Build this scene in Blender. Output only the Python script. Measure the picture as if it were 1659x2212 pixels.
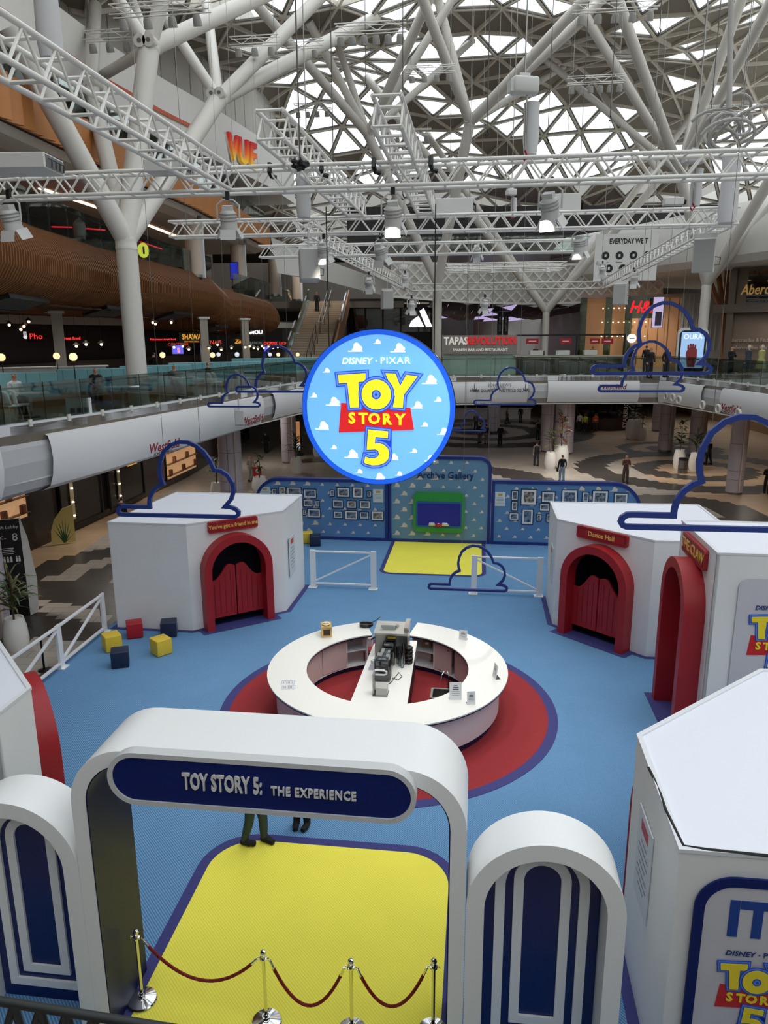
import bpy, bmesh, math, random
from mathutils import Vector, Matrix
random.seed(7)
PI = math.pi
for o in list(bpy.data.objects): bpy.data.objects.remove(o)
SC = bpy.context.scene
COL = SC.collection

# ---------------------------------------------------------------- camera
FPX, PITCH, ROLL, CAMH = 1600.0, 0.235, -0.0056, 9.0
_f = Vector((0, math.cos(PITCH), -math.sin(PITCH)))
_u0 = Vector((0, math.sin(PITCH), math.cos(PITCH)))
_r0 = Vector((1, 0, 0))
_r = _r0 * math.cos(ROLL) + _u0 * math.sin(ROLL)
_u = _u0 * math.cos(ROLL) - _r0 * math.sin(ROLL)
CAMP = Vector((0, 0, CAMH))
cam = bpy.data.cameras.new('camera')
cam.sensor_fit = 'VERTICAL'; cam.sensor_height = 36.0; cam.lens = FPX / 2212 * 36.0
cam.clip_start = 0.05; cam.clip_end = 500
camo = bpy.data.objects.new('camera', cam); COL.objects.link(camo)
camo.matrix_world = Matrix(((_r.x, _u.x, -_f.x, 0), (_r.y, _u.y, -_f.y, 0), (_r.z, _u.z, -_f.z, CAMH), (0, 0, 0, 1)))
SC.camera = camo

# ---------------------------------------------------------------- sky and exposure
def lin(c):
    return tuple(((x / 255) / 12.92 if x / 255 <= .04045 else ((x / 255 + .055) / 1.055) ** 2.4) for x in c)
world = bpy.data.worlds.new('sky'); SC.world = world; world.use_nodes = True
_bg = world.node_tree.nodes['Background']
_tc = world.node_tree.nodes.new('ShaderNodeTexCoord')
_nz = world.node_tree.nodes.new('ShaderNodeTexNoise'); _nz.inputs['Scale'].default_value = 5.0; _nz.inputs['Detail'].default_value = 4
_rp = world.node_tree.nodes.new('ShaderNodeValToRGB')
_rp.color_ramp.elements[0].position = .3; _rp.color_ramp.elements[0].color = (.95, .975, 1.0, 1)
_rp.color_ramp.elements[1].position = .7; _rp.color_ramp.elements[1].color = (1.0, .99, .97, 1)
world.node_tree.links.new(_tc.outputs['Generated'], _nz.inputs['Vector'])
world.node_tree.links.new(_nz.outputs['Fac'], _rp.inputs['Fac'])
world.node_tree.links.new(_rp.outputs['Color'], _bg.inputs['Color'])
_bg.inputs['Strength'].default_value = 2.1
SC.view_settings.view_transform = 'Standard'; SC.view_settings.look = 'None'
SC.view_settings.gamma = 1.0; SC.view_settings.use_curve_mapping = False
SC.view_settings.exposure = 0.0
SC.cycles.max_bounces = 5; SC.cycles.diffuse_bounces = 4; SC.cycles.glossy_bounces = 2
SC.cycles.transparent_max_bounces = 24; SC.cycles.transmission_bounces = 2
SC.cycles.sample_clamp_indirect = 4.0; SC.cycles.use_adaptive_sampling = True; SC.cycles.adaptive_threshold = .05; SC.cycles.adaptive_min_samples = 16
SC.cycles.caustics_reflective = False; SC.cycles.caustics_refractive = False

# ---------------------------------------------------------------- helpers
def ray(x, y): return _r * ((x - 829.5) / FPX) - _u * ((y - 1106) / FPX) + _f
def G(x, y, z=0.0):                       # point of the place seen at photo position x, y and height z
    d = ray(x, y); return CAMP + d * ((z - CAMH) / d.z)
def GY(x, y, Y):                          # same, at distance Y
    d = ray(x, y); return CAMP + d * (Y / d.y)
SA = math.radians(7.2)                    # the stand is turned by 7.2 degrees
EU = Vector((math.cos(SA), -math.sin(SA), 0)); EV = Vector((math.sin(SA), math.cos(SA), 0))
def S(u, v, z=0.0): return EU * u + EV * v + Vector((0, 0, z))
def GV(x, y, v):                          # stand coordinates (u, z) on the plane v
    d = ray(x, y); p = CAMP + d * (v / d.dot(EV)); return p.dot(EU), p.z
def SZ(x, y, z=0.0):
    p = G(x, y, z); return p.dot(EU), p.dot(EV)

_TMP = bpy.data.scenes.new('tmp')
def evaluated_mesh(o):                    # evaluates one object in a small scratch scene
    _TMP.collection.objects.link(o)
    with bpy.context.temp_override(scene=_TMP, view_layer=_TMP.view_layers[0]):
        dg = bpy.context.evaluated_depsgraph_get(); dg.update()
        me = bpy.data.meshes.new_from_object(o.evaluated_get(dg))
    _TMP.collection.objects.unlink(o); return me
MATS = {}
def M(name, rgb=(200, 200, 200), rough=.5, metal=0., noise=0., scale=8., bump=0., bscale=40., emit=None, spec=.5, alpha=1.):
    if name in MATS: return MATS[name]
    m = bpy.data.materials.new(name); m.use_nodes = True; MATS[name] = m
    nt = m.node_tree; b = nt.nodes['Principled BSDF']
    c = lin(rgb) + (1,)
    b.inputs['Base Color'].default_value = c
    b.inputs['Roughness'].default_value = rough; b.inputs['Metallic'].default_value = metal
    b.inputs['Specular IOR Level'].default_value = spec
    if alpha < 1: b.inputs['Alpha'].default_value = alpha
    if noise or bump:
        tc = nt.nodes.new('ShaderNodeTexCoord')
    if noise:
        n = nt.nodes.new('ShaderNodeTexNoise'); n.inputs['Scale'].default_value = scale; n.inputs['Detail'].default_value = 5
        nt.links.new(tc.outputs['Object'], n.inputs['Vector'])
        mx = nt.nodes.new('ShaderNodeMixRGB'); mx.inputs['Color1'].default_value = tuple(x * (1 - noise) for x in c[:3]) + (1,)
        mx.inputs['Color2'].default_value = tuple(min(1, x * (1 + noise)) for x in c[:3]) + (1,)
        nt.links.new(n.outputs['Fac'], mx.inputs['Fac']); nt.links.new(mx.outputs['Color'], b.inputs['Base Color'])
    if bump:
        n2 = nt.nodes.new('ShaderNodeTexNoise'); n2.inputs['Scale'].default_value = bscale; n2.inputs['Detail'].default_value = 3
        nt.links.new(tc.outputs['Object'], n2.inputs['Vector'])
        bp = nt.nodes.new('ShaderNodeBump'); bp.inputs['Strength'].default_value = bump; bp.inputs['Distance'].default_value = .02
        nt.links.new(n2.outputs['Fac'], bp.inputs['Height']); nt.links.new(bp.outputs['Normal'], b.inputs['Normal'])
    if emit is not None:
        b.inputs['Emission Color'].default_value = c; b.inputs['Emission Strength'].default_value = emit
    return m

def Mglass(name, tint=(225, 240, 235), refl=.12, rough=.02):
    if name in MATS: return MATS[name]
    m = bpy.data.materials.new(name); m.use_nodes = True; MATS[name] = m
    nt = m.node_tree; nt.nodes.remove(nt.nodes['Principled BSDF'])
    t = nt.nodes.new('ShaderNodeBsdfTransparent'); t.inputs['Color'].default_value = lin(tint) + (1,)
    g = nt.nodes.new('ShaderNodeBsdfGlossy'); g.inputs['Roughness'].default_value = rough
    mx = nt.nodes.new('ShaderNodeMixShader')
    lw = nt.nodes.new('ShaderNodeFresnel'); lw.inputs['IOR'].default_value = 1.45
    mu = nt.nodes.new('ShaderNodeMath'); mu.operation = 'MULTIPLY_ADD'; mu.inputs[1].default_value = .7; mu.inputs[2].default_value = refl * .3
    nt.links.new(lw.outputs['Fac'], mu.inputs[0])
    nt.links.new(mu.outputs[0], mx.inputs['Fac'])
    nt.links.new(t.outputs['BSDF'], mx.inputs[1]); nt.links.new(g.outputs['BSDF'], mx.inputs[2])
    nt.links.new(mx.outputs['Shader'], nt.nodes['Material Output'].inputs['Surface'])
    return m

class MB:
    def __init__(s): s.v = []; s.f = []; s.m = []
    def add(s, vs, fs, mi=0, T=None):
        n = len(s.v)
        for p in vs:
            p = Vector(p); s.v.append(tuple(T @ p) if T is not None else tuple(p))
        for f in fs: s.f.append(tuple(i + n for i in f)); s.m.append(mi)
        return s
    def box(s, c, d, mi=0, T=None):
        x, y, z = c; a, b, e = d[0] / 2, d[1] / 2, d[2] / 2
        vs = [(x - a, y - b, z - e), (x + a, y - b, z - e), (x + a, y + b, z - e), (x - a, y + b, z - e),
              (x - a, y - b, z + e), (x + a, y - b, z + e), (x + a, y + b, z + e), (x - a, y + b, z + e)]
        return s.add(vs, [(0, 3, 2, 1), (4, 5, 6, 7), (0, 1, 5, 4), (1, 2, 6, 5), (2, 3, 7, 6), (3, 0, 4, 7)], mi, T)
    def rbox(s, c, d, r=.02, seg=2, mi=0, T=None):
        bm = bmesh.new(); bmesh.ops.create_cube(bm, size=1)
        bmesh.ops.scale(bm, vec=d, verts=bm.verts); bmesh.ops.bevel(bm, geom=list(bm.edges), offset=r, segments=seg, affect='EDGES', profile=.5)
        bmesh.ops.translate(bm, vec=c, verts=bm.verts); s.bm(bm, mi, T); bm.free(); return s
    def bm(s, bm, mi=0, T=None):
        bm.verts.index_update()
        return s.add([v.co.copy() for v in bm.verts], [[v.index for v in f.verts] for f in bm.faces], mi, T)
    def tube(s, p0, p1, r, n=8, r1=None, mi=0, cap=True, T=None):
        p0 = Vector(p0); p1 = Vector(p1); r1 = r if r1 is None else r1
        q = (p1 - p0).to_track_quat('Z', 'Y')
        vs = []
        for p, rr in ((p0, r), (p1, r1)):
            for i in range(n):
                a = 2 * PI * i / n; vs.append(p + q @ Vector((rr * math.cos(a), rr * math.sin(a), 0)))
        fs = [(i, (i + 1) % n, n + (i + 1) % n, n + i) for i in range(n)]
        if cap: fs += [tuple(range(n - 1, -1, -1)), tuple(range(n, 2 * n))]
        return s.add(vs, fs, mi, T)
    def path(s, pts, r, n=6, closed=False, mi=0, T=None):
        pts = [Vector(p) for p in pts]; k = len(pts); vs = []; fs = []
        up = Vector((0, 0, 1)); prev = None
        for i, p in enumerate(pts):
            a = pts[(i - 1) % k] if (closed or i > 0) else p; b = pts[(i + 1) % k] if (closed or i < k - 1) else p
            d = (b - a).normalized() if (b - a).length > 1e-9 else Vector((0, 0, 1))
            if prev is None:
                x = d.cross(up); x = x if x.length > 1e-3 else d.cross(Vector((1, 0, 0))); x.normalize()
            else:
                x = (prev - d * prev.dot(d)); x = x if x.length > 1e-4 else d.cross(up); x.normalize()
            prev = x; y = d.cross(x); rr = r[i] if isinstance(r, (list, tuple)) else r
            for j in range(n):
                t = 2 * PI * j / n; vs.append(p + x * rr * math.cos(t) + y * rr * math.sin(t))
        m = k if closed else k - 1
        for i in range(m):
            i2 = (i + 1) % k
            for j in range(n):
                j2 = (j + 1) % n; fs.append((i * n + j, i * n + j2, i2 * n + j2, i2 * n + j))
        if not closed: fs += [tuple(range(n - 1, -1, -1)), tuple(range((k - 1) * n, k * n))]
        return s.add(vs, fs, mi, T)
    def prism(s, poly, z0, z1, mi=0, T=None):          # polygon in xy (counter-clockwise), extruded in z
        n = len(poly)
        vs = [(p[0], p[1], z0) for p in poly] + [(p[0], p[1], z1) for p in poly]
        fs = [tuple(range(n - 1, -1, -1)), tuple(range(n, 2 * n))] + [(i, (i + 1) % n, n + (i + 1) % n, n + i) for i in range(n)]
        return s.add(vs, fs, mi, T)
    def slab(s, poly, y0, y1, mi=0, T=None):           # polygon in xz, extruded in y
        n = len(poly)
        vs = [(p[0], y0, p[1]) for p in poly] + [(p[0], y1, p[1]) for p in poly]
        fs = [tuple(range(n)), tuple(range(2 * n - 1, n - 1, -1))] + [(i, n + i, n + (i + 1) % n, (i + 1) % n) for i in range(n)]
        return s.add(vs, fs, mi, T)
    def ring(s, outer, inner, y0, y1, closed=True, mi=0, T=None):   # strip between two xz outlines, extruded in y
        n = len(outer)
        vs = [(p[0], y0, p[1]) for p in outer] + [(p[0], y0, p[1]) for p in inner] + [(p[0], y1, p[1]) for p in outer] + [(p[0], y1, p[1]) for p in inner]
        fs = []
        for i in range(n if closed else n - 1):
            j = (i + 1) % n
            fs += [(i, n + i, n + j, j), (2 * n + i, 2 * n + j, 3 * n + j, 3 * n + i), (i, j, 2 * n + j, 2 * n + i), (n + i, 3 * n + i, 3 * n + j, n + j)]
        if not closed:
            e = n - 1; fs += [(0, 2 * n, 3 * n, n), (e, n + e, 3 * n + e, 2 * n + e)]
        return s.add(vs, fs, mi, T)
    def ringz(s, outer, inner, z0, z1, closed=True, mi=0, T=None):
        R = Matrix(((1, 0, 0, 0), (0, 0, 1, 0), (0, 1, 0, 0), (0, 0, 0, 1)))
        return s.ring(outer, inner, z0, z1, closed, mi, (T @ R) if T is not None else R)
    def lathe(s, prof, n=16, c=(0, 0, 0), mi=0, T=None):
        k = len(prof); vs = []; fs = []
        for r, z in prof:
            for i in range(n):
                a = 2 * PI * i / n; vs.append((c[0] + r * math.cos(a), c[1] + r * math.sin(a), c[2] + z))
        for q in range(k - 1):
            for i in range(n):
                j = (i + 1) % n; fs.append((q * n + i, q * n + j, (q + 1) * n + j, (q + 1) * n + i))
        fs += [tuple(range(n - 1, -1, -1)), tuple(range((k - 1) * n, k * n))]
        return s.add(vs, fs, mi, T)
    def mesh(s, name, mat, smooth=False, angle=None):
        me = bpy.data.meshes.new(name); me.from_pydata(s.v, [], s.f)
        for m in (mat if isinstance(mat, (list, tuple)) else [mat]): me.materials.append(m)
        if any(s.m): me.polygons.foreach_set('material_index', s.m)
        bm = bmesh.new(); bm.from_mesh(me); bmesh.ops.recalc_face_normals(bm, faces=bm.faces)
        if smooth:
            for f in bm.faces: f.smooth = True
            lim = angle or .6
            for e in bm.edges:
                if len(e.link_faces) == 2 and e.calc_face_angle(0) > lim: e.smooth = False
        bm.to_mesh(me); bm.free()
        return me
    def build(s, name, mat, parent=None, loc=(0, 0, 0), rz=0, smooth=False, angle=None):
        return put(bpy.data.objects.new(name, s.mesh(name, mat, smooth, angle)), parent, loc, rz)

def put(o, parent=None, loc=(0, 0, 0), rz=0):
    COL.objects.link(o); o.location = loc
    if rz: o.rotation_euler = (0, 0, rz)
    if parent: o.parent = parent
    return o
def tag(o, label=None, cat=None, group=None, kind=None):
    if label: o['label'] = label
    if cat: o['category'] = cat
    if group: o['group'] = group
    if kind: o['kind'] = kind
    return o
def thing(name, label, cat, loc=(0, 0, 0), rz=0, group=None):
    o = bpy.data.objects.new(name, None); o.empty_display_size = .1
    put(o, None, loc, rz); return tag(o, label, cat, group)
def struct(o): o['kind'] = 'structure'; return o
def stuff(o): o['kind'] = 'stuff'; return o
def basis(o):
    m = o.matrix_basis.copy()
    while o.parent: o = o.parent; m = o.matrix_basis @ m
    return m
_UNIT = {}
def unit(kind, mat):
    k = (kind, mat.name)
    if k not in _UNIT:
        b = MB()
        if kind == 'rod': b.tube((0, 0, 0), (0, 0, 1), 1, 10)
        elif kind == 'rod6': b.tube((0, 0, 0), (0, 0, 1), 1, 6)
        elif kind == 'bar': b.box((0, 0, .5), (1, 1, 1))
        elif kind == 'ball':
            bm = bmesh.new(); bmesh.ops.create_uvsphere(bm, u_segments=16, v_segments=10, radius=1); b.bm(bm); bm.free()
        _UNIT[k] = b.mesh(kind, mat, kind in ('rod', 'rod6', 'ball'), .9)
    return _UNIT[k]
def rod(name, p0, p1, r, mat, parent=None, kind='rod', r2=None, roll=None):
    p0 = Vector(p0); p1 = Vector(p1); d = p1 - p0
    q = d.to_track_quat('Z', 'Y')
    if roll is not None: q = q @ Matrix.Rotation(roll, 3, 'Z').to_quaternion()
    o = bpy.data.objects.new(name, unit(kind, mat)); COL.objects.link(o)
    m = Matrix.LocRotScale(p0, q, Vector((r, r2 or r, d.length)))
    if parent:
        o.parent = parent; m = basis(parent).inverted() @ m
    o.matrix_basis = m
    return o
def ball(name, c, r, mat, parent=None):
    o = bpy.data.objects.new(name, unit('ball', mat)); COL.objects.link(o)
    m = Matrix.LocRotScale(Vector(c), None, Vector((r, r, r)))
    if parent:
        o.parent = parent; m = basis(parent).inverted() @ m
    o.matrix_basis = m
    return o
def copy_tree(o, parent=None):
    c = o.copy(); COL.objects.link(c); c.parent = parent
    for ch in o.children: copy_tree(ch, c)
    return c
def text(name, s, size, mat, parent=None, T=None, ext=.01, align='CENTER', bold=0., xs=1., shear=0., spacing=1., ay='CENTER', fit=None):
    cu = bpy.data.curves.new(name, 'FONT'); cu.body = s; cu.size = size; cu.extrude = ext; cu.offset = bold
    cu.align_x = align; cu.align_y = ay; cu.shear = shear; cu.space_character = spacing; cu.resolution_u = 2
    t = bpy.data.objects.new(name, cu)
    me = evaluated_mesh(t); bpy.data.objects.remove(t); bpy.data.curves.remove(cu)
    me.materials.clear(); me.materials.append(mat); me.name = name
    if fit:
        xx = [v.co.x for v in me.vertices]; xs = fit / max(1e-6, max(xx) - min(xx))
        me.transform(Matrix.Translation((-(max(xx) + min(xx)) / 2, 0, 0)))
    me.transform(Matrix.Diagonal((xs, 1, 1, 1)))
    o = bpy.data.objects.new(name, me); COL.objects.link(o)
    R = Matrix.Rotation(PI / 2, 4, 'X')                # text stands up, facing -y of its parent
    m = (T if T is not None else Matrix()) @ R
    o.matrix_basis = m
    if parent: o.parent = parent
    return o
def TR(x, y, z, rz=0): return Matrix.Translation((x, y, z)) @ Matrix.Rotation(rz, 4, 'Z')
def arch_pts(hw, spring, seg=20, z0=0., rise=None):
    r = hw if rise is None else rise
    return [(-hw, z0)] + [(hw * -math.cos(PI * i / seg), spring + r * math.sin(PI * i / seg)) for i in range(seg + 1)] + [(hw, z0)]
def rrect(x0, z0, x1, z1, r, seg=6):
    p = []
    for cx, cz, a in ((x1 - r, z0 + r, -90), (x1 - r, z1 - r, 0), (x0 + r, z1 - r, 90), (x0 + r, z0 + r, 180)):
        for i in range(seg + 1):
            t = math.radians(a + 90 * i / seg); p.append((cx + r * math.cos(t), cz + r * math.sin(t)))
    return p
def offset_poly(P, d):
    n = len(P); A = sum(P[i][0] * P[(i + 1) % n][1] - P[(i + 1) % n][0] * P[i][1] for i in range(n)); sg = 1 if A > 0 else -1
    out = []
    for i in range(n):
        a = Vector(P[i - 1]); b = Vector(P[i]); c = Vector(P[(i + 1) % n])
        e1 = (b - a).normalized(); e2 = (c - b).normalized()
        n1 = Vector((e1.y, -e1.x)) * sg; n2 = Vector((e2.y, -e2.x)) * sg
        k = 1 + n1.dot(n2); w = (n1 + n2) / max(k, .35)
        out.append((b.x + w.x * d, b.y + w.y * d))
    return out
CLOUD = [(0.0, .025), (.008, .05), (.03, .065), (.06, .067), (.27, .067), (.27, .10), (.28, .15), (.31, .20), (.35, .235), (.395, .255), (.38, .30), (.374, .36),
         (.385, .43), (.42, .51), (.48, .565), (.55, .592), (.62, .59), (.69, .56), (.745, .515), (.79, .45), (.82, .375), (.87, .37), (.925, .335), (.96, .275), (.967, .21), (.945, .145),
         (.89, .085), (.935, .082), (.975, .068), (.998, .045), (.995, .02), (.97, .003), (.03, 0), (.01, .008)]

# shared materials
WHITE = M('white_paint', (226, 227, 230), .45, noise=.03, scale=3)
STEELW = M('white_steel', (214, 210, 203), .4, noise=.04, scale=2)
TRUSSW = M('truss_white', (228, 226, 221), .38)
NAVY = M('navy_gloss', (8, 26, 96), .25)
NAVYM = M('navy_matt', (6, 28, 100), .6, spec=.3)
RED = M('red_paint', (160, 28, 36), .45, noise=.05, scale=3)
BLACK = M('black_plastic', (14, 14, 16), .4)
DARK = M('dark_metal', (38, 38, 40), .4, metal=.3)
CHROME = M('chrome', (225, 225, 225), .08, metal=1.)
STEEL = M('brushed_steel', (150, 150, 148), .3, metal=1.)
WARM = M('warm_bulb', (255, 226, 178), .5, emit=3.0)
COOL = M('cool_bulb', (255, 246, 228), .5, emit=5.0)
GLASS = Mglass('balustrade_glass', (236, 246, 242), .12)
CLEAR = Mglass('clear_acrylic', (235, 240, 242), .3)
YELLOWV = M('yellow_vinyl', (222, 190, 58), .5, bump=.1)
# ================================================================ SETTING
def floor_material():
    m = bpy.data.materials.new('mall_floor'); m.use_nodes = True; nt = m.node_tree; N = nt.nodes; L = nt.links
    b = N['Principled BSDF']; b.inputs['Roughness'].default_value = .32
    tc = N.new('ShaderNodeTexCoord')
    br = N.new('ShaderNodeTexBrick'); br.inputs['Scale'].default_value = 1.0; br.inputs['Brick Width'].default_value = .9; br.inputs['Row Height'].default_value = .45
    br.inputs['Mortar Size'].default_value = .012
    br.inputs['Color1'].default_value = lin((168, 160, 150)) + (1,); br.inputs['Color2'].default_value = lin((156, 148, 138)) + (1,); br.inputs['Mortar'].default_value = lin((118, 112, 106)) + (1,)
    L.new(tc.outputs['Object'], br.inputs['Vector'])
    sn = N.new('ShaderNodeVectorMath'); sn.operation = 'SNAP'; sn.inputs[1].default_value = (.45, .3, 1)
    L.new(tc.outputs['Object'], sn.inputs[0])
    rings = [((20.8, 49.2), 14, [(0, 0), (2.4, 1), (4.0, 0), (5.6, 1), (7.8, 0)]),
             ((22.6, 58.5), 10, [(0, 1), (1.8, 0), (2.9, 1), (4.0, 0)]),
             ((9.0, 70.0), 16, [(0, 1), (2.6, 0), (4.5, 1), (6.2, 0), (8.0, 1), (10.4, 0)]),
             ((4.2, 45.5), 12, [(0, 0), (3.6, 1), (6.2, 0)]),
             ((-9.0, 26.5), 12, [(0, 0), (1.6, 1), (3.1, 0), (4.1, 1), (5.6, 0)]),
             ((-12.2, 21.0), 12, [(0, 1), (1.2, 0), (3.3, 1), (5.6, 0)]),
             ((14.8, 37.0), 10, [(0, 0), (2.2, 1), (4.4, 0)])]
    mask = None
    for (cx, cy), R, st in rings:
        d = N.new('ShaderNodeVectorMath'); d.operation = 'DISTANCE'; d.inputs[1].default_value = (cx, cy, 0); L.new(sn.outputs[0], d.inputs[0])
        q = N.new('ShaderNodeMath'); q.operation = 'DIVIDE'; q.inputs[1].default_value = R; L.new(d.outputs['Value'], q.inputs[0])
        r = N.new('ShaderNodeValToRGB'); r.color_ramp.interpolation = 'CONSTANT'; e = r.color_ramp.elements
        e[0].position = 0; e[0].color = (st[0][1],) * 3 + (1,); e[1].position = st[1][0] / R; e[1].color = (st[1][1],) * 3 + (1,)
        for p, v in st[2:]:
            x = e.new(p / R); x.color = (v,) * 3 + (1,)
        L.new(q.outputs[0], r.inputs['Fac'])
        if mask is None: mask = r.outputs['Color']
        else:
            mx = N.new('ShaderNodeMixRGB'); mx.blend_type = 'LIGHTEN'; mx.inputs['Fac'].default_value = 1; L.new(mask, mx.inputs['Color1']); L.new(r.outputs['Color'], mx.inputs['Color2']); mask = mx.outputs['Color']
    sx = N.new('ShaderNodeSeparateXYZ'); L.new(tc.outputs['Object'], sx.inputs[0])
    def gt(v, inv=False):
        g = N.new('ShaderNodeMath'); g.operation = 'LESS_THAN' if inv else 'GREATER_THAN'; g.inputs[1].default_value = v; L.new(sx.outputs['X'], g.inputs[0]); return g
    a = gt(17.2); c = gt(-13.0, True); ad = N.new('ShaderNodeMath'); ad.operation = 'MAXIMUM'; L.new(a.outputs[0], ad.inputs[0]); L.new(c.outputs[0], ad.inputs[1])
    wb = N.new('ShaderNodeTexBrick'); wb.inputs['Scale'].default_value = 1; wb.inputs['Brick Width'].default_value = 1.2; wb.inputs['Row Height'].default_value = .6; wb.inputs['Mortar Size'].default_value = .006
    wb.inputs['Color1'].default_value = lin((188, 160, 130)) + (1,); wb.inputs['Color2'].default_value = lin((176, 148, 118)) + (1,); wb.inputs['Mortar'].default_value = lin((140, 116, 92)) + (1,)
    L.new(tc.outputs['Object'], wb.inputs['Vector'])
    m1 = N.new('ShaderNodeMixRGB'); L.new(ad.outputs[0], m1.inputs['Fac']); L.new(br.outputs['Color'], m1.inputs['Color1']); L.new(wb.outputs['Color'], m1.inputs['Color2'])
    m2 = N.new('ShaderNodeMixRGB'); L.new(mask, m2.inputs['Fac']); L.new(m1.outputs['Color'], m2.inputs['Color1'])
    br2 = N.new('ShaderNodeTexBrick'); br2.inputs['Scale'].default_value = 1; br2.inputs['Brick Width'].default_value = .9; br2.inputs['Row Height'].default_value = .3; br2.inputs['Mortar Size'].default_value = .008
    br2.inputs['Color1'].default_value = lin((70, 64, 60)) + (1,); br2.inputs['Color2'].default_value = lin((60, 55, 52)) + (1,); br2.inputs['Mortar'].default_value = lin((45, 42, 40)) + (1,)
    L.new(tc.outputs['Object'], br2.inputs['Vector']); L.new(br2.outputs['Color'], m2.inputs['Color2'])
    L.new(m2.outputs['Color'], b.inputs['Base Color'])
    return m
FLOORM = floor_material()
struct(MB().box((8, 32, -.1), (130, 196, .2)).build('floor', FLOORM))

CEILW = M('ceiling_white', (214, 212, 208), .7)
FASC = M('fascia_white', (222, 222, 224), .4, noise=.03, scale=.6)
L1 = 6.55
EDGE = [(-15.0, 2), (-13.6, 9), (-12.2, 15.0), (-10.52, 20.3), (-9.17, 23.9), (-7.6, 28.9), (-6.18, 33.6), (-4.42, 39.2), (-1.5, 42.6), (3.99, 44.03), (10.17, 44.3), (16.46, 44.24), (17.19, 38.85), (17.63, 34.32), (18.6, 26), (19.5, 15), (20, 2)]
OUT = [(-36, 2), (-36, 9), (-36, 15), (-36, 20), (-36, 24), (-36, 29), (-36, 36), (-36, 74), (-6, 76), (0, 58), (12, 58), (24, 58), (46, 56), (46, 34), (46, 26), (46, 15), (46, 2)]
slab = struct(MB().ringz(OUT, EDGE, L1 - 1.55, L1, closed=False).build('floor', M('upper_floor', (120, 112, 102), .25, noise=.1, scale=1)))
struct(MB().ringz(OUT, EDGE, L1 - 1.62, L1 - 1.56, closed=False).build('ceiling', CEILW))
# void behind the bridge: floor strip beyond it, at the same level
struct(MB().box((20, 101, L1 - .4), (70, 46, .8)).build('floor', MATS['upper_floor']))
# slab under the photographer
struct(MB().box((2, -30, L1 - .5), (62, 62.4, 1.0)).build('floor', MATS['upper_floor']))

def resample(path, step):
    pts = [Vector((p[0], p[1], 0)) for p in path]; seg = [(pts[i + 1] - pts[i]).length for i in range(len(pts) - 1)]
    def at(s):
        i = 0
        while i < len(seg) - 1 and s > seg[i]: s -= seg[i]; i += 1
        t = s / seg[i]; return pts[i].lerp(pts[i + 1], t)
    T = sum(seg); n = max(1, round(T / step))
    P = [at(T * k / n) for k in range(n + 1)]
    out = []
    for i, p in enumerate(P):
        d = (P[min(i + 1, n)] - P[max(i - 1, 0)]).normalized(); out.append((p, Vector((d.y, -d.x, 0)), T * i / n))
    return out                                             # point, normal to the right of travel, arc length
def sweep(samples, prof, off=0., zf=None):
    mb = MB(); k = len(prof); vs = []; fs = []
    for p, n, s in samples:
        for o, z in prof: q = p + n * (o + off); vs.append((q.x, q.y, zf(s, z) if zf else z))
    for i in range(len(samples) - 1):
        for j in range(k - 1): fs.append((i * k + j, (i + 1) * k + j, (i + 1) * k + j + 1, i * k + j + 1))
    return mb.add(vs, fs)
# band running round the first floor: a ledge, and big bulging panels with recessed joints
smp = resample(EDGE, .6)
trim = struct(sweep(smp, [(-.3, L1 + .06), (0, L1 + .06), (0, L1 - .24), (-.3, L1 - .24)]).build('trim_1', FASC))
PROF = [(-.05, L1 - .26), (.12, L1 - .30), (.2, L1 - .5), (.24, L1 - .85), (.16, L1 - 1.25), (.02, L1 - 1.5), (-.3, L1 - 1.64), (-.6, L1 - 1.66)]
def fz(s, z): return L1 - (L1 - z) * (1 + .36 * max(0, min(1, (36 - s) / 22)) + .22 * max(0, min(1, (s - 68) / 12)))
trim2 = struct(sweep(smp, PROF, -.16, fz).build('trim_2', M('fascia_joint', (190, 190, 192), .5)))
bounds = [0]; T = smp[-1][2]
for s in smp: pass
JO = [9.5, 19.6, 34.8, 44.0, 54.2, 60.5, 66.9, 80, 90]
a0 = 0.
for j in JO + [T + 1]:
    part = [q for q in smp if a0 <= q[2] <= j - .5]
    if len(part) > 2: sweep(part, PROF, 0, fz).build('fascia_panel', FASC, trim2, smooth=True)
    a0 = j + .3

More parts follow.
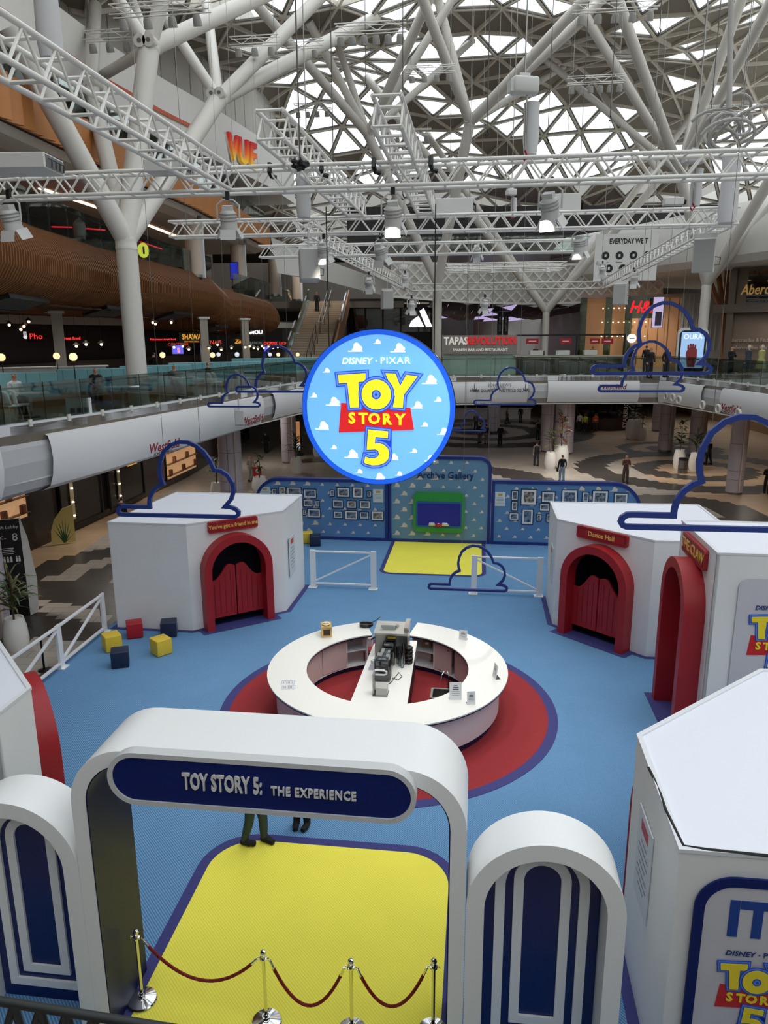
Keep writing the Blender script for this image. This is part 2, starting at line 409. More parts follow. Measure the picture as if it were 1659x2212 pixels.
# glass balustrade on level one: panes, handrail, brackets
def balustrade(name, path, z0, h, label, paneW=1.35, rail=True, bracket=True, group='glass balustrades', inset=-.12, lean=0.):
    t = thing(name, label, 'balustrade', (path[0][0], path[0][1], z0), 0)
    sm = resample(path, paneW); gl = GLASS
    for i in range(len(sm) - 1):
        a = sm[i][0] + sm[i][1] * inset; b = sm[i + 1][0] + sm[i + 1][1] * inset; d = (b - a).normalized() * .02
        n = sm[i][1] * .012; A = a + d; B = b - d
        mb = MB(); vs = [A - n, B - n, B + n, A + n]
        org = Vector((path[0][0], path[0][1], 0))
        z1 = z0 + h
        vv = [(v.x - org.x, v.y - org.y, .0) for v in vs] + [(v.x - org.x, v.y - org.y, h) for v in vs]
        mb.add(vv, [(0, 3, 2, 1), (4, 5, 6, 7), (0, 1, 5, 4), (1, 2, 6, 5), (2, 3, 7, 6), (3, 0, 4, 7)])
        mb.build('glass_pane', gl, t)
        rod('joint', (b.x, b.y, z0), (b.x, b.y, z0 + h), .012, DARK, t, 'rod6')
        if rail:
            q = sm[i][1] * -.10
            rod('bracket', (B.x, B.y, z0 + h - .17), (B.x + q.x, B.y + q.y, z0 + h - .12), .022, STEEL, t, 'rod6')
            rod('handrail', (a.x + q.x * 1.3, a.y + q.y * 1.3, z0 + h - .12), (b.x + q.x * 1.3, b.y + q.y * 1.3, z0 + h - .12), .026, M('rail_bronze', (120, 104, 78), .3, metal=.8), t)
        if bracket:
            c = a.lerp(b, .5) + sm[i][1] * .14
            o = MB().box((0, 0, 0), (.12, .05, .2)).build('fixing', STEELW, t, (c.x - org.x, c.y - org.y, -.02), math.atan2(d.y, d.x))
    return t
balustrade('glass_balustrade', EDGE[1:9], L1 + .06, 1.1, 'long curved glass balustrade in front of the restaurant terrace on the left', 1.5)
balustrade('glass_balustrade', EDGE[8:12], L1 + .06, 1.1, 'straight glass balustrade along the bridge in front of the tapas bar', 1.6)
balustrade('glass_balustrade', EDGE[11:15], L1 + .06, 1.1, 'glass balustrade with round fixings on the right-hand walkway', 1.5)

# ---------------------------------------------------------------- left side: level two with the ribbed timber soffit
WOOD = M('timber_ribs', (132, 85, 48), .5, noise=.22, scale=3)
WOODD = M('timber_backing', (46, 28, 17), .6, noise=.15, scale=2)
L2 = 12.06
W2 = [(-7.9, 8.75), (-9.5, 17.9), (-10.25, 24.4), (-10.4, 30), (-9.95, 37.5), (-9.3, 45.0), (-8.9, 49), (-8.3, 54), (-8.0, 58), (-8.1, 60)]
def drop(y): return -.6 * max(0, min(1, (y - 44) / 2.5)) - .35 * max(0, min(1, (y - 50) / 10))     # the front steps down towards the stairs
RIBP = [(o * 1.25, L2 + z * 1.25) for o, z in ((-.55, .28), (-.3, .05), (-.08, -.25), (.04, -.6), (.02, -.95), (-.16, -1.25), (-.55, -1.5), (-1.2, -1.62), (-2.6, -1.66), (-4.6, -1.66))]
SOF = L2 - 2.05
sm2 = resample(W2, .6)
soff = sweep(sm2, [(o - .16, z + (.0 if k < 5 else .12)) for k, (o, z) in enumerate(RIBP)])
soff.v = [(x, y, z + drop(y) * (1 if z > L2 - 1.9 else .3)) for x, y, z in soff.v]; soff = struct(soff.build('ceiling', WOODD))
ribs = resample(W2, .202)[:-1]
RIBS = []
for k, (p, n, s) in enumerate(ribs):
    if k > 300: break
    if 'rib' not in _UNIT:
        mb = MB(); pr = RIBP; q = [(o - .13, z + (0 if i < 5 else .11)) for i, (o, z) in enumerate(pr)]
        vs = []; K = len(pr); w = .026
        for sg in (-w, w):
            vs += [(o, sg, z - L2) for o, z in pr] + [(o, sg, z - L2) for o, z in q]
        fs = []
        for i in range(K - 1):
            fs += [(i, i + 1, K + i + 1, K + i), (2 * K + i, 3 * K + i, 3 * K + i + 1, 2 * K + i + 1), (i, 2 * K + i, 2 * K + i + 1, i + 1)]
        _UNIT['rib'] = mb.add(vs, fs).mesh('rib', WOOD)
    put(bpy.data.objects.new('rib', _UNIT['rib']), soff, (p.x, p.y, L2 + drop(p.y)), math.atan2(n.y, n.x))
# flat timber soffit further in, dark vents let into it
VENT = M('vent_black', (26, 24, 23), .6)
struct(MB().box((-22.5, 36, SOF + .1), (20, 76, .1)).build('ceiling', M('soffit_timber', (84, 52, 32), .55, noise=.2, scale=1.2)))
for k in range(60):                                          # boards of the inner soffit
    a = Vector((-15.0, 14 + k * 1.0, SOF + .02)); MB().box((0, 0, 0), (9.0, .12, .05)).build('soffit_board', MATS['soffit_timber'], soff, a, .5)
VN = [((146, 575), (222, 590)), ((340, 628), (390, 638)), ((438, 653), (475, 660)), ((515, 668), (545, 674))]
for k, (s0, L) in enumerate(((15, 3.4), (23.5, 2.8), (31, 2.6), (38, 2.5), (45, 2.3))):
    q = min(sm2, key=lambda e: abs(e[2] - s0)); p, n, _ = q; c = p + n * -1.1
    v = MB().box((0, 0, 0), (L, .95, .1)).box((0, -.5, .0), (L + .1, .08, .14)).box((0, .5, 0), (L + .1, .08, .14)).build('vent', VENT, soff, (c.x, c.y, SOF - .02 + drop(c.y)), math.atan2(-n.x, n.y))
    v.rotation_euler = (math.radians(-16), 0, math.atan2(-n.x, n.y) + PI)
struct(MB().ringz([(-34, 8), (-34, 24), (-34, 40), (-34, 54), (-34, 60)], [(-8.6, 8.75), (-11, 25), (-10.6, 38), (-9.6, 54), (-9.4, 60)], L2 - .9, L2 - .6, closed=False).build('floor', MATS['upper_floor']))
balustrade('glass_balustrade', [(p[0] - .5, p[1]) for p in W2[1:6]], L2 + .2, 1.15, 'glass balustrade above the ribbed timber front on the second floor', 1.6, bracket=False)
balustrade('glass_balustrade', [(p[0] - .45, p[1]) for p in W2[6:]], L2 - .45, 1.25, 'lower stretch of glass balustrade left of the staircase', 1.5, bracket=False)

# level three: timber panel band and white soffit, cinema wall above it
L3 = 16.45
W3 = [(-12.6, 8), (-12.2, 15), (-11.4, 22), (-10.6, 31), (-9.5, 40), (-8.9, 50), (-8.4, 57)]
PANEL = M('timber_panel', (186, 122, 66), .45, noise=.15, scale=1.5)
sm3 = resample(W3, .62)
base3 = struct(sweep(sm3, [(-.3, L3 + .1), (-.05, L3 + .1), (-.02, L3 - 1.2), (-.3, L3 - 1.25)]).build('trim_3', WOODD))
for i in range(len(sm3) - 1):
    a, n, _ = sm3[i]; b = sm3[i + 1][0]; d = b - a
    vs = []
    for q, z0 in ((a, 0), (b, 0)):
        vs += [(q.x, q.y, L3 + .08), (q.x, q.y, L3 - 1.18)]
    o1 = n * .015; o2 = n * .26
    V = [a + o1, b + o2]
    mb = MB().add([(V[0].x, V[0].y, L3 + .1), (V[1].x, V[1].y, L3 + .1), (V[1].x, V[1].y, L3 - 1.2), (V[0].x, V[0].y, L3 - 1.2),
                   (a.x, a.y, L3 + .1), (b.x, b.y, L3 + .1), (b.x, b.y, L3 - 1.2), (a.x, a.y, L3 - 1.2)],
                  [(0, 1, 2, 3), (1, 5, 6, 2), (0, 4, 5, 1), (3, 2, 6, 7)])
    mb.build('timber_panel', PANEL, base3)
SOFW = M('soffit_white', (206, 196, 184), .7)
sof3 = struct(sweep(resample(W3, 1), [(-.1, L3 - 1.2), (-.3, L3 - 1.45), (-.9, L3 - 1.65), (-20, L3 - 1.65)]).build('ceiling', SOFW))
LED = M('warm_led_strip', (255, 205, 165), .5, emit=4.0)
for k, (i0, i1) in enumerate(((4, 16), (20, 34), (38, 47), (52, 64))):
    a = sm3[i0][0] + sm3[i0][1] * -3.2; b = sm3[min(i1, len(sm3) - 1)][0] + sm3[min(i1, len(sm3) - 1)][1] * -3.2
    d = b - a; MB().box((0, 0, 0), (d.length, .22, .05)).build('light_strip', LED, sof3, ((a.x + b.x) / 2, (a.y + b.y) / 2, L3 - 1.67), math.atan2(d.y, d.x))
for k in range(9):
    q = sm3[6 + k * 8][0] + sm3[6 + k * 8][1] * -.5
    if k % 2 == 0: MB().box((0, 0, 0), (.5, .05, .28)).build('air_grille', M('grille_grey', (90, 88, 86), .6), sof3, (q.x + .28, q.y, L3 - 1.42), PI / 2 - .1)
balustrade('glass_balustrade', W3[1:], L3 + .1, 1.1, 'glass balustrade above the orange timber band on the third floor', 1.6, bracket=False, rail=False)
struct(MB().ringz([(-34, 8), (-34, 24), (-34, 40), (-34, 57)], [(-12.7, 8), (-11.3, 24), (-9.6, 40), (-8.5, 57)], L3 - .4, L3, closed=False).build('floor', MATS['upper_floor']))
# second-floor shop front behind, and third-floor dark back wall
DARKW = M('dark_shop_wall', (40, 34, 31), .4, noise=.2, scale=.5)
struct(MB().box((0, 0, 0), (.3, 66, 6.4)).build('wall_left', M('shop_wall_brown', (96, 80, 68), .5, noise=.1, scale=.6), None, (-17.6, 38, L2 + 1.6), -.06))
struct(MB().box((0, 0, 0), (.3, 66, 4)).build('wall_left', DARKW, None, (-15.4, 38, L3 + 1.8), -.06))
# white cinema band and the grey panelled wall up to the roof
WC = [(-13.5, 17), (-12.4, 29), (-11.6, 34.6), (-10.6, 39), (-8.9, 44.8), (-7.2, 52), (-6.4, 58)]
smc = resample(WC, 1.0)
cw = struct(sweep(smc, [(-.6, 21.2), (0, 21.0), (.0, 18.35), (-.6, 18.3), (-6, 18.3)]).build('wall_cinema', M('cinema_white', (240, 238, 234), .6)))
GREYP = M('grey_wall_panel', (176, 172, 162), .5, noise=.04, scale=.4)
gw = struct(sweep(resample(WC, 2.0), [(-1.25, 29.0), (-1.25, 20.6)]).build('wall_upper', M('panel_joint', (206, 203, 194), .5)))
sg = resample(WC, 1.45)
for i in range(len(sg) - 1):
    a, n, _ = sg[i]; b = sg[i + 1][0]; d = (b - a).normalized() * .05; A = a - n * 1.2 + d; B = b - n * 1.2 - d
    MB().add([(A.x, A.y, 20.6), (B.x, B.y, 20.6), (B.x, B.y, 29), (A.x, A.y, 29), (A.x - n.x * .06, A.y - n.y * .06, 20.6), (B.x - n.x * .06, B.y - n.y * .06, 20.6), (B.x - n.x * .06, B.y - n.y * .06, 29), (A.x - n.x * .06, A.y - n.y * .06, 29)],
             [(0, 1, 2, 3), (0, 3, 7, 4), (1, 5, 6, 2)]).build('wall_panel', GREYP, gw)

# ---------------------------------------------------------------- right side
RW = [(13.5, 63), (16.5, 57), (19.5, 49), (21.6, 42), (22.8, 34), (23.8, 22), (24.5, 4)]
RWM = M('right_band_white', (226, 224, 219), .5, noise=.02, scale=.4)
smr = resample(RW, 1.0)
struct(sweep(smr, [(-18, 12.9), (-1.2, 12.9), (-.5, 13.0), (-.1, 13.4), (0, 14.0), (-.05, 14.8), (-.4, 15.7), (-1.6, 16.6), (-4, 16.9), (-14, 16.9)]).build('wall_right', RWM, smooth=True))
struct(MB().box((35, 32, 3), (.4, 188, 6)).build('wall_right', M('shop_back_warm', (150, 118, 88), .6)))
struct(MB().box((46, 32, 13), (.4, 190, 30)).build('wall_right', M('right_upper_wall', (208, 205, 198), .6)))
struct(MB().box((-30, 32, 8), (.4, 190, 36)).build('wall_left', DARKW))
struct(MB().box((5, -62, 12), (90, .4, 36)).build('wall_back', M('back_wall', (226, 223, 218), .7)))  # unseen pale shell wall, added to keep outside light from leaking in
struct(MB().box((8, 126, 12), (110, .4, 40)).build('wall_far', M('far_wall', (150, 146, 140), .7)))

# ---------------------------------------------------------------- roof: triangulated grid with glass and closed panels
BEAM = M('roof_beam', (222, 215, 202), .5)
ROOFP = M('roof_panel', (134, 126, 114), .6)
ROOFG = bpy.data.materials.new('roof_glass'); ROOFG.use_nodes = True
ROOFG.node_tree.nodes.remove(ROOFG.node_tree.nodes['Principled BSDF'])
_t = ROOFG.node_tree.nodes.new('ShaderNodeBsdfTransparent'); _t.inputs['Color'].default_value = (.95, .98, 1, 1)
ROOFG.node_tree.links.new(_t.outputs[0], ROOFG.node_tree.nodes['Material Output'].inputs['Surface'])
def roof_z(x, y):
    z = 25.4 + 1.0 * math.cos(2 * PI * (x - 5) / 19) * math.cos(2 * PI * (y - 44) / 24)
    if x < -3: z -= 2.6 * min(1, (-3 - x) / 9) ** 2 * 1.0
    if y > 54: z -= 5.2 * (min(1, (y - 54) / 16)) ** 1.5
    if x > 30: z -= 2.0 * ((x - 30) / 16) ** 1.5
    return z
RA = .10
def rn(i, j):
    a = (i + .5 * (j % 2)) * 2.75 - 14; b = j * 2.4 - 60
    x = 4 + (a - 6) * math.cos(RA) + (b - 40) * math.sin(RA); y = 40 - (a - 6) * math.sin(RA) + (b - 40) * math.cos(RA)
    return Vector((x, y, roof_z(x, y)))
def proj(p):
    v = p - CAMP; w = v.dot(_f)
    return (829.5 + FPX * v.dot(_r) / w, 1106 - FPX * v.dot(_u) / w, w) if w > 1 else (None, None, w)
SOLID = [(1020, 165, 120, 58), (1150, 150, 130, 50), (1300, 60, 210, 85), (1500, 150, 330, 180), (905, 258, 90, 34), (1085, 312, 80, 34), (1435, 275, 90, 50),
         (470, 150, 110, 75), (550, 235, 100, 60), (610, 318, 100, 48), (720, 340, 100, 32), (500, 60, 150, 40), (740, 62, 190, 40), (980, 55, 190, 40),
         (960, 385, 90, 22), (1140, 415, 120, 26), (1300, 430, 110, 30), (1450, 370, 100, 40), (1270, 175, 120, 45), (420, 90, 90, 60)]
OPEN = [(1410, 52, 62, 40), (1500, 116, 62, 42), (1345, 118, 60, 34), (1560, 215, 50, 28), (1480, 190, 60, 22), (1600, 250, 40, 30)]
def is_solid(c):
    x, y, w = proj(c)
    if c.x < -9.5 and c.y > 14: return True
    if x is None or y < -20 or x < -50 or x > 1720:
        return (math.cos(2 * PI * (c.x - 5) / 19) * math.cos(2 * PI * (c.y - 44) / 24)) < -.8  # unseen roof kept mostly glazed to let in more daylight
    if any(abs(x - a) / e + abs(y - b) / g < 1 for a, b, e, g in OPEN): return False
    return any(abs(x - a) / e + abs(y - b) / g < 1 for a, b, e, g in SOLID)
NI, NJ = 25, 66
tris = []; edges = {}
for j in range(NJ):
    for i in range(NI):
        if j % 2 == 0: T2 = [((i, j), (i + 1, j), (i, j + 1)), ((i + 1, j), (i + 1, j + 1), (i, j + 1))]
        else: T2 = [((i, j), (i + 1, j), (i + 1, j + 1)), ((i, j), (i + 1, j + 1), (i, j + 1))]
        for t in T2:
            c = (rn(*t[0]) + rn(*t[1]) + rn(*t[2])) / 3
            if c.x < -15.5 or c.x > 47: continue
            tris.append((t, c))
            for q in range(3):
                e = tuple(sorted((t[q], t[(q + 1) % 3]))); edges[e] = edges.get(e, 0) + 1
roof = struct(bpy.data.objects.new('ceiling', None)); put(roof, None, (4, 40, 25))
RO = Vector((4, 40, 25))
def seen(c):
    x, y, w = proj(c)
    if x is None or not (-20 < x < 1680 and -20 < y < 520): return 1e9
    return w
solid = [(seen(c), t, c) for t, c in tris if is_solid(c)]; glass = [(seen(c), t, c) for t, c in tris if not is_solid(c)]
for lst, nm, mt, th in ((solid, 'roof_panel', ROOFP, .06), (glass, 'glass_pane', ROOFG, .03)):
    lst.sort(key=lambda q: q[0]); rest = MB()
    for k, (w, t, c) in enumerate(lst):
        P = [rn(*q) for q in t]; P = [p.lerp(c, .02) - RO for p in P]
        mb = rest if k >= 290 else MB()
        up = Vector((0, 0, th + .05)); lo = Vector((0, 0, .05))
        mb.add([p + lo for p in P] + [p + up for p in P], [(0, 2, 1), (3, 4, 5), (0, 1, 4, 3), (1, 2, 5, 4), (2, 0, 3, 5)])
        if k < 290: mb.build(nm, mt, roof)
    if rest.f: stuff(rest.build(nm, mt, roof))
el = sorted(edges, key=lambda e: seen((rn(*e[0]) + rn(*e[1])) / 2)); rest = MB()
for k, e in enumerate(el):
    a = rn(*e[0]); b = rn(*e[1]); d = (b - a); L = d.length; dn = d.normalized(); s = dn.cross(Vector((0, 0, 1))).normalized() * .065; up = Vector((0, 0, .12))
    if k < 300:
        o = bpy.data.objects.new('beam', unit('bar', BEAM)); COL.objects.link(o); o.parent = roof
        q = Matrix((s.normalized(), dn.cross(s.normalized()) * -1, dn)).transposed()
        y = dn.cross(s.normalized()); R = Matrix((s.normalized(), y, dn)).transposed().to_4x4()
        o.matrix_basis = Matrix.Translation(a - RO) @ R @ Matrix.Diagonal((.13, .24, L, 1))
    else:
        A = a - RO; B = b - RO
        rest.add([A - s - up, A + s - up, A + s + up, A - s + up, B - s - up, B + s - up, B + s + up, B - s + up], [(0, 1, 2, 3), (4, 7, 6, 5), (0, 4, 5, 1), (1, 5, 6, 2), (2, 6, 7, 3), (3, 7, 4, 0)])
stuff(rest.build('beam', BEAM, roof))
fr_ = MB()                                                  # slim inner frames of the panes
for w, t, c in glass:
    if w > 1e8: continue
    P = [rn(*q).lerp(c, .15) - RO for q in t]
    for q in range(3):
        a = P[q]; b = P[(q + 1) % 3]; d = (b - a).normalized(); s = d.cross(Vector((0, 0, 1))).normalized() * .032; up = Vector((0, 0, .05))
        fr_.add([a - s - up, a + s - up, a + s + up, a - s + up, b - s - up, b + s - up, b + s + up, b - s + up], [(0, 1, 2, 3), (4, 7, 6, 5), (0, 4, 5, 1), (1, 5, 6, 2), (2, 6, 7, 3), (3, 7, 4, 0)])
stuff(fr_.build('pane_frame', M('pane_frame_grey', (92, 88, 82), .5), roof))
# closed roof edge over the outer strips so that daylight enters through the glass only
struct(MB().box((-22.5, 32, 26.5), (19, 190, .3)).build('ceiling', ROOFP))
struct(MB().box((8, 113, 20.5), (100, 34, .3)).build('ceiling', ROOFP))
# ================================================================ THE STAND (carpets, gate, booths, counter)
ST = -SA
def carpet(name, rgb, dark, scale=22.):
    m = bpy.data.materials.new(name); m.use_nodes = True; nt = m.node_tree; N = nt.nodes; L = nt.links; b = N['Principled BSDF']
    b.inputs['Roughness'].default_value = .85; b.inputs['Specular IOR Level'].default_value = .2
    tc = N.new('ShaderNodeTexCoord')
    w = N.new('ShaderNodeTexWave'); w.wave_type = 'BANDS'; w.bands_direction = 'DIAGONAL'; w.inputs['Scale'].default_value = scale * .55; w.inputs['Distortion'].default_value = 1.2; w.inputs['Detail'].default_value = 2; w.inputs['Detail Scale'].default_value = 6
    L.new(tc.outputs['Object'], w.inputs['Vector'])
    n = N.new('ShaderNodeTexNoise'); n.inputs['Scale'].default_value = 60; n.inputs['Detail'].default_value = 3; L.new(tc.outputs['Object'], n.inputs['Vector'])
    n2 = N.new('ShaderNodeTexNoise'); n2.inputs['Scale'].default_value = 1.1; n2.inputs['Detail'].default_value = 4; L.new(tc.outputs['Object'], n2.inputs['Vector'])
    mu = N.new('ShaderNodeMath'); mu.operation = 'MULTIPLY'; L.new(w.outputs['Fac'], mu.inputs[0]); L.new(n.outputs['Fac'], mu.inputs[1])
    r = N.new('ShaderNodeValToRGB'); r.color_ramp.elements[0].position = .05; r.color_ramp.elements[0].color = lin(dark) + (1,); r.color_ramp.elements[1].position = .38; r.color_ramp.elements[1].color = lin(rgb) + (1,)
    L.new(mu.outputs[0], r.inputs['Fac'])
    mx = N.new('ShaderNodeMixRGB'); mx.blend_type = 'MULTIPLY'; mx.inputs['Fac'].default_value = .14; L.new(r.outputs['Color'], mx.inputs['Color1']); L.new(n2.outputs['Fac'], mx.inputs['Color2'])
    L.new(mx.outputs['Color'], b.inputs['Base Color'])
    bp = N.new('ShaderNodeBump'); bp.inputs['Strength'].default_value = .25; bp.inputs['Distance'].default_value = .004; L.new(mu.outputs[0], bp.inputs['Height']); L.new(bp.outputs['Normal'], b.inputs['Normal'])
    return m
BLUEC = carpet('blue_carpet', (120, 166, 208), (78, 120, 162)); YELC = carpet('yellow_carpet', (255, 250, 100), (250, 234, 84)); REDC = carpet('red_carpet', (168, 58, 62), (132, 42, 46))
BORD = M('purple_blue_border', (54, 56, 118), .8)
CARP = [(-11.6, 6.0), (4.2, 6.0), (9.0, 10), (9.0, 27), (7.5, 32.2), (-10.2, 32.2), (-10.5, 26), (-11.45, 24), (-11.45, 10)]
tag(MB().prism(CARP, 0, .03).build('stage_carpet', BLUEC, None, (0, 0, 0), ST), 'large light blue carpet covering the floor of the stand', 'carpet')
C0 = (-2.04, 16.66)
def circ(r, n=72, c=(0, 0)): return [(c[0] + r * math.cos(2 * PI * i / n), c[1] + r * math.sin(2 * PI * i / n)) for i in range(n)]
rm = thing('round_mat', 'round red mat with a purple-blue rim under the circular counter', 'mat', S(*C0, .03), ST)
MB().prism(circ(3.9), 0, .008).build('mat', REDC, rm); MB().ringz(circ(4.13), circ(3.9), 0, .009).build('border', BORD, rm)
em = thing('yellow_mat', 'big yellow mat with a purple-blue border inside the entrance gate', 'mat', S(-2.4, 9.0, .03), ST)
def rr2(x0, y0, x1, y1, r, rb): 
    p = []
    for cx, cy, a, q in ((x1 - rb, y0 + rb, -90, rb), (x1 - r, y1 - r, 0, r), (x0 + r, y1 - r, 90, r), (x0 + rb, y0 + rb, 180, rb)):
        for i in range(9):
            t = math.radians(a + 90 * i / 8); p.append((cx + q * math.cos(t), cy + q * math.sin(t)))
    return p
o, i_ = rr2(-2.24, -2.9, 2.29, 2.55, .95, .02), rr2(-2.06, -2.72, 2.11, 2.37, .78, .02)
MB().prism(i_, 0, .008).build('mat', YELC, em); MB().ringz(o, i_, 0, .009).build('border', BORD, em)
gm = thing('yellow_mat', 'smaller yellow mat with rounded corners in front of the archive gallery wall', 'mat', S(-1.6, 29.3, .03), ST)
o, i_ = rr2(-2.06, -2.3, 2.08, 2.32, .02, .5), rr2(-1.9, -2.14, 1.92, 2.31, .01, .36)
MB().prism(i_, 0, .008).build('mat', YELC, gm); MB().ringz(o, i_, 0, .009).build('border', BORD, gm)

# ---------------------------------------------------------------- entrance gate
GW = M('gate_white', (242, 242, 241), .38)
gate = thing('entrance_gate', 'tall white rounded entrance gate with a navy lettered sign', 'gate', S(-2.39, 7.375, .03), ST)
def gate_pts(hw, top, r, seg=10):
    p = [(-hw, 0), (-hw, 3.48)]
    c = (-hw + r, top - r)
    p += [(c[0] - r * math.cos(math.radians(90 * i / seg)), c[1] + r * math.sin(math.radians(90 * i / seg))) for i in range(1 if abs(top - r - 3.48) < .01 else 0, seg + 1)]
    q = [(-x, z) for x, z in reversed(p)]
    return p + q
R0 = 4.22 - 3.48
DG = 1.06
for nm, sl in (('gate_leg', (0, 2)), ('gate_top', (1, None)), ('gate_leg', (-2, None))):
    po = gate_pts(2.385, 4.22, R0); pi_ = gate_pts(2.2, 4.035, R0 - .185)
    if nm == 'gate_leg': a = po[sl[0]:sl[1]] if sl[1] else po[sl[0]:]; b = pi_[sl[0]:sl[1]] if sl[1] else pi_[sl[0]:]
    else: a = po[1:-1]; b = pi_[1:-1]
    MB().ring(a, b, 0, DG, closed=False).build(nm, GW, gate, smooth=True, angle=.5)
# navy lining on the inner faces
pi_ = gate_pts(2.2, 4.035, R0 - .185); pj_ = gate_pts(2.185, 4.02, R0 - .2)
MB().ring(pi_, pj_, .012, DG - .012, closed=False).build('lining', M('navy_lining', (16, 24, 70), .42, spec=.25), gate, smooth=True)
# pill-shaped sign
sg_ = MB().slab(rrect(-1.77, 3.65, 1.79, 4.27, .31, 12), -.13, -.005).build('sign_panel', NAVYM, gate)
SILV = M('sign_silver', (206, 206, 206), .35)
MB().ring(rrect(-1.80, 3.62, 1.82, 4.30, .34, 12), rrect(-1.74, 3.68, 1.76, 4.24, .28, 12), -.15, -.005).build('sign_rim', SILV, gate)
LET = M('letter_white', (222, 220, 216), .4)
text('letters', 'TOY STORY 5:', .29, LET, gate, TR(-.41, -.15, 3.975), .012, 'CENTER', .007, fit=.94)
text('letters', 'THE EXPERIENCE', .155, LET, gate, TR(.655, -.15, 3.935), .012, 'CENTER', .003, spacing=1.12, fit=.98)

# side arches
def side_arch(uc, label):
    t = thing('side_arch', label, 'arch', S(uc, 7.375, .03), ST)
    hw = .9075; sp = 2.48
    MB().ring(arch_pts(hw, sp, 28), arch_pts(hw - .21, sp, 28), 0, .63, closed=False).build('arch_frame', GW, t, smooth=True, angle=.5)
    MB().slab(arch_pts(hw - .215, sp, 28), .44, .5).build('back_panel', NAVY, t)
    for w, th in ((.56, .12), (.34, .12)):
        oo = arch_pts(w, sp + (.02 if w > .5 else .1), 24, .22 if w > .5 else .46); ii = arch_pts(w - th, sp + (.02 if w > .5 else .1), 24, (.22 if w > .5 else .46) + th)
        MB().ring(oo, ii, .405, .445, closed=True).build('white_band', GW, t)
    MB().box((0, .47, .09), (1.38, .05, .18)).build('kick_panel', NAVY, t)
    return t
side_arch(.9125, 'white arch with nested navy and white bands on the right of the entrance gate')
side_arch(-5.685, 'white arch with nested navy and white bands on the left of the entrance gate')

# ---------------------------------------------------------------- booths
WALL = M('booth_white', (235, 234, 233), .55, noise=.05, scale=1.2)
ROOFS = M('booth_roof_sheet', (232, 234, 243), .6, bump=.25, bscale=1.6)
INNER = M('booth_inside', (22, 24, 52), .7)
GOLD = M('sign_gold', (232, 196, 96), .45)
def wall_quad(mb, a, b, z0, z1, th=.06):
    a = Vector(a); b = Vector(b); d = (b - a).normalized(); n = Vector((d.y, -d.x)) ; A2 = a - n * th; B2 = b - n * th
    mb.add([(a.x, a.y, z0), (b.x, b.y, z0), (b.x, b.y, z1), (a.x, a.y, z1), (A2.x, A2.y, z0), (B2.x, B2.y, z0), (B2.x, B2.y, z1), (A2.x, A2.y, z1)],
           [(0, 1, 2, 3), (5, 4, 7, 6), (3, 2, 6, 7), (0, 4, 5, 1), (1, 5, 6, 2), (0, 3, 7, 4)])
    return mb
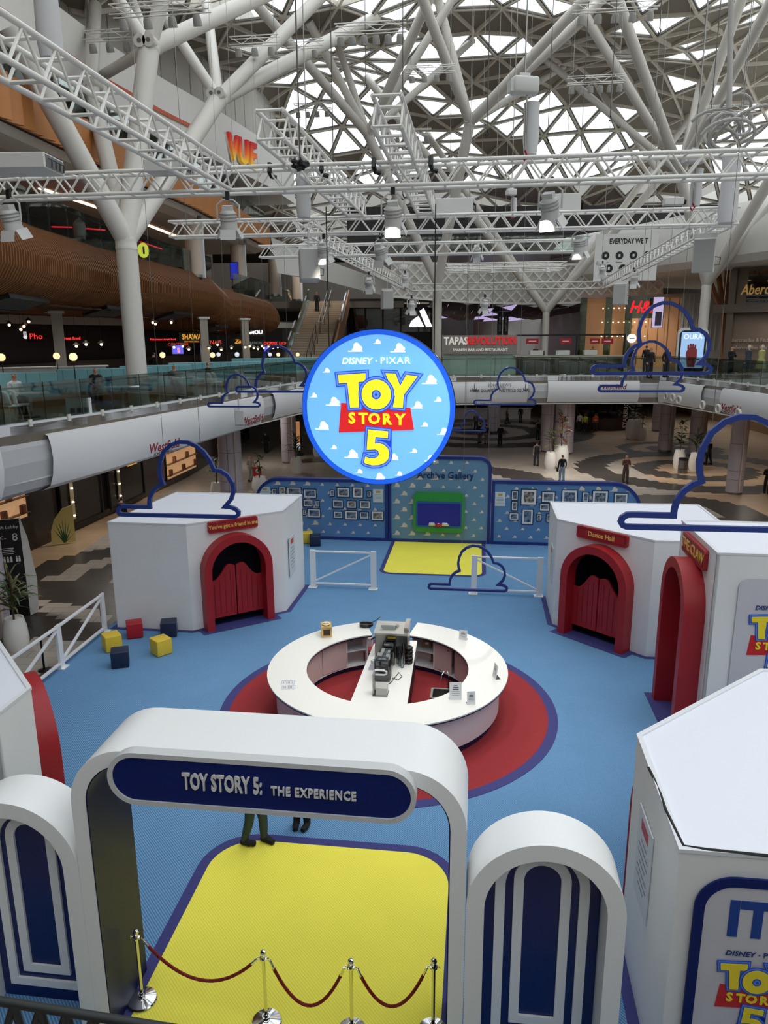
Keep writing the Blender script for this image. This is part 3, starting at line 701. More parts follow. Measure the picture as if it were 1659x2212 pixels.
def booth(label, poly, H, ai, acent=.5, sign=None, hw=1.12, atop=3.0, doors=True, lab_h=.36, sgw=1.62, prot=.42, sgz=None):
    """poly counter-clockwise in stand coordinates; the arch stands in wall ai (from poly[ai] to the next corner)"""
    c = poly[0]; t = thing('booth', label, 'booth', S(c[0], c[1]), ST)
    P = [(p[0] - c[0], p[1] - c[1]) for p in poly]; n = len(P)
    MB().prism(offset_poly(P, .16), .03, .036).build('floor_trim', BORD, t)
    fl = MB().prism(offset_poly(P, -.05), .036, .045).build('floor_panel', M('booth_floor', (20, 26, 66), .6), t)
    for i in range(n):
        a = Vector(P[i]); b = Vector(P[(i + 1) % n])
        if i != ai:
            wall_quad(MB(), a, b, .03, H).build('wall_panel', WALL, t); continue
        d = b - a; L = d.length; ang = math.atan2(d.y, d.x); mid = a + d * acent
        T = TR(mid.x, mid.y, 0, ang)
        w0 = -L * acent; w1 = L * (1 - acent); sp = atop - hw; ins = hw - .2
        A = arch_pts(ins, sp, 20, .03)
        O = [(w0, .03)] + [(min(max(x * 9, w0), w1) if abs(x) > 1e-6 else 0, H) for x, z in A[1:-1]] + [(w1, .03)]
        O = [(w0, .03)]
        for k, (x, z) in enumerate(A[1:-1]):
            q = k / (len(A) - 3)
            if q < .25: O.append((w0, sp + (H - sp) * q / .25))
            elif q > .75: O.append((w1, H - (H - sp) * (q - .75) / .25))
            else: O.append((w0 + (w1 - w0) * (q - .25) / .5, H))
        O.append((w1, .03))
        MB().ring(O, A, 0, .06, closed=False, T=T).build('wall_panel', WALL, t)
        MB().ring(arch_pts(hw, sp, 24, .03), arch_pts(hw - .24, sp, 24, .03), -prot, .02, closed=False, T=T).build('arch_frame', RED, t, smooth=True, angle=.6)
        MB().box((0, -.5 * prot - .02, .037), (2 * hw + .36, .25 + prot, .008), T=T).build('threshold', BORD, t)
        MB().box((0, 1.1, H / 2), (2 * ins + .5, .05, H - .1), T=T).build('inner_screen', INNER, t)
        MB().box((-ins - .25, .55, H / 2), (.05, 1.0, H - .1), T=T).build('inner_screen', INNER, t); MB().box((ins + .25, .55, H / 2), (.05, 1.0, H - .1), T=T).build('inner_screen', INNER, t)
        if doors:
            for sgn in (-1, 1):
                wd = ins - .03; z0 = .3
                prof = []
                for k in range(13):                              # saloon-door curve: high at the middle, dipping to the hinge side
                    q = k / 12; x = .02 + (wd - .02) * q; z = 1.95 - .42 * (1 - math.cos(PI * min(1, max(0, (q - .22) / .62)))) / 2 + (.06 * math.sin(PI * q / .5) if q < .5 else 0)
                    prof.append((x, z))
                pl = [(.02, z0), (wd, z0)] + prof[::-1]
                pl = [(x * sgn, z) for x, z in pl]; pl = pl if sgn > 0 else pl[::-1]
                dr = MB().slab(pl, -.05, 0, T=T).build('door', RED, t)
                for k in range(1, 5):
                    x = sgn * wd * k / 5
                    zt = 1.85 - .42 * (1 - math.cos(PI * min(1, max(0, (k / 5 - .22) / .62)))) / 2
                    MB().box((x, -.053, (z0 + .12 + zt - .05) / 2), (.018, .008, zt - .17 - z0), T=T).build('plank_joint', M('red_dark', (112, 16, 24), .5), dr)
                MB().ring([(q_[0] * .985, q_[1]) for q_ in pl], offset_poly(pl, -.07), -.062, -.05, T=T).build('door_rim', RED, dr)
                for z in (.6, 1.35): MB().box((sgn * (wd + .015), -.03, z), (.05, .05, .1), T=T).build('hinge', STEEL, dr)
        if sign:
            zc = sgz or (atop + H) / 2 + .04
            MB().slab(rrect(-sgw / 2, zc - lab_h / 2, sgw / 2, zc + lab_h / 2, .07), -.1, 0, T=T).build('sign_plate', RED, t)
            MB().ring(rrect(-sgw / 2 + .06, zc - lab_h / 2 + .06, sgw / 2 - .06, zc + lab_h / 2 - .06, .05), rrect(-sgw / 2 + .075, zc - lab_h / 2 + .075, sgw / 2 - .075, zc + lab_h / 2 - .075, .045), -.106, -.1, T=T).build('sign_line', M('red_dark', (112, 16, 24), .5), t)
            sz = .17 if len(sign) > 12 else .2
            if sign == 'THE CLAW': sz = .34
            text('letters', sign, sz, GOLD, t, T @ TR(0, -.105, zc), .008, 'CENTER', .003, .92 if len(sign) > 12 else 1.)
    rf = MB().prism(offset_poly(P, -.02), H - .03, H).build('roof_sheet', ROOFS, t)
    MB().ringz(offset_poly(P, .012), offset_poly(P, -.06), H - .02, H + .025).build('roof_edge', WHITE, t)
    return t, P
bA, _ = booth('white booth at the back left with red saloon doors under the sign about a friend', [(-11.15, 20.75), (-8.66, 20.75), (-6.18, 22.75), (-6.14, 25.25), (-10.8, 25.25)], 3.45, 1, .46, "You've got a friend in me")
bB, _ = booth('white booth at the back right with red saloon doors and the Dance Hall sign', [(4.92, 20.35), (7.35, 20.35), (7.35, 25.0), (2.52, 25.0), (2.52, 22.55)], 3.45, 4, .5, 'Dance Hall', sgw=1.7)
bC, _ = booth('tall white booth on the right with a narrow red arch and the claw sign', [(5.02, 15.5), (8.6, 15.5), (8.6, 18.3), (5.02, 18.3)], 4.54, 3, .5, 'THE CLAW', hw=1.02, atop=4.0, doors=False, lab_h=.46, sgw=1.75, prot=.46, sgz=4.2)
bD, _ = booth('white booth in the right foreground with a navy-edged banner on its front', [(2.33, 7.42), (6.5, 7.42), (6.5, 12.35), (4.85, 12.25), (2.36, 9.85)], 3.45, 3, .5, None)
bE, _ = booth('white booth cut off by the left edge, its red arch turned to the counter', [(-12.0, 9.3), (-7.08, 9.3), (-7.08, 10.22), (-9.6, 12.75), (-12.0, 12.75)], 3.45, 2, .42, None)
# interior of the claw booth: glowing red tube and a low console
tag(MB().rbox((0, 0, .95), (.05, .05, 1.7), .02).build('neon_tube', M('red_neon', (255, 30, 60), .5, emit=6), None, S(5.75, 17.45, 1.0)), 'thin glowing red tube inside the claw booth', 'lamp')
con = thing('console', 'small white console with a red button at the foot of the claw booth', 'console', S(5.0, 16.35, .05), ST)
MB().rbox((0, 0, .35), (.5, .5, .7), .05).build('body', WHITE, con); MB().lathe([(.0, 0), (.07, 0), (.07, .04), (.04, .07), (0, .075)], 14, (-.1, -.05, .7)).build('button', M('button_red', (220, 24, 30), .3), con)
for k, (du, dv, z, rgb, lb) in enumerate(((5.6, 16.95, .75, (60, 120, 190), 'blue striped cushion-like toy in the claw booth'), (5.55, 16.45, .42, (226, 150, 112), 'orange spotted soft toy low in the claw booth'))):
    t = thing('soft_toy', lb, 'toy', S(du, dv, .05), ST)
    b = MB(); b.lathe([(0, z - .2), (.12, z - .18), (.18, z - .05), (.16, z + .08), (.09, z + .18), (0, z + .2)], 14).build('body', M('toy_%d' % k, rgb, .8), t, smooth=True)
    MB().lathe([(.185, z - .03), (.187, z + .03)], 14).build('stripe', M('toy_stripe', (238, 214, 120), .8), t)
    MB().lathe([(.2, 0), (.2, z - .2), (.0, z - .19)], 12).build('plinth', WHITE, t)

# notices on booth walls
def notice(uv, z, rz, w, h, label, head=(200, 84, 40)):
    t = thing('notice', label, 'notice', S(uv[0], uv[1], z), ST + rz)
    MB().box((0, -.012, 0), (w, .02, h)).build('sheet', M('notice_grey', (216, 219, 224), .5), t)
    MB().box((0, -.024, h * .36), (w * .5, .004, h * .12)).build('heading', M('notice_head_%d' % head[0], head, .5), t)
    for k in range(7): MB().box((0, -.024, h * (.2 - k * .085)), (w * (.7 if k % 3 else .4), .003, h * .016)).build('text_line', M('notice_ink', (120, 124, 132), .6), t)
    return t
notice((-6.14, 23.55), 1.75, PI / 2, .75, 1.35, 'pale notice sheet on the side wall of the back left booth')
notice((2.52, 23.5), 1.75, -PI / 2, .7, 1.2, 'pale notice sheet on the side wall of the back right booth')
notice((2.34, 8.85), 2.15, -PI / 2, .75, 1.3, 'tall notice sheet with a red heading on the right foreground booth', (190, 70, 74))
# torn dark edge strip along the right foreground roof
tag(MB().path([S(2.33, 9.0, 3.475), S(2.36, 8.6, 3.46), S(2.34, 8.1, 3.475), S(2.38, 7.48, 3.47), S(2.62, 7.44, 3.475), S(3.4, 7.4, 3.48), S(5.5, 7.4, 3.48)], .018, 5).build('edge_seal', M('seal_black', (34, 32, 32), .7), None), 'dark loose rubber strip along the torn roof edge of the foreground booth', 'strip')

# ---------------------------------------------------------------- toy logo used on the round sign and the banners
LP = {'T': [(412, 505), (690, 487), (690, 570), (618, 573), (622, 825), (530, 830), (505, 582), (420, 588)],
      'Y': [(888, 487), (990, 492), (1035, 612), (1098, 503), (1210, 517), (1072, 700), (1063, 828), (963, 822), (985, 715)],
      '5': [(710, 1047), (915, 1066), (910, 1133), (784, 1122), (778, 1190), (820, 1185), (870, 1200), (912, 1240), (925, 1290), (915, 1345), (880, 1385), (820, 1410), (750, 1415), (680, 1397), (665, 1385), (678, 1325), (720, 1340), (770, 1342), (805, 1325), (820, 1295), (812, 1265), (785, 1250), (745, 1252), (695, 1255)],
      'R': [(437, 783), (1137, 828), (1175, 1048), (405, 1083)]}
def logo(parent, k, cx, cz, y, em):
    """k: metres per drawing unit; drawn on the plane y of the parent, facing -y"""
    def mm(n, rgb): return M('%s_%s' % (n, 'lit' if em else 'print'), rgb, .5, emit=em if em else None)
    YE = mm('logo_yellow', (252, 226, 40)); BL = mm('logo_blue', (36, 70, 190)); B2 = mm('logo_lightblue', (88, 140, 228)); RE = mm('logo_red', (206, 32, 36)); WH = mm('logo_white', (250, 252, 255))
    if not em: WH = M('logo_navy_print', (22, 52, 120), .5)
    c = lambda p: (cx + (p[0] - 807) * k, cz - (p[1] - 839) * k)
    def pl(P, d0, d1, m, nm): 
        q = [c(p) for p in P]; A = sum(q[i][0] * q[(i + 1) % len(q)][1] - q[(i + 1) % len(q)][0] * q[i][1] for i in range(len(q)))
        return MB().slab(q if A > 0 else q[::-1], y - d1, y - d0).build(nm, m, parent)
    C = lambda r: [(798 + r * math.cos(2 * PI * i / 40), 697 - r * math.sin(2 * PI * i / 40)) for i in range(40)]
    e = max(.003, k * 6)
    pl(LP['R'], 0, e, RE, 'red_plate')
    for n in 'TY5':
        pl(offset_poly(LP[n], 33), e, 2 * e, BL, 'letter_outline'); pl(offset_poly(LP[n], 24), 2 * e, 2.4 * e, B2, 'letter_outline'); pl(offset_poly(LP[n], 9), 2.4 * e, 2.8 * e, BL, 'letter_outline'); pl(LP[n], 2.8 * e, 3.4 * e, YE, 'letter')
    pl(C(183), 3 * e, 3.6 * e, BL, 'letter_outline'); pl(C(172), 3.6 * e, 4 * e, B2, 'letter_outline'); pl(C(158), 4 * e, 4.4 * e, BL, 'letter_outline'); pl(C(148), 4.4 * e, 5 * e, YE, 'letter'); pl(C(46), 5 * e, 5.4 * e, BL, 'letter_outline'); pl(C(34), 5.4 * e, 5.8 * e, B2, 'letter_outline'); pl(C(14), 5.8 * e, 6.2 * e, BL, 'letter_outline')
    for ch, x, zz in (('S', 545, 940), ('T', 660, 943), ('O', 772, 943), ('R', 900, 948), ('Y', 1035, 950)):
        text('letter', ch, 150 * k, YE, parent, TR(c((x, zz))[0], y - 2 * e, c((x, zz))[1]), e * .6, 'CENTER', 5.5 * k, 1.0)
    text('brand_letters', 'DISNEY', 88 * k, WH, parent, TR(c((600, 372))[0], y - 1.5 * e, c((600, 372))[1]), e * .4, 'CENTER', 1.5 * k, 1.02, shear=.18)
    text('brand_letters', 'PIXAR', 92 * k, WH, parent, TR(c((985, 368))[0], y - 1.5 * e, c((985, 368))[1]), e * .4, 'CENTER', 0, 1.1, spacing=1.12)
    MB().box((c((798, 370))[0], y - 1.5 * e, c((798, 370))[1]), (12 * k, e, 12 * k)).build('dot', WH, parent)
def small_cloud(mb, x, z, w, y0, y1):
    q = [(x + (p[0] - .5) * w, z + p[1] * w) for p in CLOUD]; mb.slab(q[::-1], y0, y1); return mb

# banners on booths
BANW = M('banner_white', (206, 204, 210), .7, noise=.06, scale=1.5)
ban = thing('banner', 'grey-white banner with a navy rounded border on the right foreground booth', 'banner', S(3.31, 7.4), ST)
oo = rrect(-.78, -.02 + .06, .78, 3.19, .42, 10); ii = rrect(-.67, .06, .67, 3.075, .31, 10)
MB().ring(oo, ii, -.03, 0).build('border', NAVYM, ban); MB().slab(ii, -.015, 0).build('sheet', BANW, ban)
text('letters', 'IT', .62, M('banner_blue', (16, 62, 150), .5), ban, TR(-.17, -.02, 2.64), .004, 'CENTER', .025, .95)
logo(ban, .00105, -.02, 1.72, -.016, 0)
ban2 = thing('banner', 'grey-white printed banner on the front of the tall claw booth', 'banner', S(6.4, 15.48), ST)
MB().slab(rrect(-.9, .5, 1.0, 4.03, .2, 6), -.02, 0).build('sheet', BANW, ban2)
logo(ban2, .0015, .0, 2.7, -.022, 0)

# ---------------------------------------------------------------- circular counter
CTOP = M('counter_white', (232, 232, 228), .28)
PINK = M('cabinet_pink', (214, 192, 190), .5)
ctr = thing('bar_counter', 'round white bar counter with a gap at the back and navy edge', 'counter', S(*C0, .03), ST)
HC = 1.06; g0, g1 = math.radians(112), math.radians(78)
def arcp(r, a0, a1, n=64): return [(r * math.cos(a0 + (a1 - a0) * i / n), r * math.sin(a0 + (a1 - a0) * i / n)) for i in range(n + 1)]
A0, A1 = math.radians(109), math.radians(109 + 331)
MB().ringz(arcp(2.92, A0, A1), arcp(1.975, A0, A1), HC - .015, HC + .015, closed=False).build('counter_top', CTOP, ctr)
MB().ringz(arcp(2.915, A0, A1), arcp(1.98, A0, A1), HC - .05, HC - .016, closed=False).build('edge_band', M('edge_navy', (24, 30, 66), .4), ctr)
MB().ringz(arcp(2.72, A0, A1), arcp(2.68, A0, A1), .2, HC - .05, closed=False).build('front_panel', M('counter_front', (222, 216, 218), .4), ctr, smooth=True)
MB().ringz(arcp(2.64, A0, A1), arcp(2.60, A0, A1), 0, .2, closed=False).build('plinth', M('plinth_navy', (24, 24, 66), .5), ctr)
MB().ringz(arcp(2.20, A0, A1), arcp(2.17, A0, A1), 0, .15, closed=False).build('plinth', MATS['plinth_navy'], ctr)
MB().ringz(arcp(2.62, A0, A1), arcp(2.12, A0, A1), .15, .17, closed=False).build('shelf', WHITE, ctr)
MB().ringz(arcp(2.62, A0, A1), arcp(2.56, A0, A1), .17, HC - .05, closed=False).build('inner_back', PINK, ctr)
cut = [128, 150, 171, 192, 213, 234, 255, 276, 297, 318, 339, 360, 381, 402, 421]
for k in range(len(cut) - 1):
    a, b = math.radians(cut[k] + .35), math.radians(cut[k + 1] - .35)
    if k == len(cut) - 2: a += .05
    p = [(2.14 * math.cos(a), 2.14 * math.sin(a)), (2.14 * math.cos(b), 2.14 * math.sin(b)), (2.17 * math.cos(b), 2.17 * math.sin(b)), (2.17 * math.cos(a), 2.17 * math.sin(a))]
    d = MB().prism(p, .19, HC - .06).build('cabinet_door', PINK, ctr)
    aa = b - .05 if k % 2 == 0 else a + .05
    MB().lathe([(0, -.012), (.022, -.012), (.022, .012), (0, .012)], 10, T=Matrix.Translation((2.137 * math.cos(aa), 2.137 * math.sin(aa), HC - .22)) @ Matrix.Rotation(aa, 4, 'Z') @ Matrix.Rotation(PI / 2, 4, 'Y')).build('finger_hole', BLACK, d)
for a in (112, 128, 421, 438):
    a = math.radians(a); MB().box((0, 0, 0), (.5, .03, HC - .22), T=TR(2.37 * math.cos(a), 2.37 * math.sin(a), HC / 2 + .06, a)).build('divider', WHITE, ctr)
for a0_, a1_ in ((112, 128), (421, 438)):
    MB().ringz(arcp(2.56, math.radians(a0_), math.radians(a1_), 8), arcp(2.14, math.radians(a0_), math.radians(a1_), 8), .58, .6, closed=False).build('shelf', WHITE, ctr)
# central worktop joined to the front of the ring
cw_ = [(-.62, -1.88), (.65, -1.86), (.62, 1.75), (.1, 1.75), (-.35, .75), (-.5, .45), (-.56, .2)]
isl = thing('worktop_island', 'white central worktop running back from the front of the round counter', 'worktop', S(*C0, .03), ST)
isp = [(-.6, -2.05), (.665, -2.03), (.6, 1.6), (-.2, 1.6), (-.38, 1.52), (-.48, 1.38), (-.52, 1.2)]
MB().prism(isp, HC - .03, HC + .0146).build('top', CTOP, isl)
MB().prism(offset_poly(isp, -.05), .1, HC - .03).build('body', M('island_black', (24, 24, 28), .5), isl)
MB().prism(offset_poly(isp, -.09), 0, .1).build('plinth', MATS['plinth_navy'], isl)
ZT = .03 + HC + .015
def on(u, v): return S(u, v, ZT)
# machine at the back end
mc = thing('drinks_machine', 'big stainless steel drinks machine at the back end of the central worktop', 'machine', on(-2.0, 17.45), ST)
MB().rbox((0, 0, .33), (.82, .72, .66), .02).build('body', STEEL, mc); MB().box((0, -.05, .68), (.86, .82, .05)).build('tray', M('tray_steel', (190, 190, 186), .35, metal=.8), mc)
MB().box((.38, 0, .75), (.12, .66, .12)).build('side_rail', STEEL, mc); MB().box((-.1, -.1, .712), (.4, .3, .02)).build('liner', CLEAR, mc)
MB().box((.02, -.4, .58), (.2, .02, .06)).build('badge', M('badge_yellow', (200, 170, 60), .5), mc); MB().tube((-.43, -.1, .45), (-.52, -.2, .42), .025).build('tap', BLACK, mc); MB().lathe([(.0, 0), (.05, 0), (.05, .03), (0, .04)], 12, (.12, .0, .71)).build('knob', CHROME, mc)
def wrapped(name, u, v, w, d, h, label, cat='machine'):
    t = thing(name, label, cat, on(u, v), ST)
    MB().rbox((0, 0, h * .45), (w, d, h * .9), .02).build('body', BLACK, t)
    MB().rbox((0, -.02, h * .97), (w * .8, d * .8, h * .12), .02).build('hopper', M('smoked_plastic', (60, 62, 66), .15), t)
    MB().box((0, -d / 2 - .01, h * .62), (w * .7, .02, h * .18)).build('panel', M('panel_grey', (90, 92, 96), .3), t)
    MB().rbox((0, 0, h * .55), (w + .05, d + .05, h * 1.12), .05).build('plastic_cover', CLEAR, t)
    return t
wrapped('coffee_grinder', -2.02, 16.82, .26, .3, .5, 'plastic-wrapped black grinder nearest the steel drinks machine')
wrapped('coffee_grinder', -2.05, 16.42, .27, .3, .46, 'plastic-wrapped black grinder in the middle of the row')
cm = wrapped('coffee_machine', -2.06, 15.98, .34, .36, .52, 'plastic-wrapped black coffee machine with a white horseshoe handle')
MB().path([(-.16, -.3, .34), (.06, -.3, .34), (.12, -.3, .31), (.12, -.3, .26), (.06, -.3, .23), (-.16, -.3, .23)], .022, 8).build('handle', WHITE, cm)
cs = thing('cup_tower', 'tall stack of clear plastic cups behind the coffee machine', 'cups', on(-1.74, 16.7), ST)
for k, (dx, dy, h) in enumerate(((0, 0, .5), (.09, .08, .55), (-.05, .1, .45), (.07, -.1, .4))): MB().lathe([(.04, 0), (.05, h), (.047, h), (.038, .01)], 12, (dx, dy, 0)).build('cup_stack', CLEAR, cs)
bk = thing('cup_rack', 'stack of black takeaway cups on the right edge of the worktop', 'cups', on(-1.53, 16.85), ST)
for k in range(5): MB().lathe([(.05, 0), (.09, .02), (.1, .07), (.07, .09), (.06, .1)], 14, (.01 * (k % 2), 0, .09 * k)).build('cup', BLACK, bk, smooth=True)
rl = thing('paper_roll', 'white paper rolls standing in a pale bag beside the grinders', 'roll', on(-2.36, 16.5), ST)
for k, (dx, dy) in enumerate(((0, 0), (.02, .13))): MB().ringz(circ(.07, 18, (dx, dy)), circ(.03, 18, (dx, dy)), 0, .22).build('roll', WHITE, rl)
MB().slab([(-.12, 0), (.1, 0), (.08, .14), (-.06, .16)], -.12, -.1).build('bag', M('bag_lilac', (206, 206, 222), .6), rl)
pr = thing('ticket_printer', 'steel bracket with a small slanted grey printer at the front of the worktop', 'printer', on(-2.02, 15.2), ST)
MB().slab([(-.17, 0), (-.13, 0), (-.13, .5), (-.17, .5)], -.1, .1).build('bracket', STEEL, pr); MB().box((0, 0, .01), (.34, .3, .02)).build('base', STEEL, pr)
MB().add([(-.1, -.12, .02), (.16, -.12, .02), (.16, .14, .02), (-.1, .14, .02), (-.1, -.06, .16), (.14, -.06, .16), (.14, .14, .2), (-.1, .14, .2)], [(0, 3, 2, 1), (4, 5, 6, 7), (0, 1, 5, 4), (1, 2, 6, 5), (2, 3, 7, 6), (3, 0, 4, 7)]).build('body', M('printer_grey', (170, 168, 164), .35), pr)
tag(MB().path([on(-1.84, 16.0) + Vector((0, 0, .01)), on(-1.7, 15.9) + Vector((0, 0, .012)), on(-1.62, 16.1) + Vector((0, 0, .012)), on(-1.72, 16.3) + Vector((0, 0, .012)), on(-1.85, 15.75) + Vector((0, 0, .012)), on(-1.95, 15.6) + Vector((0, 0, .012))], .008, 5).build('cable', BLACK, None), 'thin black cable lying on the white worktop beside the coffee machine', 'cable')
gb = thing('gold_box', 'gold box with a round opening lying on the left part of the counter', 'box', on(-3.92, 18.42), ST + .25)
GLD = M('gold_card', (212, 178, 110), .28, metal=.6)
MB().ring([(-.14, 0), (.14, 0), (.14, .28), (-.14, .28)], [(-.09, .05), (.09, .05), (.09, .23), (-.09, .23)], -.22, -.2).build('front_frame', GLD, gb); MB().box((0, .02, .14), (.28, .4, .28)).build('body', GLD, gb)
MB().box((0, -.188, .14), (.19, .01, .19)).build('opening', M('box_dark', (60, 46, 30), .4), gb); MB().lathe([(0, 0), (.1, 0), (.12, .02), (.05, .05), (.08, .06), (0, .07)], 9, (0, .02, .28)).build('bow', M('bow_cream', (232, 214, 176), .4), gb)
cc = thing('cable_coil', 'coil of black cable on the back of the counter', 'cable', on(-2.93, 19.08), ST)
MB().path([((.17 + .02 * math.sin(3 * a)) * math.cos(a), (.14 + .02 * math.cos(2 * a)) * math.sin(a), .03 + .012 * (k // 16)) for k, a in enumerate([2 * PI * q / 16 for q in range(96)])], .02, 6).build('coil', BLACK, cc)
MB().path([(.1, .1, .08), (.25, .18, .12), (.36, .24, .2)], .012, 5).build('loose_end', BLACK, cc)
tag(MB().rbox((0, 0, .03), (.09, .09, .06), .02).build('puck', BLACK, None, on(-2.58, 19.2), ST), 'small black round-edged gadget beside the cable coil', 'gadget')
def leaflet(u, v, rz, label):
    t = thing('leaflet', label, 'leaflet', on(u, v), ST + rz)
    MB().box((0, 0, .004), (.36, .22, .008)).build('sheet', M('leaflet_white', (226, 228, 232), .6), t); MB().ringz(rrect(-.15, -.08, .15, .08, .005, 1), rrect(-.143, -.073, .143, .073, .004, 1), .008, .0095).build('print_border', M('ink_grey', (88, 92, 104), .6), t)
    for k in range(7): MB().box((-.1 + k * .034, 0, .0088), (.014, .09, .001)).build('print_mark', MATS['ink_grey'], t)
leaflet(-4.24, 15.5, .12, 'printed leaflet lying farther back on the left of the counter'); leaflet(-4.17, 15.26, .22, 'printed leaflet lying nearer on the left of the counter')
def acrylic(u, v, rz, w, h, label):
    t = thing('menu_stand', label, 'menu stand', on(u, v), ST + rz)
    MB().slab([(-w / 2, 0), (w / 2, 0), (w / 2, h), (-w / 2, h)], -.004, .004, T=Matrix.Rotation(-.15, 4, 'X')).build('sheet', M('menu_white', (224, 226, 228), .4), t)
    MB().box((0, .06, .004), (w, .12, .006)).build('foot', CLEAR, t)
    for k in range(6): MB().box((0, -.005, h * (.82 - k * .11)), (w * (.3, .45, .5, .62, .66, .6)[k], .004, h * (.03, .05, .06, .012, .012, .012)[k]), T=Matrix.Rotation(-.15, 4, 'X')).build('print_line', MATS['ink_grey'], t)
acrylic(-.24, 18.46, -.25, .22, .26, 'small clear menu stand on the far right part of the counter'); acrylic(.54, 16.3, -1.25, .24, .34, 'thin menu stand seen edge-on at the right of the counter')
acrylic(-.33, 15.1, .12, .27, .4, 'taller menu stand beside the sink on the front of the counter'); acrylic(.02, 14.92, .22, .19, .3, 'smaller menu stand right of the tall one on the front counter')
sk = thing('sink_unit', 'small steel hand sink with a curved tap inside the counter', 'sink', S(-.62, 15.72, .03), ST)
MB().ringz(rrect(-.3, -.26, .3, .26, .03, 2), rrect(-.25, -.21, .25, .21, .03, 2), .84, .9).build('rim', STEEL, sk); MB().prism(rrect(-.26, -.22, .26, .22, .03, 2), .62, .64).build('bowl', STEEL, sk)
MB().ringz(rrect(-.26, -.22, .26, .22, .03, 2), rrect(-.25, -.21, .25, .21, .03, 2), .62, .84).build('bowl_side', STEEL, sk)
for x, y in ((-.27, -.23), (.27, -.23), (-.27, .23), (.27, .23)): MB().box((x, y, .42), (.035, .035, .84)).build('leg', STEEL, sk)
MB().path([(.1, .24, .9), (.1, .24, 1.25), (.06, .2, 1.36), (0, .1, 1.4), (-.04, 0, 1.36), (-.05, -.04, 1.22)], .016, 8).build('tap', CHROME, sk)
bkt = thing('bucket', 'round red stool-like bucket beside the sink', 'bucket', S(-.02, 16.7, .03), ST); MB().lathe([(.14, 0), (.19, .5), (.2, .52), (.19, .54), (0, .54)], 20).build('body', M('bucket_red', (196, 22, 40), .3), bkt, smooth=True); MB().path([(-.1, -.05, .545), (0, 0, .56), (.1, .04, .545)], .012).build('handle', M('handle_pink', (230, 120, 130), .4), bkt)
ex = thing('fire_extinguisher', 'red fire extinguisher standing beside the central worktop', 'extinguisher', S(-1.16, 15.3, .03), ST)
MB().lathe([(.0, 0), (.075, 0), (.08, .02), (.08, .4), (.05, .47), (.025, .49), (.025, .53)], 16).build('cylinder', M('extinguisher_red', (190, 20, 24), .3), ex, smooth=True); MB().box((.02, 0, .55), (.12, .03, .03)).build('handle', BLACK, ex); MB().path([(.03, 0, .53), (.11, 0, .45), (.12, 0, .25), (.12, 0, .1)], .014).build('hose', BLACK, ex)
for k, (u, v, z, rgb, lb) in enumerate(((-.98, 19.05, .3, (120, 86, 60), 'brown carton on the lower shelf of the right counter end'), (-1.22, 19.02, .72, (150, 110, 74), 'brown carton on the upper shelf of the right counter end'), (-2.86, 18.9, .72, (214, 196, 196), 'white packets on the upper shelf of the left counter end'), (-2.84, 18.9, .3, (110, 52, 40), 'red-brown carton on the lower shelf of the left counter end'))):
    t = thing('carton', lb, 'box', S(u, v, z - .1), ST); MB().rbox((0, 0, .13), (.26, .22, .24), .008, 1).build('box', M('carton_%d' % k, rgb, .7), t); MB().box((0, -.112, .14), (.09, .003, .06)).build('sticker', WHITE, t)

# ---------------------------------------------------------------- cube stools, fences, stanchions
def cube(px, py, ck, rz, label, s=.47):
    u, v = SZ(px, py, 0.03)
    t = thing('cube_stool', label, 'stool', S(u, v, .03), rz, 'cube stools')
    m = {'r': M('red_vinyl', (168, 20, 34), .5, bump=.08), 'y': YELLOWV, 'n': M('navy_vinyl', (24, 34, 66), .45, bump=.08)}[ck]
    MB().rbox((0, 0, .012 + s / 2), (s, s, s), .025, 3).build('cushion', m, t, smooth=True, angle=1.2)
    for z in (s - .03,): MB().ringz(rrect(-s / 2 - .002, -s / 2 - .002, s / 2 + .002, s / 2 + .002, .03, 3), rrect(-s / 2 + .004, -s / 2 + .004, s / 2 - .004, s / 2 - .004, .03, 3), z - .004, z + .004).build('seam', m, t)
    for x, y in ((-1, -1), (1, -1), (1, 1), (-1, 1)): MB().lathe([(.02, 0), (.02, .014)], 8, (x * s * .4, y * s * .4, 0)).build('foot', BLACK, t)
cube(292, 1374, 'r', .36, 'red cube stool behind the two yellow ones near the left fence'); cube(243, 1402, 'y', .62, 'yellow cube stool touching the white fence')
cube(261, 1437, 'n', .3, 'dark navy cube stool in front, nearest the camera'); cube(349, 1411, 'y', .78, 'yellow cube stool on the right of the group of five'); cube(366, 1372, 'n', .2, 'dark navy cube stool against the back left booth')
cube(664, 1172, 'y', .1, 'yellow cube stool half hidden at the foot of the gallery wall'); cube(681, 1178, 'n', .12, 'small dark navy cube stool near the gallery wall')

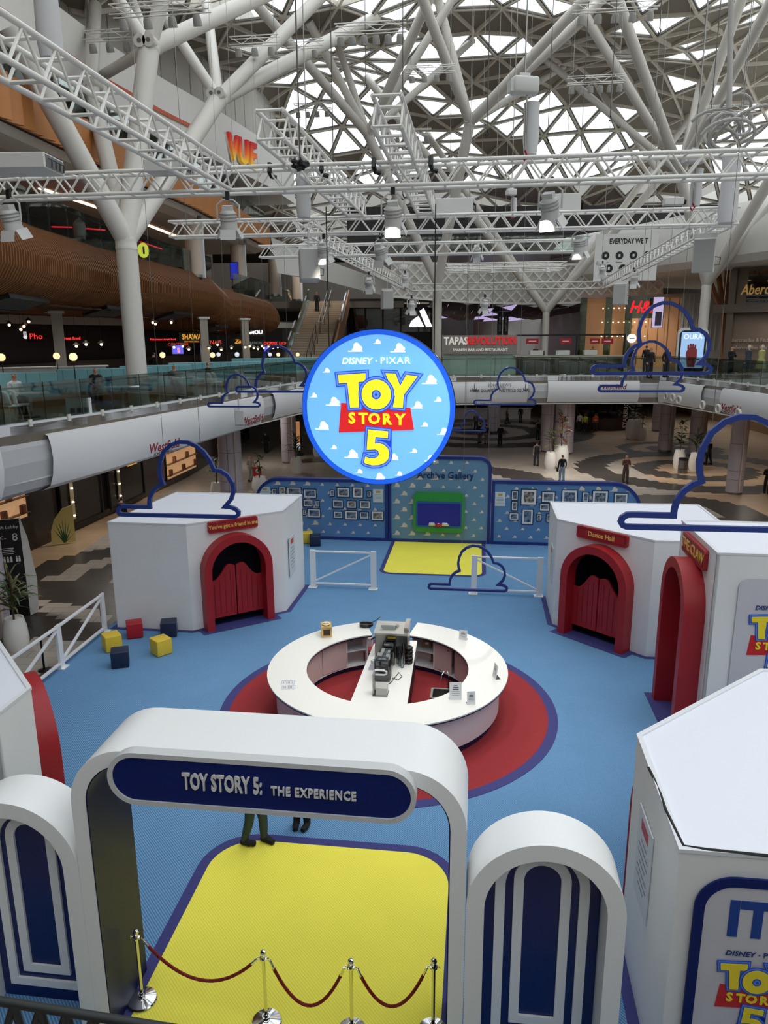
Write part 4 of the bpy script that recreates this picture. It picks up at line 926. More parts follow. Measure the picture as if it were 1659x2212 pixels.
FWH = M('fence_white', (232, 233, 236), .45)
def fence(posts, H, label, diag, wide=.16, plates=None):
    t = thing('fence', label, 'fence', S(posts[0][0], posts[0][1], .03), 0)
    for i, (u, v) in enumerate(posts):
        d = Vector((posts[min(i + 1, len(posts) - 1)][0] - posts[max(i - 1, 0)][0], posts[min(i + 1, len(posts) - 1)][1] - posts[max(i - 1, 0)][1])); an = math.atan2(d.y, d.x) + ST
        base = S(u, v, .03) - S(posts[0][0], posts[0][1], .03)
        MB().box((0, 0, H / 2), (wide, .07, H)).build('post', FWH, t, base, an); MB().box((wide / 2 + .02, 0, H / 2), (.05, .07, H - .01)).build('post_trim', FWH, t, base, an)
        MB().box((0, 0, .01), (wide + .16, .26, .02)).build('base_plate', FWH, t, base, an)
    for i in range(len(posts) - 1):
        a = S(*posts[i], .03); b = S(*posts[i + 1], .03)
        for nm, z in (('rail', H - .05), ('rail', .16)):
            rod(nm, a + Vector((0, 0, z)), b + Vector((0, 0, z)), .09, FWH, t, 'bar', .05, PI / 2 if False else 0)
        za, zb = (H - .1, .2) if diag[i] else (.2, H - .1)
        rod('brace', a + Vector((0, 0, za)), b + Vector((0, 0, zb)), .075, FWH, t, 'bar', .045)
    return t
fence([(-5.82, 25.2), (-3.6, 25.2)], 1.42, 'white timber fence panel left of the gallery mat', [0]); fence([(0.0, 25.12), (2.28, 25.12)], 1.42, 'white timber fence panel right of the gallery mat', [1])
fence([(-11.35, 20.35), (-11.3, 17.8), (-11.3, 15.1)], 1.27, 'white two-bay timber fence along the left edge of the stand', [1, 1])
def belt_post(p, label):
    t = thing('belt_barrier', label, 'barrier', p, 0, 'black belt barriers'); MB().lathe([(.17, 0), (.17, .012), (.12, .035), (.03, .04), (.03, .94), (.035, .95), (.035, 1.02), (0, 1.03)], 16).build('post', BLACK, t, smooth=True); MB().lathe([(.172, 0), (.172, .014)], 16).build('rubber_foot', DARK, t); MB().box((.04, 0, .98), (.04, .05, .06)).build('belt_clip', DARK, t)
belt_post(G(222, 1362), 'black belt-barrier post behind the far bay of the left fence'); belt_post(G(96, 1448), 'black belt-barrier post behind the near bay of the left fence')

ROPEM = M('rope_red', (128, 14, 22), .7, bump=.3)
SP = [(-4.42, 7.93), (-2.61, 7.80), (-1.45, 7.80), (-.39, 7.93)]; HS = 1.13
for k, (u, v) in enumerate(SP):
    t = thing('stanchion', ('chrome rope stanchion at the left foot of the gate', 'chrome rope stanchion second from the left in the row', 'chrome rope stanchion third from the left in the row', 'chrome rope stanchion beside the right leg of the gate')[k], 'stanchion', S(u, v, .045), ST, 'chrome stanchions')
    MB().lathe([(0, 0), (.2, 0), (.205, .012), (.19, .03), (.1, .05), (.04, .062), (.03, .075)], 28).build('base', CHROME, t, smooth=True)
    MB().tube((0, 0, .06), (0, 0, HS - .1), .024, 16).build('pole', CHROME, t, smooth=True)
    MB().lathe([(.03, HS - .12), (.05, HS - .115), (.05, HS - .09), (.03, HS - .085), (.028, HS - .06)], 18).build('collar', CHROME, t, smooth=True)
    MB().lathe([(.012, HS - .07), (.034, HS - .05), (.042, HS - .02), (.034, HS + .008), (.012, HS + .02), (0, HS + .021)], 18).build('finial', CHROME, t, smooth=True)
    MB().ringz(circ(.055, 16, (.0, .0)), circ(.045, 16, (0, 0)), .09, .11).build('foot_ring', CHROME, t)
    for s_ in (-1, 1): MB().path([(s_ * .045, 0, HS - .1), (s_ * .075, 0, HS - .09), (s_ * .08, 0, HS - .12)], .007, 6).build('rope_ring', CHROME, t)
for k in range(3):
    a = S(*SP[k], .045 + HS - .12) + EU * .085; b = S(*SP[k + 1], .045 + HS - .12) - EU * .085
    sag = (.5, .66, .6)[k]; n = 40; L = (b - a).length
    t = thing('barrier_rope', ('red twisted rope between the first and second stanchion', 'red twisted rope hanging between the two middle stanchions', 'red twisted rope between the third and last stanchion')[k], 'rope', a, 0, 'red barrier ropes')
    cp = [(b - a) * (i / n) + Vector((0, 0, -sag * (1 - (2 * i / n - 1) ** 2))) for i in range(n + 1)]
    i0, i1 = 2, n - 2
    for ph in range(3):
        pts = []
        m = 220
        for q in range(m + 1):
            x = i0 + (i1 - i0) * q / m; f = int(min(x, n - 1e-6)); p = cp[f].lerp(cp[f + 1], x - f); tg = (cp[f + 1] - cp[f]).normalized()
            s1 = EV; s2 = tg.cross(s1).normalized(); an = 2 * PI * (q / m * 26 + ph / 3)
            pts.append(p + (s1 * math.cos(an) + s2 * math.sin(an)) * .0115)
        MB().path(pts, .0125, 5).build('strand', ROPEM, t, smooth=True)
    for e0, e1 in ((0, i0), (n, i1)): rod('hook', a + cp[e0], a + cp[e1], .018, CHROME, t)
# ================================================================ GALLERY WALL
VG = 31.67
GALB = M('gallery_blue', (84, 128, 176), .6); GALC = M('gallery_centre_blue', (96, 136, 170), .6); GCL = M('cloud_print', (206, 198, 190), .7)
GNAV = M('gallery_navy', (24, 44, 118), .45)
def gal_panel(label, u0, u1, H, mat, rl, rr, d=.3):
    t = thing('gallery_wall', label, 'wall', S((u0 + u1) / 2, VG, .03), ST); w = (u1 - u0) / 2
    def outline(i):
        p = [(-w + i, i if i else 0), (w - i, i if i else 0)]; r = max(.02, rr - i)
        p += [(w - i - r + r * math.cos(math.radians(a)), H - i - r + r * math.sin(math.radians(a))) for a in range(0, 91, 10)]
        r = max(.02, rl - i); p += [(-w + i + r - r * math.sin(math.radians(a)), H - i - r + r * math.cos(math.radians(a))) for a in range(0, 91, 10)]
        return p
    MB().ring(outline(0), outline(.13), -.04, d).build('frame', GNAV, t); MB().slab(outline(.12), 0, .04).build('panel', mat, t)
    mb = MB(); k = 0; rnd = random.Random(3); z = .3
    while z < H - .3:
        x = -w + .35 + (.32 if k % 2 else 0)
        while x < w - .3:
            r = rl if x < 0 else rr
            if not (abs(x) > w - .5 and z > H - .6): small_cloud(mb, x, z, .34 if (k + int(x * 3)) % 2 else .2, -.008, 0)
            x += .68
        z += .36; k += 1
    stuff(mb.build('cloud_print', GCL, t)); return t
gl_ = gal_panel('left gallery wall with rows of framed pictures on cloud-patterned blue', -9.85, -3.82, 2.78, GALB, 1.1, .05)
gc_ = gal_panel('tall central gallery wall with cloud pattern and the archive title', -3.8, .68, 3.86, GALC, .05, .55, .34)
gr_ = gal_panel('right gallery wall with framed photographs on cloud-patterned blue', .7, 7.0, 2.84, GALB, .05, 1.2)
text('letters', 'Archive Gallery', .42, M('title_navy', (16, 36, 96), .5), gc_, TR(.25, -.02, 3.02), .008, 'CENTER', .006, .92)
# green display frame round a glowing blue niche (plain frame)
dn = thing('display_frame', 'bright green rounded frame around a glowing blue display niche', 'display', S(-1.57, VG - .02, .03), ST)
GRN = M('frame_green', (42, 140, 62), .35)
MB().ring(rrect(-1.12, .5, 1.12, 2.3, .25), rrect(-.97, .76, .97, 1.86, .08), -.14, 0).build('frame', GRN, dn)
MB().ring(rrect(-1.0, .72, 1.0, 1.9, .1), rrect(-.93, .8, .93, 1.8, .06), -.15, -.1).build('inner_rim', M('rim_blue', (30, 84, 150), .4), dn)
GLOW = M('niche_blue', (10, 14, 96), .5, emit=.6)
MB().slab(rrect(-.95, .78, .95, 1.84, .05), -.095, -.02).build('niche', GLOW, dn)
for k, (x, rgb, lb) in enumerate(((-.3, (206, 206, 226), 'pale shoe-shaped exhibit on the left of the niche'), (.27, (216, 216, 236), 'pale shoe-shaped exhibit on the right of the niche'))):
    t = thing('exhibit', lb, 'exhibit', S(-1.57 + x, VG - .16, .83), ST); MB().rbox((0, 0, .09), (.26, .1, .1), .04).build('upper', M('exhibit_%d' % k, rgb, .5), t, smooth=True); MB().rbox((.03, 0, .03), (.34, .11, .05), .02).build('sole', M('sole_yellow', (220, 200, 90), .5), t)
t = thing('exhibit', 'low red rounded exhibit in the middle of the niche', 'exhibit', S(-1.57, VG - .17, .83), ST); MB().lathe([(.16, 0), (.15, .06), (.08, .1), (0, .11)], 18).build('dome', M('exhibit_red', (190, 24, 40), .4), t); MB().lathe([(.05, .09), (.05, .115), (0, .12)], 12).build('cap', WHITE, t)
FR = []
LF = [(147, 235, 182, 278), (195, 222, 243, 278), (250, 225, 348, 283), (362, 238, 450, 300), (541, 243, 573, 290), (588, 228, 675, 294), (692, 224, 767, 299), (790, 250, 823, 294),
      (360, 310, 427, 358), (440, 315, 473, 360), (558, 311, 632, 368), (655, 317, 720, 369), (740, 316, 815, 372),
      (355, 375, 381, 417), (390, 370, 478, 433), (565, 388, 628, 437), (641, 383, 729, 447), (740, 392, 803, 441), (819, 387, 906, 451)]
RF = [(195, 104, 238, 160), (249, 96, 345, 187), (367, 110, 449, 173), (480, 100, 577, 180), (597, 112, 642, 170), (654, 104, 752, 180), (778, 118, 864, 180), (195, 166, 235, 220), (355, 178, 417, 221), (182, 230, 241, 273), (254, 210, 324, 297), (337, 239, 369, 279), (392, 237, 430, 286)]
ORD = ['first', 'second', 'third', 'fourth', 'fifth', 'sixth', 'seventh', 'eighth']
def pic_mat(k):
    r = random.Random(k * 7 + 1); m = bpy.data.materials.new('picture_%d' % k); m.use_nodes = True; nt = m.node_tree; b = nt.nodes['Principled BSDF']; b.inputs['Roughness'].default_value = .35
    tc = nt.nodes.new('ShaderNodeTexCoord'); n = nt.nodes.new('ShaderNodeTexNoise'); n.inputs['Scale'].default_value = 5 + r.random() * 6; n.inputs['Detail'].default_value = 3; nt.links.new(tc.outputs['Object'], n.inputs['Vector'])
    cr = nt.nodes.new('ShaderNodeValToRGB'); base = r.choice([(90, 96, 104), (80, 92, 110), (110, 104, 96), (70, 78, 92)]); cr.color_ramp.elements[0].position = .35; cr.color_ramp.elements[0].color = lin(tuple(int(x * .3) for x in base)) + (1,); cr.color_ramp.elements[1].position = .7; cr.color_ramp.elements[1].color = lin(tuple(min(255, int(x * 1.7)) for x in base)) + (1,)
    nt.links.new(n.outputs['Fac'], cr.inputs['Fac']); nt.links.new(cr.outputs['Color'], b.inputs['Base Color']); return m
PM = [pic_mat(k) for k in range(7)]; PFR = M('picture_frame_dark', (22, 34, 58), .4); PMT = M('picture_mount', (226, 226, 228), .6)
def picture(u0, z0, u1, z1, label, k):
    t = thing('picture_frame', label, 'picture', S((u0 + u1) / 2, VG - .01, (z0 + z1) / 2), ST, 'framed pictures on the gallery walls'); w = (u1 - u0) / 2; h = (z1 - z0) / 2
    MB().ring([(-w, -h), (w, -h), (w, h), (-w, h)], [(-w + .03, -h + .03), (w - .03, -h + .03), (w - .03, h - .03), (-w + .03, h - .03)], -.035, 0).build('frame', PFR, t)
    MB().box((0, -.012, 0), (2 * w - .04, .01, 2 * h - .04)).build('mount', PMT, t)
    q = min(w, h) * .28 + .03; MB().box((0, -.02, 0), (2 * (w - q), .008, 2 * (h - q))).build('photo', PM[k % 7], t)
for side, lst, x0, y0, sc, nm in (('l', LF, 540, 980, .3195, 'left'), ('r', RF, 1030, 1020, .3792, 'right')):
    rows = {}
    for f in lst:
        cy = (f[1] + f[3]) / 2; key = 0 if cy < (302 if side == 'l' else 165) else (1 if cy < (375 if side == 'l' else 225) else 2); rows.setdefault(key, []).append(f)
    for key in rows:
        rows[key].sort()
        for k, f in enumerate(rows[key]):
            a = GV(x0 + f[0] * sc, y0 + f[3] * sc, VG - .02); b = GV(x0 + f[2] * sc, y0 + f[1] * sc, VG - .02)
            picture(a[0], a[1], b[0], b[1], 'framed picture, %s from the left in the %s row of the %s gallery wall' % (ORD[k], ('top', 'middle', 'bottom')[key], nm), k * 3 + key + len(side))
for x0, y0, x1, y1, lb in ((562, 1052, 583, 1075, 'pale text poster at the left end of the left gallery wall'), (806, 1057, 828, 1085, 'pale text poster at the right end of the left gallery wall'), (1069, 1063, 1092, 1093, 'pale text poster at the left end of the right gallery wall')):
    a = GV(x0, y1, VG - .02); b = GV(x1, y0, VG - .02); t = thing('text_poster', lb, 'poster', S((a[0] + b[0]) / 2, VG - .01, (a[1] + b[1]) / 2), ST); w = b[0] - a[0]; h = b[1] - a[1]
    MB().box((0, -.012, 0), (w, .012, h)).build('sheet', M('poster_pale', (196, 206, 214), .6), t); MB().box((0, -.02, h * .3), (w * .4, .004, h * .16)).build('emblem', M('poster_emblem', (176, 150, 80), .6), t)
    for k in range(5): MB().box((0, -.02, h * (.1 - k * .1)), (w * .7, .003, h * .025)).build('text_line', M('poster_ink', (120, 132, 146), .6), t)

# ================================================================ ROUND HANGING SIGN
YS = 17.0; cS = GY(816, 882.5, YS); RS = 167.5 / FPX * (cS - CAMP).dot(_f)
sgn = thing('round_sign', 'round glowing blue sign with the yellow toy lettering hanging over the counter', 'sign', cS, ST)
MB().slab([(RS * math.cos(2 * PI * i / 72), RS * math.sin(2 * PI * i / 72)) for i in range(72)], 0, .16).build('housing', BLACK, sgn)
ci = lambda r: [(r * math.cos(2 * PI * i / 72), r * math.sin(2 * PI * i / 72)) for i in range(72)]
SGE = .75
MB().slab(ci(RS * .935), -.012, 0).build('face', M('sign_face_blue', (112, 182, 250), .5, emit=SGE), sgn)
MB().ring(ci(RS * .993), ci(RS * .93), -.02, 0).build('rim', M('sign_rim_blue', (24, 88, 216), .5, emit=SGE), sgn)
kS = RS / 780
SCL = [(588, 280, 150), (805, 205, 78), (1012, 287, 150), (290, 482, 76), (1325, 595, 150), (152, 730, 76), (350, 812, 146), (1200, 835, 120), (1408, 765, 78), (232, 1056, 144), (1277, 1015, 76), (1465, 1096, 120), (346, 1256, 74), (530, 1345, 146), (960, 1358, 110), (1170, 1284, 78), (1335, 1370, 110), (608, 1503, 76), (1020, 1520, 76), (810, 1578, 140)]
WCL = M('sign_cloud', (250, 248, 238), .5, emit=SGE)
for x, z, w in SCL:
    mb = MB(); small_cloud(mb, (x - 807) * kS, -(z - 839) * kS, w * kS, -.018, -.011); mb.build('cloud', WCL, sgn)
logo(sgn, kS, 0, 0, -.018, SGE)
for sx in (-.62, .72): rod('wire', cS + EU * RS * sx + Vector((0, 0, RS * math.sqrt(1 - sx * sx))), cS + EU * RS * sx + Vector((0, 0, 11.7 - cS.z)), .012, DARK, sgn, 'rod6')

# ================================================================ HANGING CLOUD OUTLINES
CBL = M('cloud_blue', (26, 52, 126), .45)
def cloud(xl, xr, yb, Y, label, ztop=24.0):
    a = GY(xl, yb, Y); w = (xr - xl) / FPX * (a - CAMP).dot(_f)
    t = thing('hanging_cloud', label, 'decoration', a, ST, 'blue cloud outlines hung over the stand')
    pts = [(p[0] * w, 0, p[1] * w) for p in CLOUD]; r = max(.03, w * .0145)
    mb = MB(); P = [(p[0], p[2]) for p in pts][::-1]
    mb.ring(offset_poly(P, r), offset_poly(P, -r), -.05, .05).build('outline', CBL, t)
    for q in (.42, .72):
        top = max(p[1] for p in CLOUD if abs(p[0] - q) < .08) * w
        rod('wire', a + EU * (q * w) + Vector((0, 0, top)), a + EU * (q * w) + Vector((0, 0, max(top + 1, ztop - a.z))), .006, STEEL, t, 'rod6')
cloud(256, 525, 1111, 18.6, 'large blue cloud outline in front of the back left booth'); cloud(450, 565, 878, 27, 'small blue cloud outline left of the round sign, in front of a larger one')
cloud(511, 672, 846, 29, 'blue cloud outline half hidden by the left edge of the round sign'); cloud(1024, 1155, 873, 29, 'blue cloud outline in front of the printed bridge, right of the sign')
cloud(1278, 1524, 807, 19.5, 'large blue cloud outline in front of the right-hand column'); cloud(1293, 1469, 845, 20.5, 'blue cloud outline hanging inside and below the large right one')
cloud(1340, 1742, 1137, 13.2, 'largest blue cloud outline, cut off by the right edge'); cloud(926, 1093, 1271, 21.5, 'low blue cloud outline in front of the right fence panel')
cloud(975, 1048, 931, 33, 'small far blue cloud outline beside the right edge of the round sign')

# ================================================================ TRUSSES
ZR = 11.9
def truss(label, a, b, size=.4, per=.62, z=None, name='lighting_truss'):
    a = Vector(a); b = Vector(b); d = b - a; L = d.length; dn = d.normalized(); sd = dn.cross(Vector((0, 0, 1))).normalized(); h = size / 2; up = Vector((0, 0, 1))
    t = thing(name, label, 'truss', a, 0, 'white lighting trusses'); n = max(2, round(L / per)); st = L / n
    for x in (-h, h):
        for zz in (-h, h): rod('chord', a + sd * x + up * zz, b + sd * x + up * zz, .035 * size / .4, TRUSSW, t)
    for i in range(n):
        p = a + dn * (st * i); m = a + dn * (st * (i + .5)); q = a + dn * (st * (i + 1))
        for x in (-h, h):
            rod('brace', p + sd * x - up * h, m + sd * x + up * h, .02, TRUSSW, t, 'rod6'); rod('brace', m + sd * x + up * h, q + sd * x - up * h, .02, TRUSSW, t, 'rod6')
        for zz in (-h, h): rod('rung', p - sd * h + up * zz, p + sd * h + up * zz, .024, TRUSSW, t, 'rod6')
    return t
truss('long white box truss crossing the whole view above the sign, nearest of the cross trusses', S(-9.9, 14.9, ZR), S(8.5, 14.9, ZR))
truss('white box truss coming from behind the camera at the upper left', S(-4.95, 1.5, ZR), S(-4.95, 14.6, ZR), .42)
truss('second white cross truss, carrying speakers and lamps above the middle of the stand', S(-8.67, 21.25, ZR), S(6.5, 21.25, ZR))
truss('third white cross truss, shorter and farther back', S(-7.85, 27.2, ZR), S(3.4, 27.2, ZR), .38)
truss('white truss receding along the left side of the rig', S(-5.0, 21.6, ZR), S(-4.5, 48.6, ZR), .4, .8)
truss('white truss receding along the right side of the rig', S(6.3, 21.6, ZR), S(7.5, 48.6, ZR), .4, .8)
truss('far white cross truss closing the rig', S(-4.5, 48.9, ZR), S(7.5, 48.9, ZR), .4, .8)
truss('short white truss lying on top of the front one, left of centre', S(-3.5, 13.0, ZR + .47), S(-3.4, 21.6, ZR + .47), .44)
truss('short white truss lying on top of the front one, near the middle', S(-1.5, 12.5, ZR + .47), S(-1.5, 21.6, ZR + .47), .44)

# lights, speakers, boxes and hoists on the rig
LBODY = M('lamp_white', (206, 206, 204), .4); LENS = M('lamp_lens_lit', (255, 216, 140), .4, emit=2.6); LENSO = M('lamp_lens_off', (120, 122, 126), .1)
def stage_light(px, py, Y, lit, label, s=1., rz=0., tilt=.5):
    p = GY(px, py, Y); t = thing('stage_light', label, 'stage light', p, ST + rz, 'white stage lights on the trusses')
    T = Matrix.Rotation(tilt, 4, 'X') @ Matrix.Scale(s, 4)
    MB().lathe([(.0, .2), (.12, .2), (.16, .14), (.165, -.08), (.175, -.16), (.16, -.17)], 16, T=T).build('housing', LBODY, t, smooth=True)
    MB().lathe([(.0, -.15), (.155, -.15), (.155, -.165), (0, -.168)], 16, T=T).build('lens', LENS if lit else LENSO, t)
    for a in range(4): MB().box((0, 0, -.09), (.3, .012, .2), T=T @ Matrix.Rotation(a * PI / 2, 4, 'Z') @ Matrix.Translation((0, -.17, -.15)) @ Matrix.Rotation(-.45, 4, 'X')).build('barn_door', LBODY, t)
    for z in (.02, .08, .14): MB().lathe([(.172, z - .012), (.178, z), (.172, z + .012)], 16, T=T).build('cooling_fin', M('lamp_grey', (160, 160, 158), .4), t)
    MB().box((0, 0, .24), (.2, .16, .1), T=T).build('rear_box', LBODY, t)
    MB().path([(-.22 * s, 0, 0), (-.22 * s, 0, .3 * s), (-.1 * s, 0, .4 * s), (.1 * s, 0, .4 * s), (.22 * s, 0, .3 * s), (.22 * s, 0, 0)], .018 * s, 6).build('yoke', LBODY, t)
    MB().box((0, 0, .47 * s), (.08 * s, .06 * s, .16 * s)).build('clamp', DARK, t)
    if lit:
        l = bpy.data.lights.new('lamp_beam', 'SPOT'); l.energy = 700; l.spot_size = 1.5; l.spot_blend = .9; l.shadow_soft_size = .14; l.color = (1, .92, .8)
        o = bpy.data.objects.new('lamp_beam', l); COL.objects.link(o); o.parent = t; o.location = (0, -.12 * s, -.22 * s)
        tgt = basis(t).inverted() @ S(-2, 17, 1); o.rotation_mode = 'QUATERNION'; o.rotation_quaternion = (tgt - o.location).to_track_quat('-Z', 'Y')
SL = [(25, 478, 14.6, 0, 'white stage light with barn doors at the far left, below the front truss', 1.15), (494, 478, 14.8, 0, 'white stage light under the front truss left of centre', 1.1), (849, 468, 14.9, 1, 'glowing warm stage light under the front truss, directly above the sign', 1.15), (1188, 452, 14.9, 1, 'glowing stage light under the front truss right of centre', 1.2),
      (823, 548, 21.0, 0, 'stage light on the second truss just right of the sign centre', 1.1), (1252, 532, 21.0, 1, 'glowing stage light on the second truss at the right', 1.1), (1030, 545, 27, 0, 'stage light on the third truss near the middle', 1.), (700, 545, 21, 1, 'stage light beside the left grey speaker', 1.0),
      (797, 614, 34, 0, 'pair-end stage light low on the left side truss', 1.2), (875, 605, 40, 0, 'small far stage light left of the far truss corner', 1.0), (889, 664, 40, 1, 'pale shaded light hanging below the far left corner of the rig', 1.3), (1047, 662, 40, 1, 'pale shaded light hanging below the far truss', 1.3), (1370, 606, 34, 0, 'small stage light under the right side truss', 1.1), (1301, 585, 38, 0, 'small stage light on top of the right side truss', 1.)]
for k, (x, y, Y, lit, lb, s) in enumerate(SL): stage_light(x, y, Y, lit, lb, s * .86, random.uniform(-.5, .5), random.uniform(.2, .7))
def speaker(px, py, Y, w, h, d, rz, tilt, label):
    p = GY(px, py, Y); t = thing('loudspeaker', label, 'loudspeaker', p, ST + rz, 'grey loudspeakers on the rig'); T = Matrix.Rotation(tilt, 4, 'X')
    MB().rbox((0, 0, 0), (w, d, h), .02, 1, T=T).build('cabinet', M('speaker_grey', (196, 196, 194), .5), t); MB().box((0, -d / 2 - .006, 0), (w * .9, .012, h * .93), T=T).build('grille', M('speaker_grille', (168, 168, 166), .6), t)
    MB().box((0, d / 2 + .004, .1), (w * .4, .01, h * .35), T=T).build('rear_plate', LBODY, t); MB().box((0, 0, h / 2 + .06), (w * 1.05, .06, .12), T=T).build('bracket', LBODY, t); MB().tube((0, 0, h / 2), (0, 0, h / 2 + .5), .03).build('hanger', LBODY, t)
    MB().path([(w / 2, 0, -h * .3), (w / 2 + .12, 0, -h * .3), (w / 2 + .14, 0, -h * .1), (w / 2, 0, -.05)], .01, 5).build('lead', BLACK, t)
speaker(668, 574, 21.2, .52, .82, .45, .35, -.15, 'large grey loudspeaker hanging at the left of the rig'); speaker(1521, 551, 21.2, .56, .88, .45, -.3, .15, 'large grey loudspeaker hanging at the right of the rig')
speaker(836, 648, 40, .56, .9, .5, .4, 0, 'small far grey loudspeaker at the far left corner of the rig'); speaker(1341, 636, 34, .56, .9, .5, -.4, 0, 'small far grey loudspeaker below the right side truss')
speaker(517, 903, 30.5, .35, .6, .3, .4, -.25, 'small white loudspeaker fixed to the left fascia'); speaker(1486, 852, 42.5, .35, .5, .3, -.3, .25, 'small white loudspeaker fixed to the right fascia')
def box_unit(px, py, Y, w, h, d, rz, label):
    p = GY(px, py, Y); t = thing('control_box', label, 'control box', p, ST + rz, 'white boxes on the trusses')
    MB().rbox((0, 0, 0), (w, d, h), .012, 1).build('case', LBODY, t); MB().box((w / 2 + .004, 0, 0), (.008, d * .85, h * .8)).build('connector_panel', M('panel_dark', (96, 96, 98), .4), t)
    for k in range(4): MB().path([(w / 2, -d * .3 + k * d * .2, h * .2), (w / 2 + .07, -d * .3 + k * d * .2, h * .1), (w / 2 + .06, -d * .3 + k * d * .2, -h * .4)], .012, 5).build('plug', BLACK, t)
box_unit(50, 356, 14.6, 1.15, .26, .8, .1, 'big white control box on the front truss at the far left'); box_unit(362, 362, 15.2, .75, .22, .5, 0, 'flat white box behind the front truss, left'); box_unit(978, 448, 21.5, 1.1, .42, .4, 0, 'white box on the second truss right of the centre'); box_unit(1218, 442, 21.5, .85, .5, .4, 0, 'tall white box beside the lit lamp on the second truss'); box_unit(1454, 436, 21.6, .5, .18, .35, 0, 'flat white box on the second truss at the right')
def hoist(px, py, Y, label, bag=None, s=1., zc=25):
    p = GY(px, py, Y); t = thing('chain_hoist', label, 'hoist', p, ST + .3)
    MB().rbox((0, 0, 0), (.5 * s, .28 * s, .3 * s), .05 * s, 2).build('motor', LBODY, t, smooth=True, angle=.9); MB().box((-.27 * s, 0, -.02), (.06 * s, .2 * s, .2 * s)).build('end_cap', LBODY, t); MB().box((0, 0, .19 * s), (.2 * s, .04, .06)).build('handle', LBODY, t)
    rod('chain', p + Vector((0, 0, .15 * s)), (p.x, p.y, zc), .014, STEEL, t, 'rod6'); rod('chain', p + Vector((.05, 0, -.15 * s)), p + Vector((.05, 0, -1.1 * s)), .016, STEEL, t, 'rod6')
    MB().path([(.05, 0, -1.1 * s), (.1, 0, -1.2 * s), (.05, 0, -1.28 * s), (0, 0, -1.2 * s)], .02 * s, 6).build('hook', M('hook_red', (170, 30, 40), .4), t)
    if bag: MB().lathe([(.0, -1.18 * s), (.12 * s, -1.15 * s), (.15 * s, -.9 * s), (.14 * s, -.4 * s), (.15 * s, -.25 * s), (.12 * s, -.24 * s)], 14, (.2 * s, .1, 0)).build('chain_bag', M('bag_white', (206, 206, 208), .8, bump=.3, bscale=6), t, smooth=True)
hoist(1133, 186, 14.5, 'white chain hoist with a hanging bag above the front truss, right of centre', True, .95); hoist(1500, 340, 16.5, 'white chain hoist half hidden behind the front truss on the right', True, .8)
hoist(1300, 568, 46, 'small far chain hoist at the right far corner of the rig', True, 1.0); hoist(872, 578, 46, 'small far chain hoist at the left far corner of the rig', True, 1.0); hoist(1105, 415, 24, 'small chain hoist standing over the second truss', True, .6)
for px, py, Y, s, lb in ((103, 40, 12.0, 1.0, 'long white chain bag hanging at the upper left corner'), (655, 420, 17, .9, 'white chain bag hanging behind the front truss near the cinema sign'), (1575, 420, 20.0, 1.3, 'long white chain bag at the right end of the second truss')):
    p = GY(px, py, Y); t = thing('chain_bag', lb, 'bag', p, 0); MB().lathe([(.0, -.55 * s), (.15 * s, -.52 * s), (.18 * s, -.3 * s), (.16 * s, .4 * s), (.19 * s, .7 * s), (.16 * s, .7 * s)], 14).build('bag', M('bag_white', (206, 206, 208), .8, bump=.3, bscale=6), t, smooth=True); rod('strap', p + Vector((.1, 0, .6 * s)), (p.x + .1, p.y, 24), .012, STEEL, t, 'rod6')
# hanging wires and hooks
for k, (px, py, Y) in enumerate(((648, 340, 14), (1052, 280, 20), (1425, 60, 24), (1318, 250, 26), (1183, 300, 28), (1530, 310, 22), (720, 345, 22), (790, 180, 30), (870, 420, 24), (1250, 420, 30))):
    p = GY(px, py, Y); t = thing('hanging_chain', 'thin dark hanging chain with a small hook, %s from the left above the rig' % ['first', 'sixth', 'ninth', 'eighth', 'seventh', 'tenth', 'second', 'third', 'fourth', 'fifth'][k], 'chain', p, 0, 'hanging chains')
    rod('chain', p, (p.x, p.y, 25), .013, M('chain_grey', (84, 82, 80), .5), t, 'rod6'); MB().path([(0, 0, 0), (.04, 0, -.08), (0, 0, -.16), (-.04, 0, -.1)], .022, 6).build('hook', BLACK, t)
tag(MB().path([GY(648, 335, 14) + Vector((.12 * math.sin(k * 1.9), .12 * math.cos(k * 1.4), -.16 + .05 * math.sin(k * 2.3))) for k in range(22)], .045, 6).build('cable_bundle', BLACK, None), 'knotted black cable bundle on the front truss near the cinema sign', 'cable')
cb = thing('cable_loops', 'thick grey looped cables hanging above the front truss at the right', 'cable', GY(1575, 250, 15), 0)
for k in range(9):
    r = random.Random(k); a = r.uniform(.2, .55); pts = []
    for q in range(14):
        an = PI * (.1 + 1.5 * q / 13); pts.append((.35 * (k % 3 - 1) * .4 + a * math.cos(an) * (1 if k % 2 else -1), .1 * k - .4, .3 * math.sin(an) - .25))
    RM = Matrix.Rotation(r.uniform(-.9, .9), 3, 'X') @ Matrix.Rotation(r.uniform(-.8, .8), 3, 'Y'); pts = [tuple(RM @ Vector(q_)) for q_ in pts]
    MB().path(pts, .03, 7).build('loop', M('cable_grey', (170, 168, 164), .5), cb, smooth=True)
rod('riser', GY(1575, 235, 15), GY(1580, -30, 15.2), .05, MATS['cable_grey'], cb)
for k, (u, v, dz) in enumerate(((-4.0, 15.0, .26), (-3.0, 15.0, .26), (-2.0, 14.9, .26), (-.95, 14.9, .26))):
    t = tag(MB().path([S(u, v - .26, ZR + dz), S(u, v - .3, ZR + .1), S(u + .03, v - .27, ZR + .02), S(u + .12, v - .24, ZR + .0)], .045, 6).build('strap', BLACK, None), ['black webbing strap hanging at the left end of the two short trusses', 'black webbing strap right of the leftmost one on the front truss', 'black webbing strap under the middle short truss, left side', 'black webbing strap under the middle short truss, right side'][k], 'strap')

